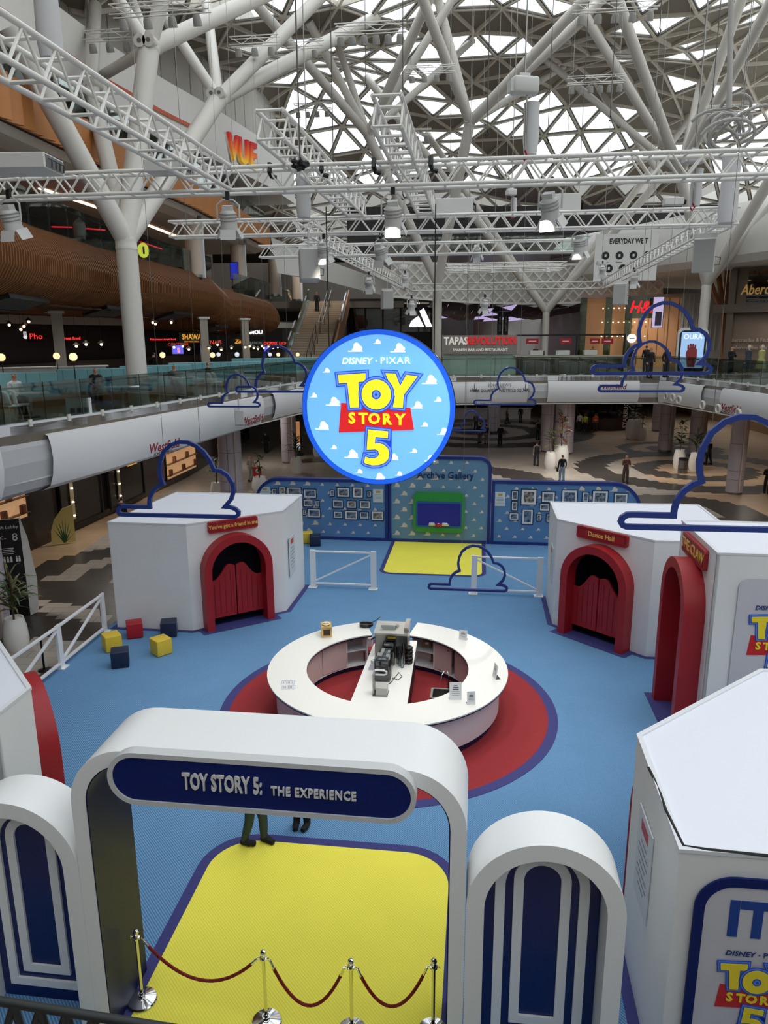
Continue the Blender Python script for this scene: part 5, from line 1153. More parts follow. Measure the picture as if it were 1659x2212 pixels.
# flood-lamp bars hung under the roof
def flood_bar(px, py, Y, L, n, label, rz=0.):
    p = GY(px, py, Y); t = thing('flood_bar', label, 'lamp bar', p, ST + rz, 'flood-lamp bars under the roof')
    h = .14
    for x in (-h, h):
        for z in (-h, h): rod('chord', basis(t) @ Vector((-L / 2, x, z)), basis(t) @ Vector((L / 2, x, z)), .02, TRUSSW, t, 'rod6')
    k = int(L / .5)
    for i in range(k): rod('brace', basis(t) @ Vector((-L / 2 + L * i / k, -h, -h if i % 2 else h)), basis(t) @ Vector((-L / 2 + L * (i + 1) / k, -h, h if i % 2 else -h)), .013, TRUSSW, t, 'rod6')
    for i in range(n):
        x = -L / 2 + L * (i + .5) / n
        lm = MB().lathe([(.0, .16), (.1, .15), (.13, .05), (.14, -.14), (.12, -.15), (.11, -.1), (0, -.09)], 12, T=Matrix.Translation((x, -.05, -.42)) @ Matrix.Rotation(.35, 4, 'X')).build('flood_lamp', M('flood_body', (150, 148, 144), .4), t, smooth=True)
        MB().lathe([(.0, -.1), (.11, -.105), (.11, -.11), (0, -.112)], 12, T=Matrix.Translation((x, -.05, -.42)) @ Matrix.Rotation(.35, 4, 'X')).build('lens', BLACK, lm)
    for x in (-L * .4, L * .4): rod('wire', basis(t) @ Vector((x, 0, h)), (p + EU * x + Vector((0, 0, max(1.0, 25.2 - p.z)))), .01, STEEL, t, 'rod6')
FB = [(1287, 172, 38, 2.6, 6, 'flood-lamp bar of six under the closed roof right of centre'), (550, 88, 33, 2.0, 3, 'flood-lamp bar of three near the top, left of centre'), (660, 95, 37, 1.6, 2, 'small flood-lamp bar behind the big left struts'), (800, 60, 30, 2.6, 6, 'large flood-lamp bar at the top middle'), (930, 150, 40, 2.4, 4, 'flood-lamp bar among the central struts'), (675, 230, 46, 2.2, 4, 'flood-lamp bar below the glass on the left'), (890, 285, 50, 2.4, 4, 'far flood-lamp bar right above the front truss'), (1330, 12, 30, 3.0, 5, 'flood-lamp bar cut by the top edge on the right'), (1580, 235, 40, 2.4, 4, 'flood-lamp bar at the far right beside the looped cables'), (345, 18, 26, 3.2, 4, 'flood-lamp bar at the top left behind the struts'), (255, 75, 30, 2.6, 4, 'flood-lamp bar in front of the grey wall panels')]
for a in FB: flood_bar(*a)

# ================================================================ TREE COLUMNS
def tree(label, base_px, yb, yj, Y, r, branches, zb=L1):
    J = GY(*yj, Y); b = Vector((J.x, J.y, zb)); t = thing('tree_column', label, 'column', b, 0, 'white branching columns')
    MB().lathe([(r, 0), (r, J.z - zb - .3), (r * 1.03, J.z - zb - .3), (r * 1.03, J.z - zb - .2), (r, J.z - zb - .18), (r, J.z - zb)], 28).build('shaft', STEELW, t, smooth=True)
    def strut(p, q, rr):
        rod('strut', p, q, rr, STEELW, t); d = (q - p).normalized()
    def node(p, rr):
        ball('joint', p, rr * 1.06, STEELW, t)
        for s_ in (-1, 1): rod('gusset', p + EU * (s_ * .16) - EV * rr * 1.16 + Vector((0, 0, .12)), p + EU * (s_ * .16) + EV * rr * 1.16 + Vector((0, 0, .12)), rr * .62, STEELW, t); rod('pin', p + EU * (s_ * .16) - EV * rr * 1.2 + Vector((0, 0, .12)), p + EU * (s_ * .16) + EV * rr * 1.2 + Vector((0, 0, .12)), rr * .22, M('pin_grey', (110, 108, 104), .4), t)
    ball('joint', J, r, STEELW, t)
    for (nx, ny, nY, rr, subs) in branches:
        N = GY(nx, ny, nY); strut(J, N, rr)
        if subs:
            node(N, rr)
            for sx, sy, sY, sr in subs:
                q = GY(sx, sy, sY); d = (q - N).normalized(); q = N + d * 2
                while q.z < roof_z(q.x, q.y) - .05 and (q - N).length < 30: q = q + d * .2
                strut(N, q, sr)
        else:
            d = (N - J).normalized(); q = N
            while q.z < roof_z(q.x, q.y) - .05 and q.x > -10.5 and (q - J).length < 32: q = q + d * .2
            strut(N, q, rr)
    return t
tree('massive white branching column at the left, rising from the restaurant terrace', 0, 0, (272, 520), 27, .36,
     [(20, 60, 24.5, .34, []), (196, 190, 30.5, .30, [(206, -30, 36, .28)]), (322, 104, 29, .36, [(232, -40, 31, .22), (278, -20, 36, .2), (356, -25, 29, .26), (590, -20, 35, .3), (200, 176, 33, .2)]),
      (472, 214, 32, .34, [(318, -20, 36, .22), (447, 14, 39, .22), (705, -20, 36.5, .27), (770, 58, 42, .3)])])
tree('tall white branching column behind the tapas bar, left one', 0, 0, (945, 612), 50, .3,
     [(1015, 265, 45, .3, [(922, 22, 40.5, .26), (958, 45, 44, .24), (1262, 0, 39, .26), (1252, 45, 42, .22), (1258, 48, 44, .2), (1140, 190, 50, .2)]),
      (795, 291, 46, .28, [(590, 52, 40.5, .25), (672, 56, 42.5, .22), (728, 92, 46, .2), (915, 24, 41, .25), (938, 62, 44, .22), (968, 135, 48, .2)])])
tree('slender white branching column behind the tapas bar, right one', 0, 0, (1180, 672), 58, .25,
     [(962, 388, 56, .26, []), (992, 392, 60, .24, []), (1330, 470, 58, .24, []), (1430, 382, 54, .26, [(1300, 200, 58, .2), (1388, 318, 62, .18)])])
tree('white branching column at the right, on the walkway by the fashion store', 0, 0, (1527, 612), 47, .29,
     [(1468, 372, 44.5, .3, [(1326, -20, 38, .27), (1268, 42, 41.5, .24), (1274, 50, 44, .22), (1574, 76, 39.5, .25), (1668, 0, 36, .26), (1245, 185, 49, .2), (1500, 230, 50, .18)]), (1700, 330, 41, .3, []), (1660, 455, 44, .26, [])])
# ---------------------------------------------------------------- foreground railing below the camera
rl = thing('dark_railing', 'blurred dark metal lattice railing in the bottom left corner', 'railing', GY(0, 2170, 1.25), 0)
RB = M('railing_dark', (22, 26, 26), .5)
a, b = GY(-80, 2150, 1.22), GY(620, 2262, 1.12); a2, b2 = GY(-80, 2245, 1.22), GY(620, 2370, 1.12)
rod('top_rail', a, b, .009, RB, rl); rod('lower_rail', a2, b2, .012, RB, rl)
for k in range(12):
    q = k / 12; rod('lattice_bar', a.lerp(b, q), a2.lerp(b2, q + 1 / 24), .008, RB, rl); rod('lattice_bar', a2.lerp(b2, q + 1 / 24), a.lerp(b, q + 1 / 12), .008, RB, rl)

a3, b3 = a + (b - a) * 1.0, a + (b - a) * 2.6; a4, b4 = a2 + (b2 - a2) * 1.0, a2 + (b2 - a2) * 2.6
rod('top_rail', a3, b3, .009, RB, rl); rod('lower_rail', a4, b4, .012, RB, rl)
for q in (.0, 1.25, 2.5):
    p = a + (b - a) * q; rod('post', p, (p.x, p.y, L1), .012, RB, rl)
tg = thing('truss_grid', 'flat white grid of trusses with small lamps hanging far behind the rig', 'truss', GY(1092, 572, 43), ST, None)
for k in range(4):
    for z in (-.12, .12): rod('chord', basis(tg) @ Vector((-3.3, k * 1.1, z)), basis(tg) @ Vector((3.3, k * 1.1, z)), .035, TRUSSW, tg, 'rod6')
    for i in range(12): rod('brace', basis(tg) @ Vector((-3.3 + .55 * i, k * 1.1, -.12 if i % 2 else .12)), basis(tg) @ Vector((-2.75 + .55 * i, k * 1.1, .12 if i % 2 else -.12)), .022, TRUSSW, tg, 'rod6')
for x in (-3.3, 0, 3.3): rod('cross_tube', basis(tg) @ Vector((x, 0, .12)), basis(tg) @ Vector((x, 3.3, .12)), .035, TRUSSW, tg, 'rod6')
for x in (-3.2, 3.2): rod('wire', basis(tg) @ Vector((x, 1.6, .12)), basis(tg) @ Vector((x, 1.6, 24.5 - tg.location.z)), .015, STEEL, tg, 'rod6')
for k in range(4): MB().lathe([(0, 0), (.12, -.04), (.16, -.24), (.14, -.25), (0, -.2)], 12, (-2.2 + 1.5 * k, 0, -.2)).build('lamp', LBODY, tg, smooth=True)
# ================================================================ PEOPLE
def person(label, loc, rz, top=(40, 40, 46), leg=(40, 46, 60), skin=(196, 150, 124), hair=(40, 30, 26), shoe=(20, 20, 22), pose='stand', h=1.72, phase=.0, extra=None, sleeve=True):
    """one continuous skinned figure; local -y is the direction it faces"""
    J = {}
    P = lambda x, y, z: Vector((x, y, z))
    dz = 0
    J['pelvis'] = P(0, 0, .93); J['waist'] = P(0, -.01, 1.08); J['chest'] = P(0, 0, 1.28); J['upper'] = P(0, .01, 1.40); J['neck'] = P(0, 0, 1.50); J['head0'] = P(0, -.02, 1.57); J['head1'] = P(0, -.025, 1.66); J['head2'] = P(0, -.01, 1.725)
    for s, n in ((-1, 'l'), (1, 'r')):
        sw = phase * s
        J['hip' + n] = P(s * .095, 0, .89); J['knee' + n] = P(s * .10, -.03 - sw * .5, .49); J['ank' + n] = P(s * .10, .03 - sw * .9 + (.12 if sw < 0 else 0) * 0, .085); J['toe' + n] = J['ank' + n] + P(s * .02, -.16, -.045)
        J['sh' + n] = P(s * .185, .01, 1.40); J['el' + n] = P(s * .245, .03 + sw * .35, 1.13); J['wr' + n] = P(s * .25, -.04 + sw * .7, .89); J['hand' + n] = P(s * .245, -.06 + sw * .75, .80)
        if pose == 'phone': J['el' + n] = P(s * .23, -.06, 1.14); J['wr' + n] = P(s * .1, -.27, 1.22); J['hand' + n] = P(s * .05, -.33, 1.27)
        if pose == 'armsback': J['wr' + n] = P(s * .12, .14, .95); J['hand' + n] = P(s * .04, .15, .9)
        if pose == 'lean': J['wr' + n] = P(s * .2, -.3, 1.05); J['hand' + n] = P(s * .18, -.4, 1.03); J['el' + n] = P(s * .25, -.1, 1.1)
        if pose == 'sit':
            J['knee' + n] = P(s * .11, -.44, .90); J['ank' + n] = P(s * .11, -.40, .47); J['toe' + n] = P(s * .12, -.57, .425)
            J['el' + n] = P(s * .24, -.1, 1.15); J['wr' + n] = P(s * .14, -.33, 1.12); J['hand' + n] = P(s * .1, -.42, 1.12)
    if pose in ('lean', 'sit'):
        for k in ('chest', 'upper', 'neck', 'head0', 'head1', 'head2', 'shl', 'shr'): J[k] = J[k] + P(0, -.10 if pose == 'lean' else -.06, -.01)
    if pose == 'sit':
        for k in J: J[k] = J[k] + P(0, 0, -.385)
    R = {'pelvis': (.15, .11), 'waist': (.145, .10), 'chest': (.165, .115), 'upper': (.15, .10), 'neck': (.055, .055), 'head0': (.07, .078), 'head1': (.082, .1), 'head2': (.06, .075)}
    for n in 'lr':
        R.update({'hip' + n: (.108, .108), 'knee' + n: (.088, .09), 'ank' + n: (.07, .074), 'toe' + n: (.056, .046), 'sh' + n: (.07, .07), 'el' + n: (.054, .054), 'wr' + n: (.04, .04), 'hand' + n: (.036, .028)})
    names = list(J); idx = {k: i for i, k in enumerate(names)}
    E_ = [('pelvis', 'waist'), ('waist', 'chest'), ('chest', 'upper'), ('upper', 'neck'), ('neck', 'head0'), ('head0', 'head1'), ('head1', 'head2')]
    for n in 'lr': E_ += [('pelvis', 'hip' + n), ('hip' + n, 'knee' + n), ('knee' + n, 'ank' + n), ('ank' + n, 'toe' + n), ('upper', 'sh' + n), ('sh' + n, 'el' + n), ('el' + n, 'wr' + n), ('wr' + n, 'hand' + n)]
    k = h / 1.77
    me = bpy.data.meshes.new('body'); me.from_pydata([J[n] * k for n in names], [(idx[a], idx[b]) for a, b in E_], [])
    o = bpy.data.objects.new('tmp', me)
    o.modifiers.new('skin', 'SKIN')
    for i, n in enumerate(names):
        sv_ = me.skin_vertices[0].data[i]; sv_.radius = (R[n][0] * k, R[n][1] * k); sv_.use_root = (n == 'pelvis')
    sb = o.modifiers.new('sub', 'SUBSURF'); sb.levels = 2; sb.render_levels = 2
    bm_ = evaluated_mesh(o); bpy.data.objects.remove(o); bpy.data.meshes.remove(me)
    seg = {}
    for a, b in E_:
        if a.startswith('neck') or a.startswith('head') or b == 'neck': c = 'skin'
        elif a.startswith('ank'): c = 'shoe'
        elif a.startswith('wr'): c = 'skin'
        elif a.startswith(('hip', 'knee')) or b.startswith('hip'): c = 'leg'
        elif a.startswith('el') and not sleeve: c = 'skin'
        else: c = 'top'
        seg[(a, b)] = c
    cols = {'top': top, 'leg': leg, 'skin': skin, 'shoe': shoe, 'hair': hair}; order = list(cols)
    bm_.materials.clear()
    for c in order: bm_.materials.append(M('cloth_%s_%d_%d_%d' % ((c,) + tuple(cols[c])), cols[c], .8))
    hd = J['head1'] * k
    for f in bm_.polygons:
        p = f.center; best = None
        for (a, b), c in seg.items():
            A = J[a] * k; B = J[b] * k; d = B - A; t_ = max(0, min(1, (p - A).dot(d) / d.length_squared)); q = (p - A - d * t_).length
            if best is None or q < best[0]: best = (q, c)
        c = best[1]
        if c == 'skin' and p.z > (J['head0'].z + .02) * k and (p.z > (J['head1'].z + .045) * k or p.y > hd.y + .01): c = 'hair'
        if c == 'skin' and p.z < (J['neck'].z - .02) * k and p.z > (J['upper'].z - .2) * k and abs(p.x) < .14: c = 'top'
        if c == 'top' and p.z < (J['pelvis'].z - .06) * k and abs(p.x) < .15: c = 'leg'
        f.material_index = order.index(c); f.use_smooth = True
    t = thing('person', label, 'person', loc, rz)
    put(bpy.data.objects.new('body', bm_), t)
    for n in 'lr':
        a_ = J['ank' + n] * k; d_ = (J['toe' + n] - J['ank' + n]); MB().rbox((0, -.075, 0), (.105, .30, .10), .04, 2).build('shoe', M('cloth_shoe_%d_%d_%d' % tuple(shoe), shoe, .8), t, (a_.x, a_.y, a_.z - .035 * k), math.atan2(d_.x, -d_.y) * -1, smooth=True)
    MB().rbox(tuple(hd + Vector((0, -.105 * k, -.01))), (.03 * k, .035 * k, .045 * k), .008 * k, 1).build('nose', M('cloth_skin_%d_%d_%d' % tuple(skin), skin, .8), t, smooth=True)
    for s in (-1, 1):
        MB().rbox(tuple(hd + Vector((s * .033 * k, -.094 * k, .018 * k))), (.022 * k, .012 * k, .01 * k), .003, 1).build('eye', BLACK, t)
        MB().rbox(tuple(hd + Vector((s * .087 * k, -.0, 0))), (.02 * k, .04 * k, .06 * k), .006, 1).build('ear', M('cloth_skin_%d_%d_%d' % tuple(skin), skin, .8), t)
    MB().rbox(tuple(hd + Vector((0, -.094 * k, -.045 * k))), (.045 * k, .012 * k, .01 * k), .003, 1).build('mouth', M('lip', (150, 84, 76), .7), t)
    if extra == 'backpack': MB().rbox((0, .17 * k, 1.24 * k), (.3, .16, .44), .05, 2).build('backpack', BLACK, t, smooth=True)
    if extra == 'bag': MB().rbox((.3 * k, 0, .78 * k), (.1, .28, .26), .04, 2).build('bag', BLACK, t, smooth=True); MB().path([(.3 * k, -.08, .9 * k), (.24 * k, 0, 1.38 * k), (.3 * k, .08, .9 * k)], .01, 5).build('strap', BLACK, t)
    if extra == 'whitebag':
        for s in (-1, 1): MB().rbox((s * .29, -.06, .58), (.06, .24, .3), .01, 1).build('shopping_bag', WHITE, t)
    if extra == 'vest': MB().ringz([(1.12 * math.cos(2 * PI * i / 20) * .18, 1.12 * math.sin(2 * PI * i / 20) * .128) for i in range(20)], [(.17 * math.cos(2 * PI * i / 20), .12 * math.sin(2 * PI * i / 20)) for i in range(20)], 1.12 * k, 1.16 * k).build('reflective_band', M('reflective', (220, 220, 214), .4), t)
    return t
def face(px, py, tx, ty): return math.atan2(tx - px, -(ty - py))
gnd = lambda x, y: G(x, y, 0.0)
# under the gate: two people, only their legs show below the sign
person('person in dark green jeans and black trainers standing on the edge of the entrance mat', S(*SZ(553, 1825), .038), 1.2, (60, 64, 70), (52, 68, 68), pose='stand', h=1.8, phase=.16)
person('person in black trousers and boots standing behind the gate, facing the camera', S(*SZ(652, 1788), .031), -.2, (30, 30, 34), (22, 22, 26), pose='stand', h=1.75)
PP = [(575, 978, PI, 'dark figure walking away under the left bridge', (22, 22, 26), (20, 20, 24), 'stand', None, .12), (541, 1040, .6, 'person in light grey clothes bending to a red trolley by a column', (176, 170, 160), (170, 164, 156), 'lean', None, 0),
      (1036, 957, 2.6, 'person in a black top with grey trousers, left one of a standing pair', (26, 26, 32), (96, 92, 90), 'stand', None, 0), (1050, 960, 2.9, 'person in a dark jacket and tan trousers, right one of a standing pair', (28, 28, 32), (120, 110, 96), 'armsback', None, 0),
      (1080, 962, PI, 'person all in black standing alone and looking down the mall', (16, 16, 18), (18, 18, 20), 'phone', None, 0), (1028, 930, .1, 'long-haired person carrying white shopping bags', (96, 92, 88), (38, 40, 50), 'stand', 'whitebag', .12),
      (1095, 915, 1.5, 'person in a grey top walking past the far white bar', (120, 118, 112), (60, 60, 62), 'stand', None, .2), (1124, 913, PI, 'person in a dark coat standing at the far white bar', (24, 24, 28), (70, 70, 74), 'stand', None, 0),
      (1161, 950, PI, 'person with a grey jacket and backpack near the big columns', (130, 124, 114), (44, 46, 58), 'stand', 'backpack', .05), (1158, 1006, PI, 'person in a grey hoodie with a black backpack walking away', (120, 118, 114), (40, 40, 46), 'stand', 'backpack', .16),
      (1213, 1040, PI, 'person in a black jacket and light blue jeans with a shoulder bag', (18, 18, 20), (116, 142, 166), 'stand', 'bag', .1), (1251, 931, PI, 'person in a white shirt at the dark kiosk', (214, 212, 206), (60, 56, 52), 'stand', None, 0),
      (1263, 934, PI, 'person in a yellow high-visibility vest at the dark kiosk', (206, 220, 60), (50, 50, 52), 'stand', 'vest', 0), (1285, 932, PI, 'person in an orange high-visibility vest at the dark kiosk', (236, 92, 48), (70, 62, 54), 'stand', 'vest', 0),
      (1350, 1043, 0., 'bald person in a brown jacket over a white shirt walking towards the camera', (92, 56, 44), (66, 52, 44), 'phone', None, .1), (1530, 1003, PI + .6, 'dark figure carrying a bag behind the large right cloud', (22, 22, 26), (26, 26, 30), 'stand', 'bag', .15),
      (1655, 1066, -.4, 'person in black at the right edge of the picture', (18, 18, 20), (24, 24, 28), 'phone', None, .1), (268, 1150, 2.8, 'person in a dark coat beyond the back left booth', (24, 24, 28), (28, 28, 32), 'stand', None, 0)]
for x, y, rz, lb, tp, lg, ps, ex_, ph in PP:
    person(lb, gnd(x, y), rz, tp, lg, pose=ps, extra=ex_, phase=ph, hair=(196, 160, 136) if 'bald' in lb else (36, 28, 24), h=1.68 + .1 * random.random())
tr = thing('trolley', 'small red trolley with a round white emblem beside the bending person', 'trolley', gnd(556, 1038), .4); MB().rbox((0, 0, .62), (.5, .4, .6), .04).build('body', M('trolley_red', (214, 36, 40), .4), tr); MB().lathe([(0, 0), (.14, 0), (.14, .02), (0, .02)], 16, T=Matrix.Translation((0, -.2, .66)) @ Matrix.Rotation(PI / 2, 4, 'X')).build('emblem', WHITE, tr)
for x in (-.18, .18): MB().lathe([(0, -.02), (.08, -.02), (.08, .02), (0, .02)], 12, T=Matrix.Translation((x, 0, .08)) @ Matrix.Rotation(PI / 2, 4, 'X')).build('wheel', BLACK, tr)
MB().box((0, 0, .24), (.4, .34, .2)).build('chassis', BLACK, tr)

# ================================================================ GROUND FLOOR: columns, planters, kiosks, shops
CLAD = M('column_cladding', (184, 176, 186), .4, noise=.06, scale=2); CLADL = M('column_strip', (206, 192, 184), .4)
def gcol(p, r, label, h=4.95):
    t = thing('clad_column', label, 'column', (p[0], p[1], 0), 0, 'grey clad columns of the ground floor')
    MB().lathe([(r * .9, 0), (r * .9, .12)], 24).build('foot', STEEL, t)
    for z0, z1 in ((.12, .85), (.87, 1.35), (1.37, 2.9), (2.92, h)):
        for q in range(4):
            a0_, a1_ = q * PI / 2 + .02, (q + 1) * PI / 2 - .02
            MB().ringz(arcp(r, a0_, a1_, 8), arcp(r - .03, a0_, a1_, 8), z0, z1, closed=False).build('cladding_panel', CLAD, t, smooth=True)
    MB().lathe([(r - .035, .1), (r - .035, h)], 24).build('core', M('joint_dark', (50, 46, 50), .6), t)
    a = math.atan2(-p[1], -p[0]) + .5
    MB().box((r * 1.0 * math.cos(a), r * 1.0 * math.sin(a), h / 2), (.06, .16, h - .3), T=Matrix()).build('light_strip', CLADL, t)
gcol((20.14, 41.7), .46, 'clad ground-floor column standing free at the right'); gcol((22.1, 57.7), .55, 'clad column in the middle of the dark floor rings'); gcol((13.9, 56.8), .72, 'thick clad column behind the two tall planters')
gcol((12.9, 57.8), .6, 'clad column just left of the thick one by the planters'); gcol((23.6, 55.4), .6, 'clad column behind the pair of leafy planters'); gcol((10.4, 70), .6, 'far clad column beside the seated kiosk'); gcol((-8.3, 39.6), .62, 'clad column behind the back left booth'); gcol((-6.85, 53.2), .55, 'clad column with a palm planter left of the round sign')
gcol((-11.9, 21.2), .45, 'clad column cut by the left edge beside a planter'); gcol((3.2, 68), .55, 'far clad column at the right edge of the round sign'); gcol((26, 70), .6, 'clad column with vertical lettering near the far kiosk'); gcol((-11.5, 56), .6, 'short view of a clad column behind the left fascia')
POT = M('pot_white', (222, 220, 216), .4)
LEAFM = [M('leaf_dark', (44, 62, 40), .6), M('leaf_mid', (74, 92, 56), .6), M('leaf_olive', (104, 100, 62), .6), M('leaf_red', (112, 66, 56), .6)]
def plant(x, y, hp, rp, hl, kind, label, n=46, lm=0):
    p = gnd(x, y); t = thing('planter', label, 'planter', p, 0, 'white planters with plants')
    MB().lathe([(rp * .8, 0), (rp, hp * .3), (rp * .92, hp * .7), (rp * .72, hp), (rp * .66, hp), (rp * .6, hp - .06), (0, hp - .07)], 20).build('pot', POT, t, smooth=True)
    r = random.Random(int(x * 3)); MB().path([(0, 0, hp - .1), (.03, .02, hp + hl * .4), (0, 0, hp + hl * .8)], .03, 5).build('stem', M('stem_brown', (80, 62, 44), .7), t)
    key = 'leaf_%s' % kind
    if key not in _UNIT:
        mb = MB()
        if kind == 'palm': mb.add([(0, 0, 0), (.3, .05, .1), (.7, .04, .06), (1, 0, -.15), (.7, -.04, .06), (.3, -.05, .1)], [(0, 1, 5), (1, 2, 4, 5), (2, 3, 4)])
        else: mb.add([(0, 0, 0), (.25, .16, .05), (.6, .18, .06), (1, 0, -.03), (.6, -.18, .06), (.25, -.16, .05)], [(0, 1, 5), (1, 2, 4, 5), (2, 3, 4)])
        _UNIT[key] = mb
    for k in range(n):
        lk = (key, (k + lm) % 2 + lm)
        if lk not in _UNIT: _UNIT[lk] = _UNIT[key].mesh('leaf', LEAFM[min(3, (k + lm) % 2 + lm)])
        o = bpy.data.objects.new('leaf', _UNIT[lk]); COL.objects.link(o); o.parent = t
        q = r.random(); z = hp + hl * (.15 + .8 * q); a = r.uniform(0, 2 * PI); L = (hl * .42 if kind == 'palm' else hl * .24) * r.uniform(.7, 1.2); rad = 0 if kind == 'palm' else hl * .16 * math.sin(PI * min(1, .25 + q * .8)) * r.random()
        if kind == 'palm': z = hp + hl * (.1 + .5 * q)
        o.location = (rad * math.cos(a), rad * math.sin(a), z); o.rotation_euler = (r.uniform(-.4, .4), r.uniform(-.9, .1) if kind == 'palm' else r.uniform(-.7, .5), a); o.scale = (L, L, L)
plant(1188, 1012, 1.15, .4, 1.7, 'leaf', 'shorter white planter with a thin olive bush, left one of the central pair', 46, 1); plant(1210, 1010, 1.55, .55, 2.3, 'leaf', 'tall white planter with a reddish shrub, right one of the central pair', 60, 2)
plant(1367, 948, 1.7, .7, 2.0, 'leaf', 'large white planter with a leafy bush near the far kiosk', 60); plant(1385, 949, 1.0, .45, 1.3, 'leaf', 'small white planter leaning against the large one near the far kiosk', 40)
plant(1466, 1012, 1.3, .42, 2.0, 'leaf', 'white planter with dark leaves left of the litter bin', 56); plant(1500, 1016, 1.2, .42, 2.1, 'palm', 'white planter with drooping leaves behind the right cloud', 56)
plant(640, 1022, 1.1, .42, 2.0, 'palm', 'white planter with a green palm left of the round sign', 60); plant(38, 1402, 1.0, .36, 1.9, 'palm', 'white planter with narrow leaves beside the left column', 70, 1); plant(470, 1075, .9, .4, 1.6, 'leaf', 'dark leafy plant behind the back left booth', 50); plant(562, 1062, .9, .5, 1.4, 'leaf', 'broad-leaved plant behind the bending person', 40); plant(690, 985, 1.2, .5, .6, 'leaf', 'white planter behind the left rim of the round sign', 20); plant(936, 990, .8, .45, 1.5, 'palm', 'dark fern-like plant at the right rim of the round sign', 40)
lb_ = thing('litter_bin', 'round steel litter bin beside the dark-leaved planter', 'bin', gnd(1474, 1022), 0); MB().lathe([(.3, 0), (.3, .82), (.28, .84)], 20).build('body', STEEL, lb_, smooth=True); MB().lathe([(.31, .9), (.31, 1.0), (.2, 1.02), (.19, .96)], 20).build('lid', DARK, lb_); MB().lathe([(.305, .3), (.305, .33)], 20).build('band', DARK, lb_)
for a in range(4): rod('lid_post', gnd(1474, 1022) + Vector((.27 * math.cos(a * PI / 2), .27 * math.sin(a * PI / 2), .82)), gnd(1474, 1022) + Vector((.27 * math.cos(a * PI / 2), .27 * math.sin(a * PI / 2), .92)), .015, DARK, lb_)
# wayfinding totem at the left
tm = thing('wayfinding_totem', 'tall black wayfinding totem for the lift lobby with a white curved back', 'sign', gnd(48, 1330), .35)
MB().box((-.1, 0, 1.65), (.72, .1, 3.3)).build('face', BLACK, tm); MB().slab([(.26, 0), (.5, .1), (.56, 1.2), (.42, 2.6), (.26, 3.3)], -.06, .18).build('curved_side', POT, tm)
PW = M('print_white', (226, 226, 226), .5)
text('letters', 'Lift Lobby', .15, PW, tm, TR(-.1, -.055, 3.05), .003); text('letters', '8', .36, PW, tm, TR(.08, -.055, 2.7), .003); text('letters', '<-', .24, PW, tm, TR(-.28, -.055, 2.7), .003)
for k in range(4): MB().box((-.16, -.054, 2.35 - .06 * k), (.34 - .05 * (k % 2), .006, .022)).build('text_line', PW, tm)
for k, (x, z) in enumerate(((-.3, 1.95), (-.2, 1.95), (-.1, 1.95), (.06, 1.95), (.14, 1.95), (-.26, 1.65))): MB().box((x, -.054, z), (.06, .006, .13)).lathe([(0, 0), (.025, 0), (.025, .006), (0, .006)], 10, T=Matrix.Translation((x, -.05, z + .1)) @ Matrix.Rotation(PI / 2, 4, 'X')).build('pictogram', PW, tm)
# digital totem beyond the left column
dt = thing('digital_totem', 'black rounded advertising totem with a warm lit screen beyond the left column', 'screen', gnd(636, 985), .1); MB().slab(rrect(-.6, 0, .6, 3.0, .3), -.12, .12).build('case', BLACK, dt); MB().box((0, -.13, 1.55), (.95, .01, 2.2)).build('screen', M('totem_screen', (168, 112, 70), .4, emit=.8), dt); MB().box((0, -.14, .75), (.95, .01, .4)).build('caption', M('totem_caption', (200, 214, 226), .4, emit=.8), dt); text('letters', 'anne', .3, M('ink_navy', (20, 30, 60), .5), dt, TR(0, -.15, .76), .003)
# kiosks and bars on the ground floor
k1 = thing('bar_kiosk', 'long white far bar with small lights on the ground floor', 'counter', G(1055, 905, 0), 0); MB().rbox((0, 0, .55), (9, 1.0, 1.1), .05).build('front', M('kiosk_white', (226, 222, 216), .4), k1); MB().box((0, -.05, 1.14), (9.2, 1.2, .06)).build('top', WHITE, k1); MB().box((0, .9, 2.9), (9, .3, .5)).build('canopy', M('kiosk_dark', (46, 42, 40), .5), k1)
for x in (-4.3, -1.5, 1.5, 4.3): MB().box((x, .9, 1.9), (.08, .08, 1.9)).build('post', DARK, k1)
for k in range(10): MB().lathe([(.0, 0), (.07, .02), (.09, .1), (0, .12)], 10, (-4 + k * .9, .6, 2.4)).build('lamp', WARM, k1)
k2 = thing('round_kiosk', 'round dark kiosk counter where the workers stand', 'counter', G(1300, 922, 0), 0); MB().lathe([(3.2, 0), (3.2, 1.1), (3.35, 1.12), (3.35, 1.18), (0, 1.18)], 40).build('front', M('kiosk_brown', (58, 40, 34), .4), k2, smooth=True); MB().lathe([(3.0, 2.9), (3.0, 3.3), (0, 3.3)], 40).build('canopy', DARK, k2)
for a in range(8): rod('post', G(1300, 922, 0) + Vector((2.7 * math.cos(a * PI / 4), 2.7 * math.sin(a * PI / 4), 1.15)), G(1300, 922, 0) + Vector((2.7 * math.cos(a * PI / 4), 2.7 * math.sin(a * PI / 4), 2.95)), .05, DARK, k2)
for a in range(12): MB().rbox((2.2 * math.cos(a * .52), 2.2 * math.sin(a * .52), 1.36), (.25, .25, .36), .03, 1).build('appliance', (BLACK, STEEL, M('crate_brown', (110, 78, 52), .6))[a % 3], k2)
text('letters', 'STARBUCKS', .55, PW, MATS and None, TR(*(GY(1352, 890, 68.8)), 0) @ Matrix.Rotation(-PI / 2, 4, 'Y'), .02); _sb = bpy.data.objects['letters'] if False else None
for o in [q for q in COL.objects if q.name.startswith('letters') and q.parent is None]: o.name = 'vertical_lettering'; tag(o, 'vertical white coffee-shop lettering on a far column', 'lettering')
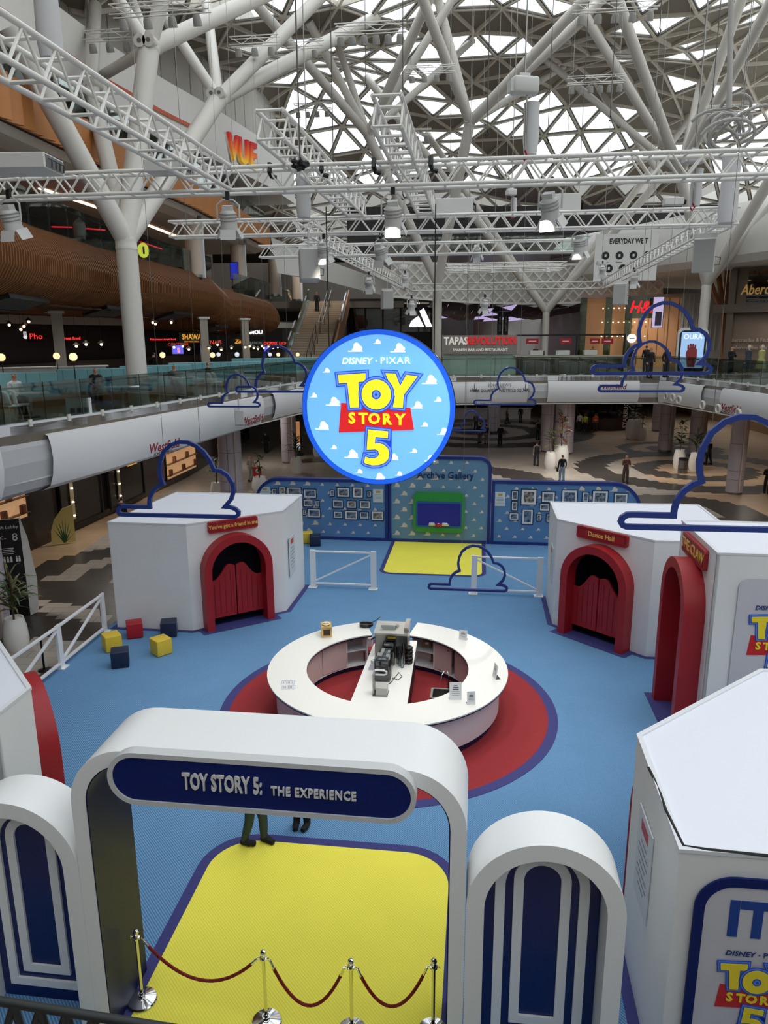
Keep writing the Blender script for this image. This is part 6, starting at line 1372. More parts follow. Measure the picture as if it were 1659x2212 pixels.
# left ground-floor shop front
SHW = [(-18.0, 14), (-15.9, 27), (-15.3, 30.5), (-14.9, 32.8), (-14.1, 38), (-12.8, 48), (-12, 66)]
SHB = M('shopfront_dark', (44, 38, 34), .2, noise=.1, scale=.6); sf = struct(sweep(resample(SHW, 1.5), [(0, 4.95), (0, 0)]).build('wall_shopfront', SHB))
SGL = Mglass('shop_glass', (150, 150, 148), .25); DISP = M('display_glow', (206, 160, 116), .5, emit=.55)  # display panels emit in place of the shop's own lighting
def on_wall(path, s, off, z):
    q = min(resample(path, .25), key=lambda e: abs(e[2] - s)); return q[0] + q[1] * off + Vector((0, 0, z)), math.atan2(q[1].y, q[1].x) + PI / 2
for k, (s, w, z0, z1, em, lb) in enumerate(((15.2, 3.4, 1.5, 4.4, 1, 'warm lit leather-goods window at the left, behind the totem'), (21.0, 3.6, .3, 4.6, 0, 'dark shop window with a column of small bright lamps'), (25.5, 4.0, .3, 4.6, 2, 'dark shop window with gold lettering and small lamps'), (33, 5, .4, 4.4, 1, 'warm pink-lit shop window far behind the left booth'))):
    p, a = on_wall(SHW, s, .1, 0); t = thing('shop_window', lb, 'shop window', p, a)
    MB().ring([(-w / 2, z0), (w / 2, z0), (w / 2, z1), (-w / 2, z1)], [(-w / 2 + .08, z0 + .08), (w / 2 - .08, z0 + .08), (w / 2 - .08, z1 - .08), (-w / 2 + .08, z1 - .08)], -.1, .02).build('frame', DARK, t)
    if em == 1:
        MB().box((0, -.02, (z0 + z1) / 2), (w - .16, .02, z1 - z0 - .16)).build('display', DISP, t); rnd = random.Random(k)
        for q in range(7): MB().rbox((-w / 2 + .5 + q * (w - 1) / 6, -.16, z0 + .5 + (q % 3) * .7), (.3, .16, .36), .03, 1).build('goods', M('goods_%d' % (q % 3), ((120, 70, 46), (160, 110, 70), (90, 60, 50))[q % 3], .5), t)
        for z in (z0 + .3, z0 + 1.0, z0 + 1.7): MB().box((0, -.14, z), (w - .3, .22, .03)).build('shelf', M('shelf_wood', (120, 84, 56), .5), t)
    else:
        MB().box((0, -.02, (z0 + z1) / 2), (w - .16, .02, z1 - z0 - .16)).build('pane', SHB, t)
        for q in range(6): MB().lathe([(0, 0), (.06, .01), (.05, .06), (0, .07)], 8, (-w / 4, -.14, z0 + .5 + q * .65)).build('lamp', COOL, t); MB().box((-w / 4, -.1, (z0 + z1) / 2), (.3, .03, 3.6)).build('lamp_strip', M('lamp_strip_tan', (150, 136, 106), .4), t) if q == 0 else None
        if em == 2: MB().box((.6, -.1, 3.2), (1.1, .03, 1.9)).build('poster', BLACK, t); MB().ring(rrect(.05, 2.2, 1.2, 4.3, .05, 2), rrect(.13, 2.28, 1.12, 4.22, .04, 2), -.14, -.1).build('gold_frame', M('gold_lit', (232, 170, 50), .4, emit=.7), t)
lg_ = thing('leaf_panel', 'cream arched panel painted with a green palm leaf in the left shop window', 'panel', gnd(112, 1178) + Vector((0, 0, .05)), .45); MB().slab([(0, 0), (1.0, 0), (1.0, 1.7), (.55, 1.55), (.2, 1.1), (.03, .6)], -.03, .03).build('panel', M('leaf_cream', (206, 190, 120), .6), lg_)
for k in range(8): MB().add([(.5, -.034, .0), (.52 + .5 * math.cos(.3 + k * .32), -.036, .1 + 1.1 * math.sin(.3 + k * .32)), (.58, -.034, .02)], [(0, 1, 2)]).build('painted_leaf', M('leaf_paint', (40, 80, 44), .6), lg_)

# ================================================================ FIRST FLOOR: restaurant terrace on the left
W1B = [(-26, 8), (-21.5, 30), (-17.5, 46), (-13, 62), (-9.5, 72)]
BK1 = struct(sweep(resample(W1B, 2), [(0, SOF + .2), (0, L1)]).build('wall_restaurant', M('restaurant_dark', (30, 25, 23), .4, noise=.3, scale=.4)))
struct(sweep(resample(W1B, 2), [(2.2, SOF + .1), (2.2, SOF - .4), (1.9, SOF - .4)]).build('trim_4', M('bulkhead_white', (186, 178, 170), .6)))
struct(sweep(resample(W1B, 2), [(.6, L1 + 1.1), (1.0, L1 + 1.1), (1.0, L1), ]).build('trim_5', M('counter_dark', (60, 48, 42), .4)))
def lit_sign(px, py, Y, s, hpx, rgb, em, label, rz=.35, bold=0., xs=1., board=None, shear=0.):
    p = GY(px, py, Y); t = thing('lit_sign', label, 'sign', p, rz)
    sz = hpx / FPX * Y * 1.4
    o = text('letters', s, sz, M('neon_%d_%d_%d_%s' % (rgb + (str(em),)), rgb, .5, emit=em), t, TR(0, -.04, 0), .02, 'CENTER', bold, xs, shear)
    w = max(v.co.x for v in o.data.vertices) - min(v.co.x for v in o.data.vertices)
    MB().box((0, .06, 0), (w + .3, .08, sz * 1.3)).build('board', board or M('sign_board_dark', (24, 21, 20), .5), t); return t
lit_sign(78, 727, 39, 'Pho', 12, (226, 60, 62), 1.2, 'red neon noodle-bar sign at the far left', .25)
t = thing('bowl_emblem', 'small white bowl-and-chopsticks emblem beside the red noodle sign', 'emblem', GY(56, 726, 39), .25)
for k in range(4): MB().box((-.09 + .06 * k, 0, .1), (.03, .03, .26)).build('stick', M('emblem_white', (240, 240, 240), .5, emit=.9), t)
MB().lathe([(.0, -.14), (.1, -.12), (.14, -.03), (.14, -.02), (0, -.02)], 12).build('bowl', M('emblem_white', (240, 240, 240), .5, emit=.9), t)
lit_sign(153, 731, 40, 'street food', 6, (236, 52, 56), 1.3, 'small red street food sign beside the slim square column', .25, .004)
lit_sign(352, 733, 46, 'Fishermans street food', 4, (232, 56, 58), 1.2, 'small red street food sign right of the big white column', .3, .004)
lit_sign(414, 728, 46, 'SHAWA', 10, (232, 160, 56), .9, 'orange shawarma sign on a teal board', .3, .012, .8, M('board_teal', (24, 58, 62), .5)); lit_sign(414, 738, 45.9, 'LEBANESE GRILL', 3, (232, 160, 56), .8, 'thin orange line of small letters below the shawarma sign', .3)
lit_sign(385, 744, 47, 'COMPTOIR', 6, (214, 60, 50), .9, 'red letters of a cafe sign below the teal board', .3); lit_sign(466, 740, 50, 'NAIS', 8, (226, 76, 56), .9, 'thin red cafe letters right of the mirrored post', .3); lit_sign(520, 738, 52, 'Zorie', 8, (232, 150, 40), .9, 'orange slanted sign among the far food counters', .3, .01, 1., None, .3)
lit_sign(552, 718, 54, 'IMOU', 8, (246, 246, 246), 1.3, 'bright white letters of the far food counter', .3, .015); lit_sign(549, 741, 54, 'LEBANON', 5, (120, 130, 120), .4, 'dim grey letters of a far food counter', .3); lit_sign(584, 742, 57, 'CHOPSTIX', 6, (236, 52, 44), 1.1, 'red sign near the foot of the staircase', .3, .008, .7); lit_sign(612, 742, 60, 'LEON', 5, (226, 56, 46), .9, 'dim red sign just left of the staircase', .3, .006)
for k, (x, y, w, h, lb) in enumerate(((384, 755, 22, 18, 'purple lit menu screen below the cafe sign'), (575, 755, 10, 13, 'small purple lit menu screen near the staircase'))):
    p = GY(x, y, 46 + k * 10); t = thing('menu_screen', lb, 'screen', p, .3); q = p.y / FPX; MB().box((0, 0, 0), (w * q + .1, .06, h * q + .1)).build('case', BLACK, t); MB().box((0, -.035, 0), (w * q, .01, h * q)).build('screen', M('screen_purple', (100, 96, 226), .4, emit=1.0), t); MB().rbox((.05, -.045, -.05), (w * q * .25, .01, h * q * .6), .004, 1).build('figure', M('screen_pink', (226, 150, 190), .4, emit=.9), t)
# globe lamps
for k, (x, y, r, col) in enumerate(((3, 772, 8, 0), (122, 769, 7, 0), (158, 771, 8.5, 0), (351, 767, 6, 0), (459, 767, 5.5, 0), (472, 766, 4.5, 1), (512, 766, 5, 1), (583, 766, 4, 1), (601, 766, 4, 0), (643, 766, 4, 0))):
    Y = (27, 29, 26, 34, 38, 42, 42, 46, 48, 52)[k]; p = GY(x, y, Y); R_ = r / FPX * Y
    t = thing('globe_lamp', ['warm globe lamp cut by the left edge, behind the man in white', 'warm globe lamp beside the slim square column', 'larger warm globe lamp right of the slim square column', 'warm globe lamp just right of the big white column', 'warm globe lamp in front of the thin red cafe letters', 'white globe lamp close to a warm one in the middle of the terrace', 'white globe lamp above the two white chairs', 'white globe lamp inside the left cloud outline', 'warm globe lamp right of the cloud-framed white one', 'warm globe lamp at the foot of the staircase'][k], 'lamp', (p.x, p.y, L1), 0, 'globe lamps on the terrace')
    ball('globe', p, R_, M('globe_warm', (255, 214, 160), .4, emit=1.3) if not col else M('globe_white', (226, 232, 240), .4, emit=.7), t); rod('stem', (p.x, p.y, L1 + .02), p, .018, DARK, t); MB().lathe([(.1, 0), (.1, .03)], 12).build('foot', DARK, t); MB().lathe([(R_ * .5, p.z - L1 - R_ * 1.02), (R_ * .4, p.z - L1 - R_ * .9)], 12).build('collar', STEEL, t)
# pendant bulbs inside
for k in range(26):
    x = [20, 45, 62, 186, 219, 330, 336, 370, 376, 395, 408, 452, 470, 478, 500, 530, 540, 548, 557, 566, 570, 580, 590, 600, 165, 52][k]; y = [702, 712, 695, 744, 744, 697, 700, 697, 750, 748, 755, 752, 745, 756, 752, 750, 748, 752, 754, 748, 752, 749, 752, 750, 748, 705][k]; Y = 33 + k * .8 if x > 300 else 34
    p = GY(x, y, Y); t = thing('pendant_lamp', 'small pendant lamp, number %s from the left over the food counters' % ['one', 'two', 'three', 'four', 'five', 'six', 'seven', 'eight', 'nine', 'ten', 'eleven', 'twelve', 'thirteen', 'fourteen', 'fifteen', 'sixteen', 'seventeen', 'eighteen', 'nineteen', 'twenty', 'twenty-one', 'twenty-two', 'twenty-three', 'twenty-four', 'twenty-five', 'twenty-six'][sorted(range(26), key=lambda j: ([20, 45, 62, 186, 219, 330, 336, 370, 376, 395, 408, 452, 470, 478, 500, 530, 540, 548, 557, 566, 570, 580, 590, 600, 165, 52][j], j)).index(k)], 'lamp', p, 0, 'pendant lamps over the food counters')
    ball('bulb', p, .06, M('pendant_bulb', (255, 220, 170), .4, emit=4), t); MB().lathe([(.16, .05), (.05, .16), (.02, .18)], 12).build('shade', M('shade_grey', (120, 110, 100), .5), t); rod('cord', p + Vector((0, 0, .18)), (p.x, p.y, SOF), .008, BLACK, t, 'rod6')
# terrace furniture
TEAL = M('teal_leather', (116, 168, 176), .5); TEALD = M('terrace_wood', (128, 98, 66), .5)
def banquette(x, y, Y, L, rz, label):
    p = GY(x, y, Y); t = thing('banquette', label, 'bench', (p.x, p.y, L1), rz)
    MB().box((0, 0, .18), (L, .6, .36)).build('base', TEALD, t); MB().rbox((0, -.02, .42), (L, .58, .14), .04, 2).build('seat', TEAL, t); MB().rbox((0, .28, .85), (L, .14, .75), .04, 2).build('backrest', TEAL, t)
    for k in range(int(L / .45)): MB().box((-L / 2 + .45 * (k + .5), .205, .85), (.02, .012, .68)).build('seam', M('teal_seam', (86, 134, 142), .5), t)
banquette(40, 830, 26.5, 2.6, .5, 'teal leather bench behind the man in white'); banquette(230, 800, 29.5, 3.6, .5, 'teal leather bench along the terrace in front of the big white column'); banquette(340, 800, 32.4, 3.0, .5, 'teal leather bench right of the big white column'); banquette(470, 790, 36, 4.5, .45, 'teal leather bench in the middle of the terrace'); banquette(600, 785, 42, 5, .35, 'far teal leather bench near the staircase')
wallw = thing('planter_wall', 'low white wall behind the teal benches at the left', 'wall', (GY(70, 790, 30).x, GY(70, 790, 30).y, L1), .5); MB().box((0, 0, .62), (5.5, .3, 1.24)).build('body', M('stone_white', (196, 194, 190), .5), wallw); MB().box((0, 0, 1.26), (5.7, .4, .05)).build('coping', WHITE, wallw)
def table(x, y, Y, label, L=1.1):
    p = GY(x, y, Y); t = thing('cafe_table', label, 'table', (p.x, p.y, L1), .5); MB().slab(rrect(-L / 2, -.3, L / 2, .3, .12, 4), .74, .77, T=Matrix(((1, 0, 0, 0), (0, 0, 1, 0), (0, 1, 0, 0), (0, 0, 0, 1)))).build('table_top', WHITE, t); MB().tube((0, 0, .02), (0, 0, .74), .035).build('leg', M('table_leg', (180, 182, 182), .4), t); MB().rbox((0, 0, .012), (.5, .42, .024), .01, 1).build('foot', DARK, t)
table(62, 828, 23.2, 'white cafe table in front of the man in the white shirt'); table(262, 818, 25.95, 'white cafe table by the glass below the big column'); table(398, 812, 31.5, 'white cafe table right of the big column'); table(545, 800, 37, 'white cafe table near the two clouds')
CHW = M('chair_white', (214, 216, 216), .4)
def shell_chair(x, y, Y, rz, label):
    p = GY(x, y, Y); t = thing('shell_chair', label, 'chair', (p.x, p.y, L1), rz, 'white shell chairs on the terrace')
    MB().rbox((0, 0, .45), (.44, .42, .05), .022, 2).build('seat', CHW, t, smooth=True, angle=1)
    vs = []; fs = []; n = 9; m = 8
    for i in range(m + 1):
        q = i / m; w = .22 * math.sqrt(max(0, 1 - (q * .97) ** 3)); 
        for j in range(n + 1):
            a = (j / n * 2 - 1); vs.append((a * w, .2 + .05 * q - .09 * a * a, .45 + .44 * q))
    for i in range(m):
        for j in range(n): b_ = i * (n + 1) + j; fs.append((b_, b_ + 1, b_ + n + 2, b_ + n + 1))
    o = MB().add(vs, fs).build('backrest', CHW, t, smooth=True); md = o.modifiers.new('thick', 'SOLIDIFY'); md.thickness = .02
    for a, b in ((-1, -1), (1, -1), (1, 1), (-1, 1)): rod('leg', basis(t) @ Vector((a * .16, b * .15, .43)), basis(t) @ Vector((a * .22, b * .21, 0)), .014, CHW, t)
shell_chair(22, 850, 22.2, 2.5, 'white shell chair at the left edge with its back to the glass'); shell_chair(44, 850, 22.6, 2.0, 'white shell chair beside the table of the man in white'); shell_chair(455, 810, 33.0, 2.6, 'white shell chair by the glass, left one of a pair'); shell_chair(466, 810, 33.4, 2.5, 'white shell chair by the glass, right one of a pair'); shell_chair(515, 805, 35.5, 2.6, 'farther white shell chair near the cloud outlines'); shell_chair(524, 805, 36, 2.5, 'farthest white shell chair near the cloud outlines')
def seated(x, Y, rz, lb, tp, lg): p = GY(x, 800, Y); person(lb, (p.x, p.y, L1), rz, tp, lg, pose='sit')
seated(26, 24.3, 1.0, 'man in a white shirt seated at the far left of the terrace', (216, 220, 226), (40, 42, 50)); seated(205, 28.5, .4, 'person in black sitting on the teal bench left of the big column', (18, 18, 20), (24, 24, 28)); seated(375, 31.2, .6, 'person in dark clothes seated by the glass right of the big column', (70, 70, 74), (50, 52, 56)); seated(447, 34, 1.4, 'person with dark hair seated in the middle of the terrace', (44, 42, 44), (40, 42, 48))
p = GY(332, 780, 37); person('standing figure in black beside the big white column on the terrace', (p.x, p.y, L1), 2.6, (14, 14, 16), (18, 18, 20))
mn = thing('board_reflection', 'reflection of a white printed board in the glass on the left, built as a solid board', 'board', (GY(172, 890, 23.6).x, GY(172, 890, 23.6).y, L1 - .12), .45); MB().box((0, 0, .4), (.75, .03, .55)).build('sheet', WHITE, mn); MB().box((0, .1, .1), (.6, .2, .2)).build('stand', DARK, mn); [MB().box((-.2 + .2 * k, -.018, .3), (.14, .006, .16)).build('print', M('ink_grey', (88, 92, 104), .6), mn) for k in range(3)]  # solid board stands in for a reflection seen in the glass
# slim mirrored posts on the terrace
for k, (x, Y, lb) in enumerate(((128, 31, 'slim square pale post at the left of the terrace'), (442, 42, 'slim mirrored post in the middle of the food hall'), (530, 46, 'slim mirrored post farther back in the food hall'))):
    p = GY(x, 740, Y); t = thing('square_post', lb, 'post', (p.x, p.y, L1), .4); MB().box((0, 0, (SOF - L1) / 2), (.42, .42, SOF - L1)).build('shaft', M('post_pale', (176, 168, 156), .25), t); MB().box((0, 0, .5), (.46, .46, 1.0)).build('mirror_base', M('mirror', (150, 150, 150), .06, metal=1), t); MB().box((0, 0, SOF - .06 - L1), (.6, .6, .1)).build('cap', WHITE, t)
# second-floor cream columns, lights and signs
for k, (x, Y) in enumerate(((418, 42), (512, 52), (590, 62), (638, 71))):
    p = GY(x, 560, Y); t = thing('round_column', ['cream round column on the second floor above the ribbed timber', 'cream round column with a blue screen on the second floor', 'cream round column near the middle of the second floor', 'cream round column behind the head of the staircase', 'pale column behind the glass at the far left of the second floor'][k], 'column', (p.x, p.y, L2), 0)
    MB().lathe([(.42, 0), (.42, 2.8)], 24).build('shaft', M('column_cream', (206, 188, 170), .5), t, smooth=True); MB().lathe([(.46, 0), (.46, .15)], 24).build('foot', STEEL, t); MB().box((.42, .1, 1.4), (.3, .3, 2.8)).build('pilaster', WHITE, t)
p = GY(506, 585, 51.4); t = thing('wall_screen', 'blue lit screen on the second-floor cream column', 'screen', p, .1); MB().box((0, 0, 0), (.55, .1, 1.1)).build('case', BLACK, t); MB().box((0, -.055, 0), (.48, .01, 1.0)).build('screen', M('screen_blue', (30, 40, 160), .4, emit=.9), t)
for k, (x0, y0, x1, y1, Y) in enumerate(((114, 490, 155, 491, 31), (188, 494, 227, 497, 32), (303, 522, 350, 538, 37))):
    a, b = GY(x0, y0, Y), GY(x1, y1, Y + 1.5); o = tag(MB().path([a, b], .03, 6).build('neon_line', M('neon_red_line', (255, 50, 60), .5, emit=2.2), None), ['thin red neon line at the far left behind the second-floor glass', 'thin red neon line right of the pale column on the second floor', 'thin red neon line right of the big white column on the second floor'][k], 'neon')
p = GY(309, 541, 34); t = thing('round_shop_sign', 'round green and yellow shop sign beside the big white column', 'sign', p, .6); MB().lathe([(0, 0), (.24, 0), (.24, .08), (0, .08)], 20, T=Matrix.Rotation(PI / 2, 4, 'X') @ Matrix.Scale(1.3, 4, (0, 1, 0))).build('disc', M('sign_green', (190, 200, 60), .5, emit=.6), t); MB().box((0, -.09, 0), (.08, .01, .3)).build('mark', BLACK, t)
# figure poster on the second floor and cinema sign
p = GY(172, 492, 32); t = thing('window_mannequin', 'mannequin in a white top behind the second-floor glass', 'mannequin', (p.x, p.y, L2), .5); MB().lathe([(.0, 0), (.22, .0), (.22, .02), (.03, .03), (.03, .75), (.18, .8), (.2, 1.0), (.15, 1.2), (.21, 1.42), (.12, 1.52), (.05, 1.56), (.05, 1.6), (.09, 1.66), (.1, 1.75), (.06, 1.84), (0, 1.86)], 16).build('figure', M('mannequin_white', (190, 188, 184), .5), t, smooth=True); MB().lathe([(.23, .9), (.24, 1.2), (.225, 1.42)], 16).build('top', WHITE, t)
def grad_mat():
    m = bpy.data.materials.new('cinema_letters'); m.use_nodes = True; nt = m.node_tree; b = nt.nodes['Principled BSDF']; tc = nt.nodes.new('ShaderNodeTexCoord'); sx = nt.nodes.new('ShaderNodeSeparateXYZ'); r = nt.nodes.new('ShaderNodeValToRGB'); e = r.color_ramp.elements
    e[0].position = .1; e[0].color = lin((250, 196, 60)) + (1,); e[1].position = .9; e[1].color = lin((196, 40, 40)) + (1,); x = e.new(.45); x.color = lin((236, 116, 40)) + (1,)
    nt.links.new(tc.outputs['Generated'], sx.inputs[0]); nt.links.new(sx.outputs['Y'], r.inputs['Fac']); nt.links.new(r.outputs['Color'], b.inputs['Base Color']); nt.links.new(r.outputs['Color'], b.inputs['Emission Color']); b.inputs['Emission Strength'].default_value = .25; return m
CL = grad_mat()
vu = thing('cinema_sign', 'big orange and red cinema letters on the white band at the upper left', 'sign', GY(520, 330, 43.2), 1.2)
for k, (ch, x) in enumerate((('V', -.95), ('U', 0.05), ('E', 1.02))): text('letter', ch, 1.75, CL, vu, TR(x * 1.0, -.12, 0), .08, 'CENTER', .05, .85, .06)
for k, ch in enumerate('VUE'): text('letter_back', ch, 1.75, WHITE, vu, TR((-.95, .05, 1.02)[k], .02, -.02), .05, 'CENTER', .09, .85, .06)
st_ = sweep([q for q in resample(WC, .5) if 18 < q[0].y < 42.2], [(.06, 19.55), (.06, 19.35)]); tag(st_.build('red_stripe', M('stripe_orange', (206, 96, 60), .5)), 'orange-red stripe running along the white cinema wall', 'stripe')

# ================================================================ STAIRCASE
sr = thing('staircase', 'wide pale staircase climbing to the second floor in the centre left', 'stairs', (-5.75, 57.5, L1), -.05)
STP = M('step_stone', (190, 172, 150), .6); n = 28; rise = (L2 - L1) / n; run = .46
for k in range(n):
    yy = k * run + (1.3 if k >= 13 else 0); MB().box((0, yy + .25, rise * (k + 1) - .09), (3.5, .5, .18)).build('step', STP, sr); MB().box((0, yy + .02, rise * (k + 1) - .003), (3.5, .05, .008)).build('nosing', M('nosing_dark', (110, 96, 84), .6), sr)
MB().box((0, 13 * run + .65, rise * 13 - .09), (3.5, 1.5, .18)).build('landing', STP, sr)
yt = n * run + 1.3
def stair_poly(d0, d1): return [(0, d0), (13 * run, rise * 13 + d0), (13 * run + 1.3, rise * 13 + d0), (yt, L2 - L1 + d0), (yt, L2 - L1 + d1), (13 * run + 1.3, rise * 13 + d1), (13 * run, rise * 13 + d1), (0, d1)]
Rz = Matrix.Rotation(PI / 2, 4, 'Z')
for sx, m_, nm, d0, d1 in ((1.9, M('stair_timber', (150, 102, 64), .5, noise=.15), 'stringer', -.6, 1.0), (-1.85, WHITE, 'stringer', -.5, .1), (-1.85, GLASS, 'glass_side', .1, 1.1), (1.72, M('mirror', (150, 150, 150), .06, metal=1), 'mirror_side', 1.0, 1.12)):
    MB().slab(stair_poly(d0, d1), -.06, .06, T=Matrix.Translation((sx, 0, 0)) @ Rz).build(nm, m_, sr)
for sx in (-.1, .25):
    MB().path([(sx, 0, 1.0), (sx, 13 * run, rise * 13 + .95), (sx, 13 * run + 1.3, rise * 13 + .95), (sx, yt, L2 - L1 + .95)], .035, 8).build('handrail', STEEL, sr)
    for k in range(0, n, 4): yy = k * run + (1.3 if k >= 13 else 0) + .2; rod('baluster', basis(sr) @ Vector((sx, yy, rise * (k + 1))), basis(sr) @ Vector((sx, yy, rise * (k + 1) + .9)), .03, DARK, sr)
p = basis(sr) @ Vector((-.75, 22 * run + 1.3 + .2, rise * 23)); person('person in dark clothes walking down near the top of the staircase', p, .1, (30, 32, 36), (24, 24, 28), phase=.1)
struct(MB().box((-9, 77.6, L2 - .3), (22, 11, .6)).build('floor', MATS['upper_floor'])); struct(MB().box((-9, 83, 13.5), (24, .3, 6)).build('wall_far', M('landing_wall', (120, 112, 104), .6)))
balustrade('glass_balustrade', [(-13, 72.2), (-7.6, 72.2)], L2, 1.1, 'short glass balustrade left of the head of the staircase', 1.4, bracket=False)

# ================================================================ FAR SIDE
# sportswear store front with the three-bar emblem
sh = thing('store_front', 'dark glazed sportswear store front behind the round sign', 'store front', (-.2, 73.2, L1), -.04)
MB().box((1, .3, 2.9), (8.6, .1, 5.8)).build('dark_wall', M('store_dark', (30, 28, 27), .4), sh)
for k in range(6): MB().box((-3.2 + 1.7 * k, 0, 2.9), (.12, .16, 5.8)).build('mullion', BLACK, sh)
for z in (.1, 2.6, 5.6): MB().box((1, 0, z), (8.6, .14, .14)).build('transom', BLACK, sh)
for k in range(5): MB().box((-2.35 + 1.7 * k, .1, 4.1), (1.55, .03, 2.8)).build('pane', Mglass('dark_pane', (120, 120, 118), .3), sh)
for k in range(4): MB().box((-2 + 2 * k, .2, 5.35), (1.2, .05, .12)).build('ceiling_light', COOL, sh)
MB().box((0, .2, 3.4), (5, .05, 1.4)).build('curtain', M('curtain_grey', (140, 132, 122), .7), sh)
ad = thing('three_bar_emblem', 'glowing white three-bar emblem above the round sign', 'emblem', GY(906, 706, 72.6), 0); q = 72.6 / FPX; AW = M('emblem_white_lit', (250, 250, 252), .5, emit=1.3)
for pts in ([(-22, 0), (-17, 12), (-12, 15), (-4, 0)], [(-12, 16), (-2, 22), (10, 0), (-3, 0)], [(0, 32), (9, 38), (27, 0), (14, 0)]): MB().slab([(x * q, z * q) for x, z in pts][::-1], -.05, .05).build('bar', AW, ad)
# tapas bar on the bridge
tb = thing('tapas_bar', 'long dark bar counter with a pale end on the bridge', 'counter', (4.0, 47.5, L1), -.01)
MB().box((7.6, 0, .52), (6.6, .8, 1.04)).build('front', M('bar_olive', (70, 64, 50), .35), tb); MB().box((7.6, -.1, 1.08), (6.9, 1.1, .07)).build('bar_top', M('bar_top_pale', (176, 172, 160), .25), tb); MB().box((2.05, 0, .62), (4.6, .7, 1.24)).build('glazed_end', M('bar_pale_green', (170, 188, 180), .15), tb)
for k in range(9): MB().box((4.7 + k * .75, -.42, .55), (.04, .03, .95)).build('panel_joint', DARK, tb)
for k in range(7): MB().lathe([(.0, 0), (.06, .02), (.04, .22), (.03, .3), (0, .3)], 10, (5.3 + k * .8, .1, 1.12)).build('bottle', (BLACK, M('bottle_green', (40, 70, 50), .2), WHITE)[k % 3], tb)
for k in range(3): MB().rbox((5.6 + k * 1.7, .2, 1.28), (.8, .5, .3), .03, 1).build('display_case', M('case_white', (200, 200, 196), .2), tb)
tsn = thing('tapas_sign', 'grey patterned sign board of the tapas bar with white and red letters', 'sign', GY(1036, 744, 46.9), 0); q = 46.9 / FPX
MB().box((0, .04, 0), (158 * q, .08, 38 * q)).build('board', M('board_grey', (142, 134, 128), .6, noise=.3, scale=9), tsn); text('letters', 'TAPAS', .62, M('letter_white_lit', (230, 226, 220), .5, emit=.35), tsn, TR(-1.47, -.03, .2), .02, 'CENTER', .02, .82); text('letters', 'REVOLUTION', .62, M('letter_red_lit', (206, 34, 38), .5, emit=.45), tsn, TR(.72, -.03, .2), .02, 'CENTER', .022, .8); text('letters', 'SPANISH BAR AND RESTAURANT', .24, M('letter_white_lit', (230, 226, 220), .5, emit=.35), tsn, TR(.05, -.03, -.33), .01, 'CENTER', .003, .95)
cn = thing('bar_canopy', 'black metal frame standing over the tapas bar', 'frame', (4.0, 47.9, L1), -.01)
for x in (4.4, 8.2, 11.2): MB().box((x, 0, 1.2), (.09, .09, 2.4)).build('post', BLACK, cn)
MB().box((7.8, 0, 2.36), (6.9, .1, .1)).build('beam', BLACK, cn)
for k, (x, w) in enumerate(((1150, 26), (1222, 24), (1285, 20), (1312, 24))): t = thing('red_hanging_sign', ['small red sign hanging over the tapas bar, leftmost', 'small red sign hanging over the tapas bar, second from the left', 'small red sign hanging over the tapas bar, third from the left', 'small red sign hanging over the tapas bar, rightmost'][k], 'sign', GY(x, 737, 49), 0, 'red signs over the tapas bar'); q = 49 / FPX; MB().box((0, 0, 0), (w * q, .05, 11 * q)).build('board', M('sign_deep_red', (150, 20, 34), .5, emit=.2), t); MB().box((0, -.03, 0), (w * q * .6, .006, .06)).build('letters', PW, t)
def bar_stool(x, label):
    p = GY(x, 800, 46.3); t = thing('bar_stool', label, 'stool', (p.x, p.y, L1), 0, 'bar stools at the tapas bar'); MB().rbox((0, 0, .76), (.42, .36, .07), .03, 1).build('seat', M('stool_seat', (70, 66, 60), .5), t); MB().tube((0, 0, .03), (0, 0, .74), .03).build('stem', STEEL, t); MB().lathe([(.22, 0), (.2, .03), (.03, .05)], 16).build('foot', STEEL, t)
for k, x in enumerate((1135, 1175, 1214, 1254, 1295)): bar_stool(x, 'bar stool, %s from the left at the tapas bar' % ORD[k])
p = GY(1278, 780, 49.5); person('person with dark hair working behind the tapas bar', (p.x, p.y, L1), 0, (40, 36, 36), (30, 30, 34), pose='lean'); p = GY(1157, 760, 52); person('customer in a dark top behind the left part of the tapas bar', (p.x, p.y, L1), .4, (44, 40, 42), (36, 36, 42))
for k, (x, lb) in enumerate(((1404, 'person in dark clothes beside the right column, left one of two'), (1439, 'man in a black jumper looking over the right balustrade'), (1578, 'woman in black holding a phone at the right balustrade'))): p = GY(x, 790, 42 + k * .6); person(lb, (p.x, p.y, L1), .25, (22, 22, 26), (30, 30, 36), pose='phone' if k == 2 else 'stand')
for k, (x, lb) in enumerate(((1402 - 40, 'customer seated with back turned inside the right cloud outline'), (1425 - 30, 'customer in a dark jacket beside the seated one inside the cloud'))): p = GY(x, 780, 48); person(lb, (p.x, p.y, L1), PI, (24, 24, 28), (60, 60, 64))
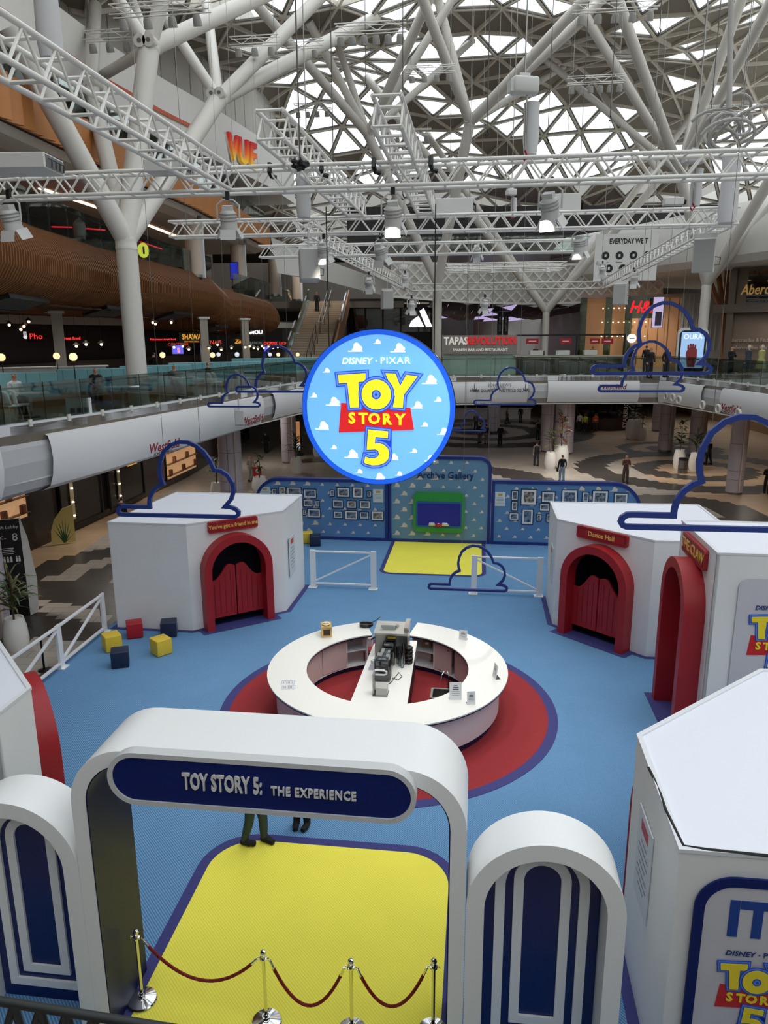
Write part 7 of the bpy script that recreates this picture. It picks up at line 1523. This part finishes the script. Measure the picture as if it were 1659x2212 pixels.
# bridge lettering
def fascia_text(px, py, Y, s, h, rgb, label, rz=0., bold=0., shear=0., xs=1.):
    p = GY(px, py, Y); t = thing('fascia_lettering', label, 'lettering', p, rz); text('letters', s, h, M('ink_%d_%d_%d' % rgb, rgb, .6), t, TR(0, 0, 0), .004, 'CENTER', bold, xs, shear); return t
BL_ = (40, 40, 44)
fascia_text(1080, 832, 43.85, 'JOHN LEWIS', .24, BL_, 'thin black department store name on the bridge', 0); fascia_text(1080, 838, 43.83, '& PARTNERS', .12, BL_, 'tiny line below the department store name on the bridge', 0); fascia_text(1080, 844, 43.82, 'HOME QUARTER   WESTFIELD SQUARE', .2, BL_, 'black directions line on the bridge between two arrows', 0, .003)
for k, x in enumerate((1025, 1135)): t = thing('arrow_print', ('black down arrow left of the bridge directions', 'black down arrow right of the bridge directions')[k], 'arrow', GY(x, 839, 43.83), 0); MB().box((0, 0, .05), (.035, .008, .42)).build('shaft', M('ink_40_40_44', BL_, .6), t); MB().path([(-.14, 0, 0), (0, 0, -.17), (.14, 0, 0)], .018, 4).build('head', M('ink_40_40_44', BL_, .6), t)
WR = (128, 30, 46)
fascia_text(1322, 836, 43.85, 'Westfield', .42, WR, 'dark red mall name on the bridge behind the cloud', 0, .006, .25)
for k, (x, y, Y, rz, s) in enumerate(((355, 964, 24.4, 1.22, .42), (545, 907, 32.6, 1.2, .45), (632, 880, 38.2, 1.15, .45), (1575, 882, 34.9, -1.45, .45))):
    w = ('on the left fascia in front of the large cloud', 'on the left fascia right of the small loudspeaker', 'on the left fascia beside the round sign', 'on the right fascia between round fittings')[k]
    fascia_text(x, y, Y, 'Westfield', s, WR, 'dark red slanted mall name ' + w, rz, .008, .25); fascia_text(x - 3, y + (14 if k == 0 else 9), Y - .05, 'LONDON W12', s * .34, BL_, 'small grey place line ' + w, rz, 0, .15)
# round fittings on the right fascia
for k, (x, y) in enumerate(((1440, 855), (1455, 859), (1468, 864), (1519, 875), (1553, 883), (1596, 893))):
    p = GY(x, y, 43.3 - k * 1.9); t = thing('round_nozzle', 'round white air nozzle on the right fascia, %s from the left' % ORD[k], 'nozzle', p, -1.45, 'air nozzles on the right fascia'); T = Matrix.Rotation(PI / 2, 4, 'X'); MB().lathe([(.22, 0), (.24, .06), (.18, .1), (.14, .04), (0, .03)], 18, T=T).build('ring', STEELW, t, smooth=True); MB().lathe([(0, .04), (.12, .045), (.1, .06), (0, .065)], 14, T=T).build('core', M('nozzle_grey', (160, 158, 154), .5), t)

# white lattice apron, wavy ceiling and mall corridor behind the bridge
LATB = M('lattice_back', (240, 239, 236), .6); la = struct(bpy.data.objects.new('trim_6', None)); put(la, None, (10, 60, 12))
def lp(s, t_):
    x = 845 + 590 * s; yt_ = 566 + 6 * math.sin(PI * s); yb_ = 640 + 16 * math.sin(PI * s); y = yt_ + (yb_ - yt_) * t_
    return GY(x, y, 60 + .8 * t_ - 4 * (2 * s - 1) ** 2)
vs = [lp(i / 24, j / 4) + Vector((0, .25, .02)) - Vector((10, 60, 12)) for i in range(25) for j in range(5)]; MB().add(vs, [(i * 5 + j, (i + 1) * 5 + j, (i + 1) * 5 + j + 1, i * 5 + j + 1) for i in range(24) for j in range(4)]).build('apron', LATB, la)
LATW = M('lattice_white', (248, 247, 244), .5)
for i in range(24):
    for j in range(3):
        a, b = i / 24, (i + 1) / 24; rod('lattice_rib', lp(a, j / 3), lp(b, (j + 1) / 3), .07, LATW, la, 'bar', .12); rod('lattice_rib', lp(b, j / 3), lp(a, (j + 1) / 3), .07, LATW, la, 'bar', .12)
for j in (0, 3):
    for i in range(12): rod('lattice_edge', lp(i / 12, j / 3), lp((i + 1) / 12, j / 3), .12, LATW, la, 'bar', .16)
# third-floor gallery above the apron: dark opening with glass
struct(MB().box((14.5, 67, 17.2), (35, .4, 4.6)).build('wall_far', M('far_dark', (34, 30, 32), .5, noise=.3, scale=.4))); struct(MB().box((15.5, 63.5, 15.05), (33, 8, .3)).build('floor', MATS['upper_floor']))
balustrade('glass_balustrade', [(-.5, 60.8), (6, 61), (22, 60)], 15.2, 1.2, 'glass balustrade of the far gallery above the white lattice', 1.7, bracket=False)
MB2 = MB()
AA = [GY(585, 512, 57), GY(700, 560, 61), GY(800, 596, 63), GY(905, 632, 63)]; BB = [GY(600, 590, 57), GY(700, 606, 61), GY(800, 632, 63), GY(905, 652, 63)]
MB2.add(AA + BB + [q + Vector((0, 6, .3)) for q in BB], [(0, 1, 5, 4), (1, 2, 6, 5), (2, 3, 7, 6), (4, 5, 9, 8), (5, 6, 10, 9), (6, 7, 11, 10)]); struct(MB2.build('wall_swoop', M('swoop_white', (222, 220, 216), .6)))
ps = thing('poster_board', 'large white board with black icons above the right side truss', 'board', GY(1352, 556, 48.6), -.1); q = 48.6 / FPX
MB().box((0, .05, 0), (126 * q, .1, 92 * q)).build('board', M('board_white', (228, 228, 226), .5), ps); text('letters', 'EVERYDAY WE T', .44, M('ink_black', (24, 24, 24), .6), ps, TR(.1, -.01, .95), .01, 'CENTER', .01, .7)
for k in range(7): x = -1.25 + (k % 4) * .85 + (.25 if k > 3 else 0); z = .12 if k < 4 else -.65; MB().lathe([(0, 0), (.24, 0), (.24, .02), (0, .02)], 20, T=Matrix.Translation((x, 0, z)) @ Matrix.Rotation(PI / 2, 4, 'X')).build('icon', M('ink_black', (24, 24, 24), .6), ps); MB().rbox((x, -.03, z), (.12, .006, .16), .002, 1).build('icon_mark', PW, ps); MB().box((x, -.01, z - .4), (.4, .006, .03)).build('caption', M('ink_grey', (88, 92, 104), .6), ps)
# corridor
CW_ = M('corridor_white', (200, 198, 196), .5); 
for sx, x0, x1, nm in ((-1, 4.6, 9.0, 'left'), (1, 20.0, 14.4, 'right')):
    a = Vector((x0, 66)); b = Vector((x1, 120)); wall_quad(MB(), a, b, L1, 11.6, .2).build('wall_corridor_' + nm, CW_)['kind'] = 'structure'
    for k in range(6):
        q0 = a.lerp(b, k / 6 + .02); q1 = a.lerp(b, (k + 1) / 6 - .02); n_ = Vector((-sx * .06, 0)); o = wall_quad(MB(), q0 + n_, q1 + n_, L1 + .2, L1 + 3.0, .05).build('shop_front', (M('shopfront_dark', (44, 38, 34), .2), M('shop_lit', (206, 200, 190), .4, emit=.5), M('shop_red_glow', (170, 30, 44), .5, emit=.3))[(k + (sx > 0)) % 3], None); tag(o, '%s shop front, %s from the near end, %s side of the far corridor' % (['dark', 'lit', 'red'][(k + (sx > 0)) % 3], ORD[k], nm), 'shop front')  # lit and red fronts emit to imitate lit interiors
struct(MB().box((12, 121, 9), (12, .3, 6)).build('wall_far', M('far_end', (170, 170, 176), .5)))
WV = M('wavy_ceiling', (98, 82, 78), .6); wc = struct(bpy.data.objects.new('ceiling', None)); put(wc, None, (12, 66, 11.5))
NX, NY = 12, 7; pts = {}
for i in range(NX + 1):
    for j in range(NY + 1): pts[i, j] = Vector((4.2 + i * 1.4, 63.5 + j * 3.2, 11.55 - .5 * math.sin(PI * i / NX) - .1 * j + (.35 if (i + j) % 2 else 0))) - Vector((12, 66, 11.5))
rnd = random.Random(5); LT = M('ceiling_triangle_light', (206, 190, 240), .5, emit=.7)
for i in range(NX):
    for j in range(NY):
        for k, tri in enumerate((((i, j), (i + 1, j), (i, j + 1)), ((i + 1, j), (i + 1, j + 1), (i, j + 1)))):
            lit = rnd.random() < .09; c = (pts[tri[0]] + pts[tri[1]] + pts[tri[2]]) / 3; P3 = [pts[q].lerp(c, .04) for q in tri]; up = Vector((0, 0, .05))
            MB().add(P3 + [q + up for q in P3], [(0, 2, 1), (3, 4, 5), (0, 1, 4, 3), (1, 2, 5, 4), (2, 0, 3, 5)]).build('ceiling_light' if lit else 'ceiling_panel', LT if lit else WV, wc)
vb = thing('hanging_banner', 'pair of black vertical banners with store lettering hanging in the corridor', 'banner', GY(1085, 700, 66), 0); q = 66 / FPX
for dx in (-.22, .3): rod('wire', GY(1085, 700, 66) + Vector((dx, 0, 1.0)), (GY(1085, 700, 66).x + dx, 66, 11.2), .01, STEEL, vb, 'rod6')
q = 66 / FPX
for dx, nm in ((-.22, 'JOHN LEWIS'), (.3, 'JOHN LEWIS')): MB().box((dx, 0, 0), (.44, .05, 50 * q)).build('sheet', BLACK, vb); text('letters', nm, .22, PW, vb, TR(dx, -.04, 0) @ Matrix.Rotation(PI / 2, 4, 'Y'), .004)
# fashion store on the right of the bridge
hm = thing('store_front', 'warm wood-lit fashion store front with strings of lamps behind the right column', 'store front', (15.6, 56.5, L1), -.25)
MB().box((3.4, .5, 2.5), (8.6, .1, 5.0)).build('back_wall', M('store_wood_glow', (176, 128, 88), .5, noise=.1, scale=1, emit=.22), hm); MB().box((3.4, 0, 5.05), (8.8, .3, .25)).build('lintel', M('lintel_pink', (170, 140, 128), .5), hm)  # wood wall emits faintly to imitate the lit store interior
for x in (-.8, 1.0, 2.4): MB().box((x, -.2, 2.5), (.5, .12, 5)).build('glass_fin', Mglass('green_pane', (160, 186, 176), .3), hm)
for k in range(3):
    for j in range(9): MB().lathe([(0, 0), (.05, .01), (.05, .07), (0, .08)], 8, (.6 + j * .38, .1, 2.2 + k * 1.0)).build('lamp', WARM, hm)
for k in range(8): MB().box((2.5 + k * .68, .42, 2.6), (.05, .04, 4.8)).build('board_joint', M('store_wood_dark', (120, 82, 54), .6), hm)
MB().box((7.4, -.3, 2.7), (2.9, .2, 5.0)).build('curtain_panel', M('curtain_pale', (166, 160, 152), .6), hm)
for k in range(9): MB().box((6.1 + k * .32, -.42, 3.2), (.06, .04, 3.9)).build('curtain_fold', M('curtain_fold', (186, 180, 172), .6), hm)
lit_sign(1394, 664, 52, 'H&M', 24, (236, 24, 36), 1.0, 'big red handwritten fashion brand sign', -.25, .02, .9, Mglass('green_pane'), .25)
t = thing('led_screen', 'tall pale violet advertising screen beside the red brand sign', 'screen', GY(1421, 675, 50.8), -.25); q = 52 / FPX; MB().box((0, 0, 0), (22 * q, .1, 62 * q)).build('case', BLACK, t); MB().box((0, -.06, 0), (20 * q, .02, 60 * q)).build('screen', M('led_violet', (184, 170, 206), .5, noise=.5, scale=3, emit=.8), t); MB().rbox((.05, -.075, -.4), (.4, .01, .9), .004, 1).build('figure', M('led_figure', (70, 60, 84), .5), t)
t = thing('round_light_sign', 'round white illuminated sign left of the fashion store', 'sign', GY(1364, 731, 51), 0); MB().lathe([(0, 0), (.3, 0), (.3, .1), (0, .1)], 24, T=Matrix.Rotation(PI / 2, 4, 'X')).build('disc', M('disc_lit', (246, 240, 236), .5, emit=.9), t); MB().box((0, -.11, 0), (.35, .006, .05)).build('mark', M('ink_grey', (88, 92, 104), .6), t)
ou = thing('advert_totem', 'white rounded advertising totem with a blue screen showing a hand', 'screen', (GY(1491, 790, 45.5).x, GY(1491, 790, 45.5).y, L1), -.2); MB().slab(rrect(-.86, .05, .86, 2.75, .35), -.08, .2).build('case', WHITE, ou); MB().slab(rrect(-.76, .1, .76, 2.6, .28), -.1, -.08).build('bezel', BLACK, ou); MB().box((0, -.11, 1.45), (1.3, .02, 2.1)).build('screen', M('screen_sky', (150, 186, 226), .4, emit=.75), ou); text('letters', 'OURA', .4, M('screen_white', (240, 246, 255), .4, emit=.9), ou, TR(0, -.125, 2.22), .002, 'CENTER', 0, .95)
HND = M('hand_print', (122, 46, 46), .5, emit=.3)
MB().slab([(-.22, .45), (.2, .45), (.3, 1.1), (.28, 1.5), (.1, 1.62), (-.2, 1.6), (-.34, 1.3), (-.3, .9)], -.125, -.12).build('printed_hand', HND, ou)
for k in range(4): MB().slab(rrect(-.28 + k * .13, 1.5, -.17 + k * .13, 1.85 - .05 * abs(k - 1.5), .05), -.128, -.122).build('printed_finger', HND, ou)
# stone store front at the far right with gold letters
ab = thing('store_front', 'brown stone store front with gold script letters at the right edge', 'store front', (21.6, 47.5, L1), -.7)
MB().box((4.5, .2, 3.15), (9.4, .3, 6.3)).build('stone_wall', M('stone_brown', (112, 96, 84), .6, noise=.15, scale=1.2), ab); MB().box((4.5, -.1, 3.9), (11, .5, .5)).build('lintel', M('stone_lintel', (98, 84, 74), .6), ab); MB().box((4.8, 0, 5.1), (8, .12, 1.9)).build('upper_glass', Mglass('dark_pane', (120, 120, 118), .3), ab); MB().box((5.6, -.02, 1.75), (2.6, .2, 3.4)).build('doorway', M('door_dark', (40, 32, 28), .6), ab)
text('letters', 'Abercrombie & Fitch', .85, M('gold_letters', (206, 164, 96), .35, metal=.4, emit=.15), ab, TR(.5, -.25, 4.95), .04, 'LEFT', .01, .75, .2)
text('letters', 'Abercrombie & Fitch', .34, M('stone_letters', (176, 164, 150), .5), ab, TR(1.2, -.02, 2.0), .01, 'CENTER', 0, .8); text('letters', 'abercrombie kids', .34, M('stone_letters', (176, 164, 150), .5), ab, TR(1.3, -.02, 1.55), .01, 'CENTER', 0, .8)
for x in (0, 3.2, 7.2): MB().box((x, -.05, 3.1), (.4, .4, 6.2)).build('pier', M('stone_lintel', (98, 84, 74), .6), ab)
for k, (x, rgb, lb) in enumerate(((1615, (60, 66, 80), 'mannequin in dark clothes at the stone store front'), (1643, (186, 184, 120), 'mannequin in a pale yellow dress at the right edge'))):
    p = GY(x, 790, 43); t = thing('mannequin', lb, 'mannequin', (p.x, p.y, L1), -.4); MB().lathe([(.0, 0), (.24, 0), (.24, .02), (.03, .03), (.03, .5), (.0, .5)], 14).build('stand', STEEL, t); MB().lathe([(.3, .45), (.24, .8), (.14, 1.08), (.19, 1.32), (.17, 1.45), (.06, 1.5)], 16).build('dress', M('dress_%d' % k, rgb, .7), t, smooth=True); MB().lathe([(.05, 1.48), (.05, 1.55), (.085, 1.62), (.09, 1.7), (.05, 1.78), (0, 1.79)], 12).build('head', M('mannequin_skin', (214, 200, 180), .5), t, smooth=True)
tw = thing('timber_tree', 'brown timber branching frame beside the right column', 'frame', (GY(1565, 790, 50).x, GY(1565, 790, 50).y, L1), 0); bx_ = GY(1562, 800, 50); TWM = M('timber_brown', (130, 84, 56), .5)
rod('trunk', (bx_.x, bx_.y, L1), GY(1565, 680, 50), .3, TWM, tw, 'bar')
for x, y in ((1548, 560), (1572, 560), (1596, 555), (1535, 610)): rod('branch', GY(1565, 690, 50), GY(x, y, 50), .24, TWM, tw, 'bar')

# ---------------------------------------------------------------- downlights under the first-floor slab and in the galleries
def downlight(p, label, e=120, col=(1, .93, .85), g='downlights'):
    t = thing('downlight', label, 'downlight', p, 0, g); MB().lathe([(.12, 0), (.14, -.02), (.1, -.025)], 14).build('trim', WHITE, t); MB().lathe([(0, -.01), (.1, -.012), (.1, -.016), (0, -.018)], 14).build('lamp', COOL, t)
    l = bpy.data.lights.new('downlight_beam', 'SPOT'); l.energy = e; l.spot_size = 2.75; l.spot_blend = .8; l.shadow_soft_size = .3; l.color = col
    o = bpy.data.objects.new('downlight_beam', l); COL.objects.link(o); o.parent = t; o.location = (0, 0, -.05)
zc = L1 - 1.65
downlight(Vector((-6.2, 66, 18.9)), 'high downlight above the staircase', 900)
DL = [(1125, 868), (1199, 867), (1276, 866), (1356, 865), (1428, 864)]
for k, (x, y) in enumerate(DL):
    p = G(x, y - 2, zc); downlight(Vector((p.x, p.y, zc)), 'small round downlight under the bridge, %s from the left' % ORD[k], 450)
for k, (x, y) in enumerate(((-13.5, 24), (-12.5, 33), (-11.5, 42), (-9, 52), (5, 50), (14, 52), (21.5, 36), (23, 46))): downlight(Vector((x, y, zc)), 'recessed downlight under the %s' % ['left terrace near the totem', 'left terrace beside the leaf panel', 'left terrace behind the back left booth', 'left terrace near the palm planter', 'bridge behind the round sign', 'bridge near the thick column', 'right walkway near the free column', 'right walkway near the leafy planters'][k], 480)
for k, (x, y) in enumerate(((-14.5, 24), (-14, 32), (-13, 42), (-12, 52))): downlight(Vector((x, y, SOF - .02)), 'recessed downlight in the timber soffit, %s from the left' % ORD[k], 420)
for k, (x, y) in enumerate(((-13.2, 26), (-12.2, 36), (-11.3, 46), (-10.5, 55))): downlight(Vector((x, y, L3 - 1.7)), 'recessed downlight in the white soffit above the second floor, %s from the left' % ORD[k], 160)
for k, (x, y) in enumerate(((18.5, 54), (24, 44), (12, 80), (12, 100))): downlight(Vector((x, y, 11.4)), ['recessed downlight in front of the fashion store', 'recessed downlight in front of the stone store', 'recessed downlight at the near end of the far corridor', 'recessed downlight at the far end of the far corridor'][k], 500, (1, .94, .86))

bpy.data.scenes.remove(_TMP)
for m in bpy.data.materials: m.cycles.emission_sampling = 'NONE'
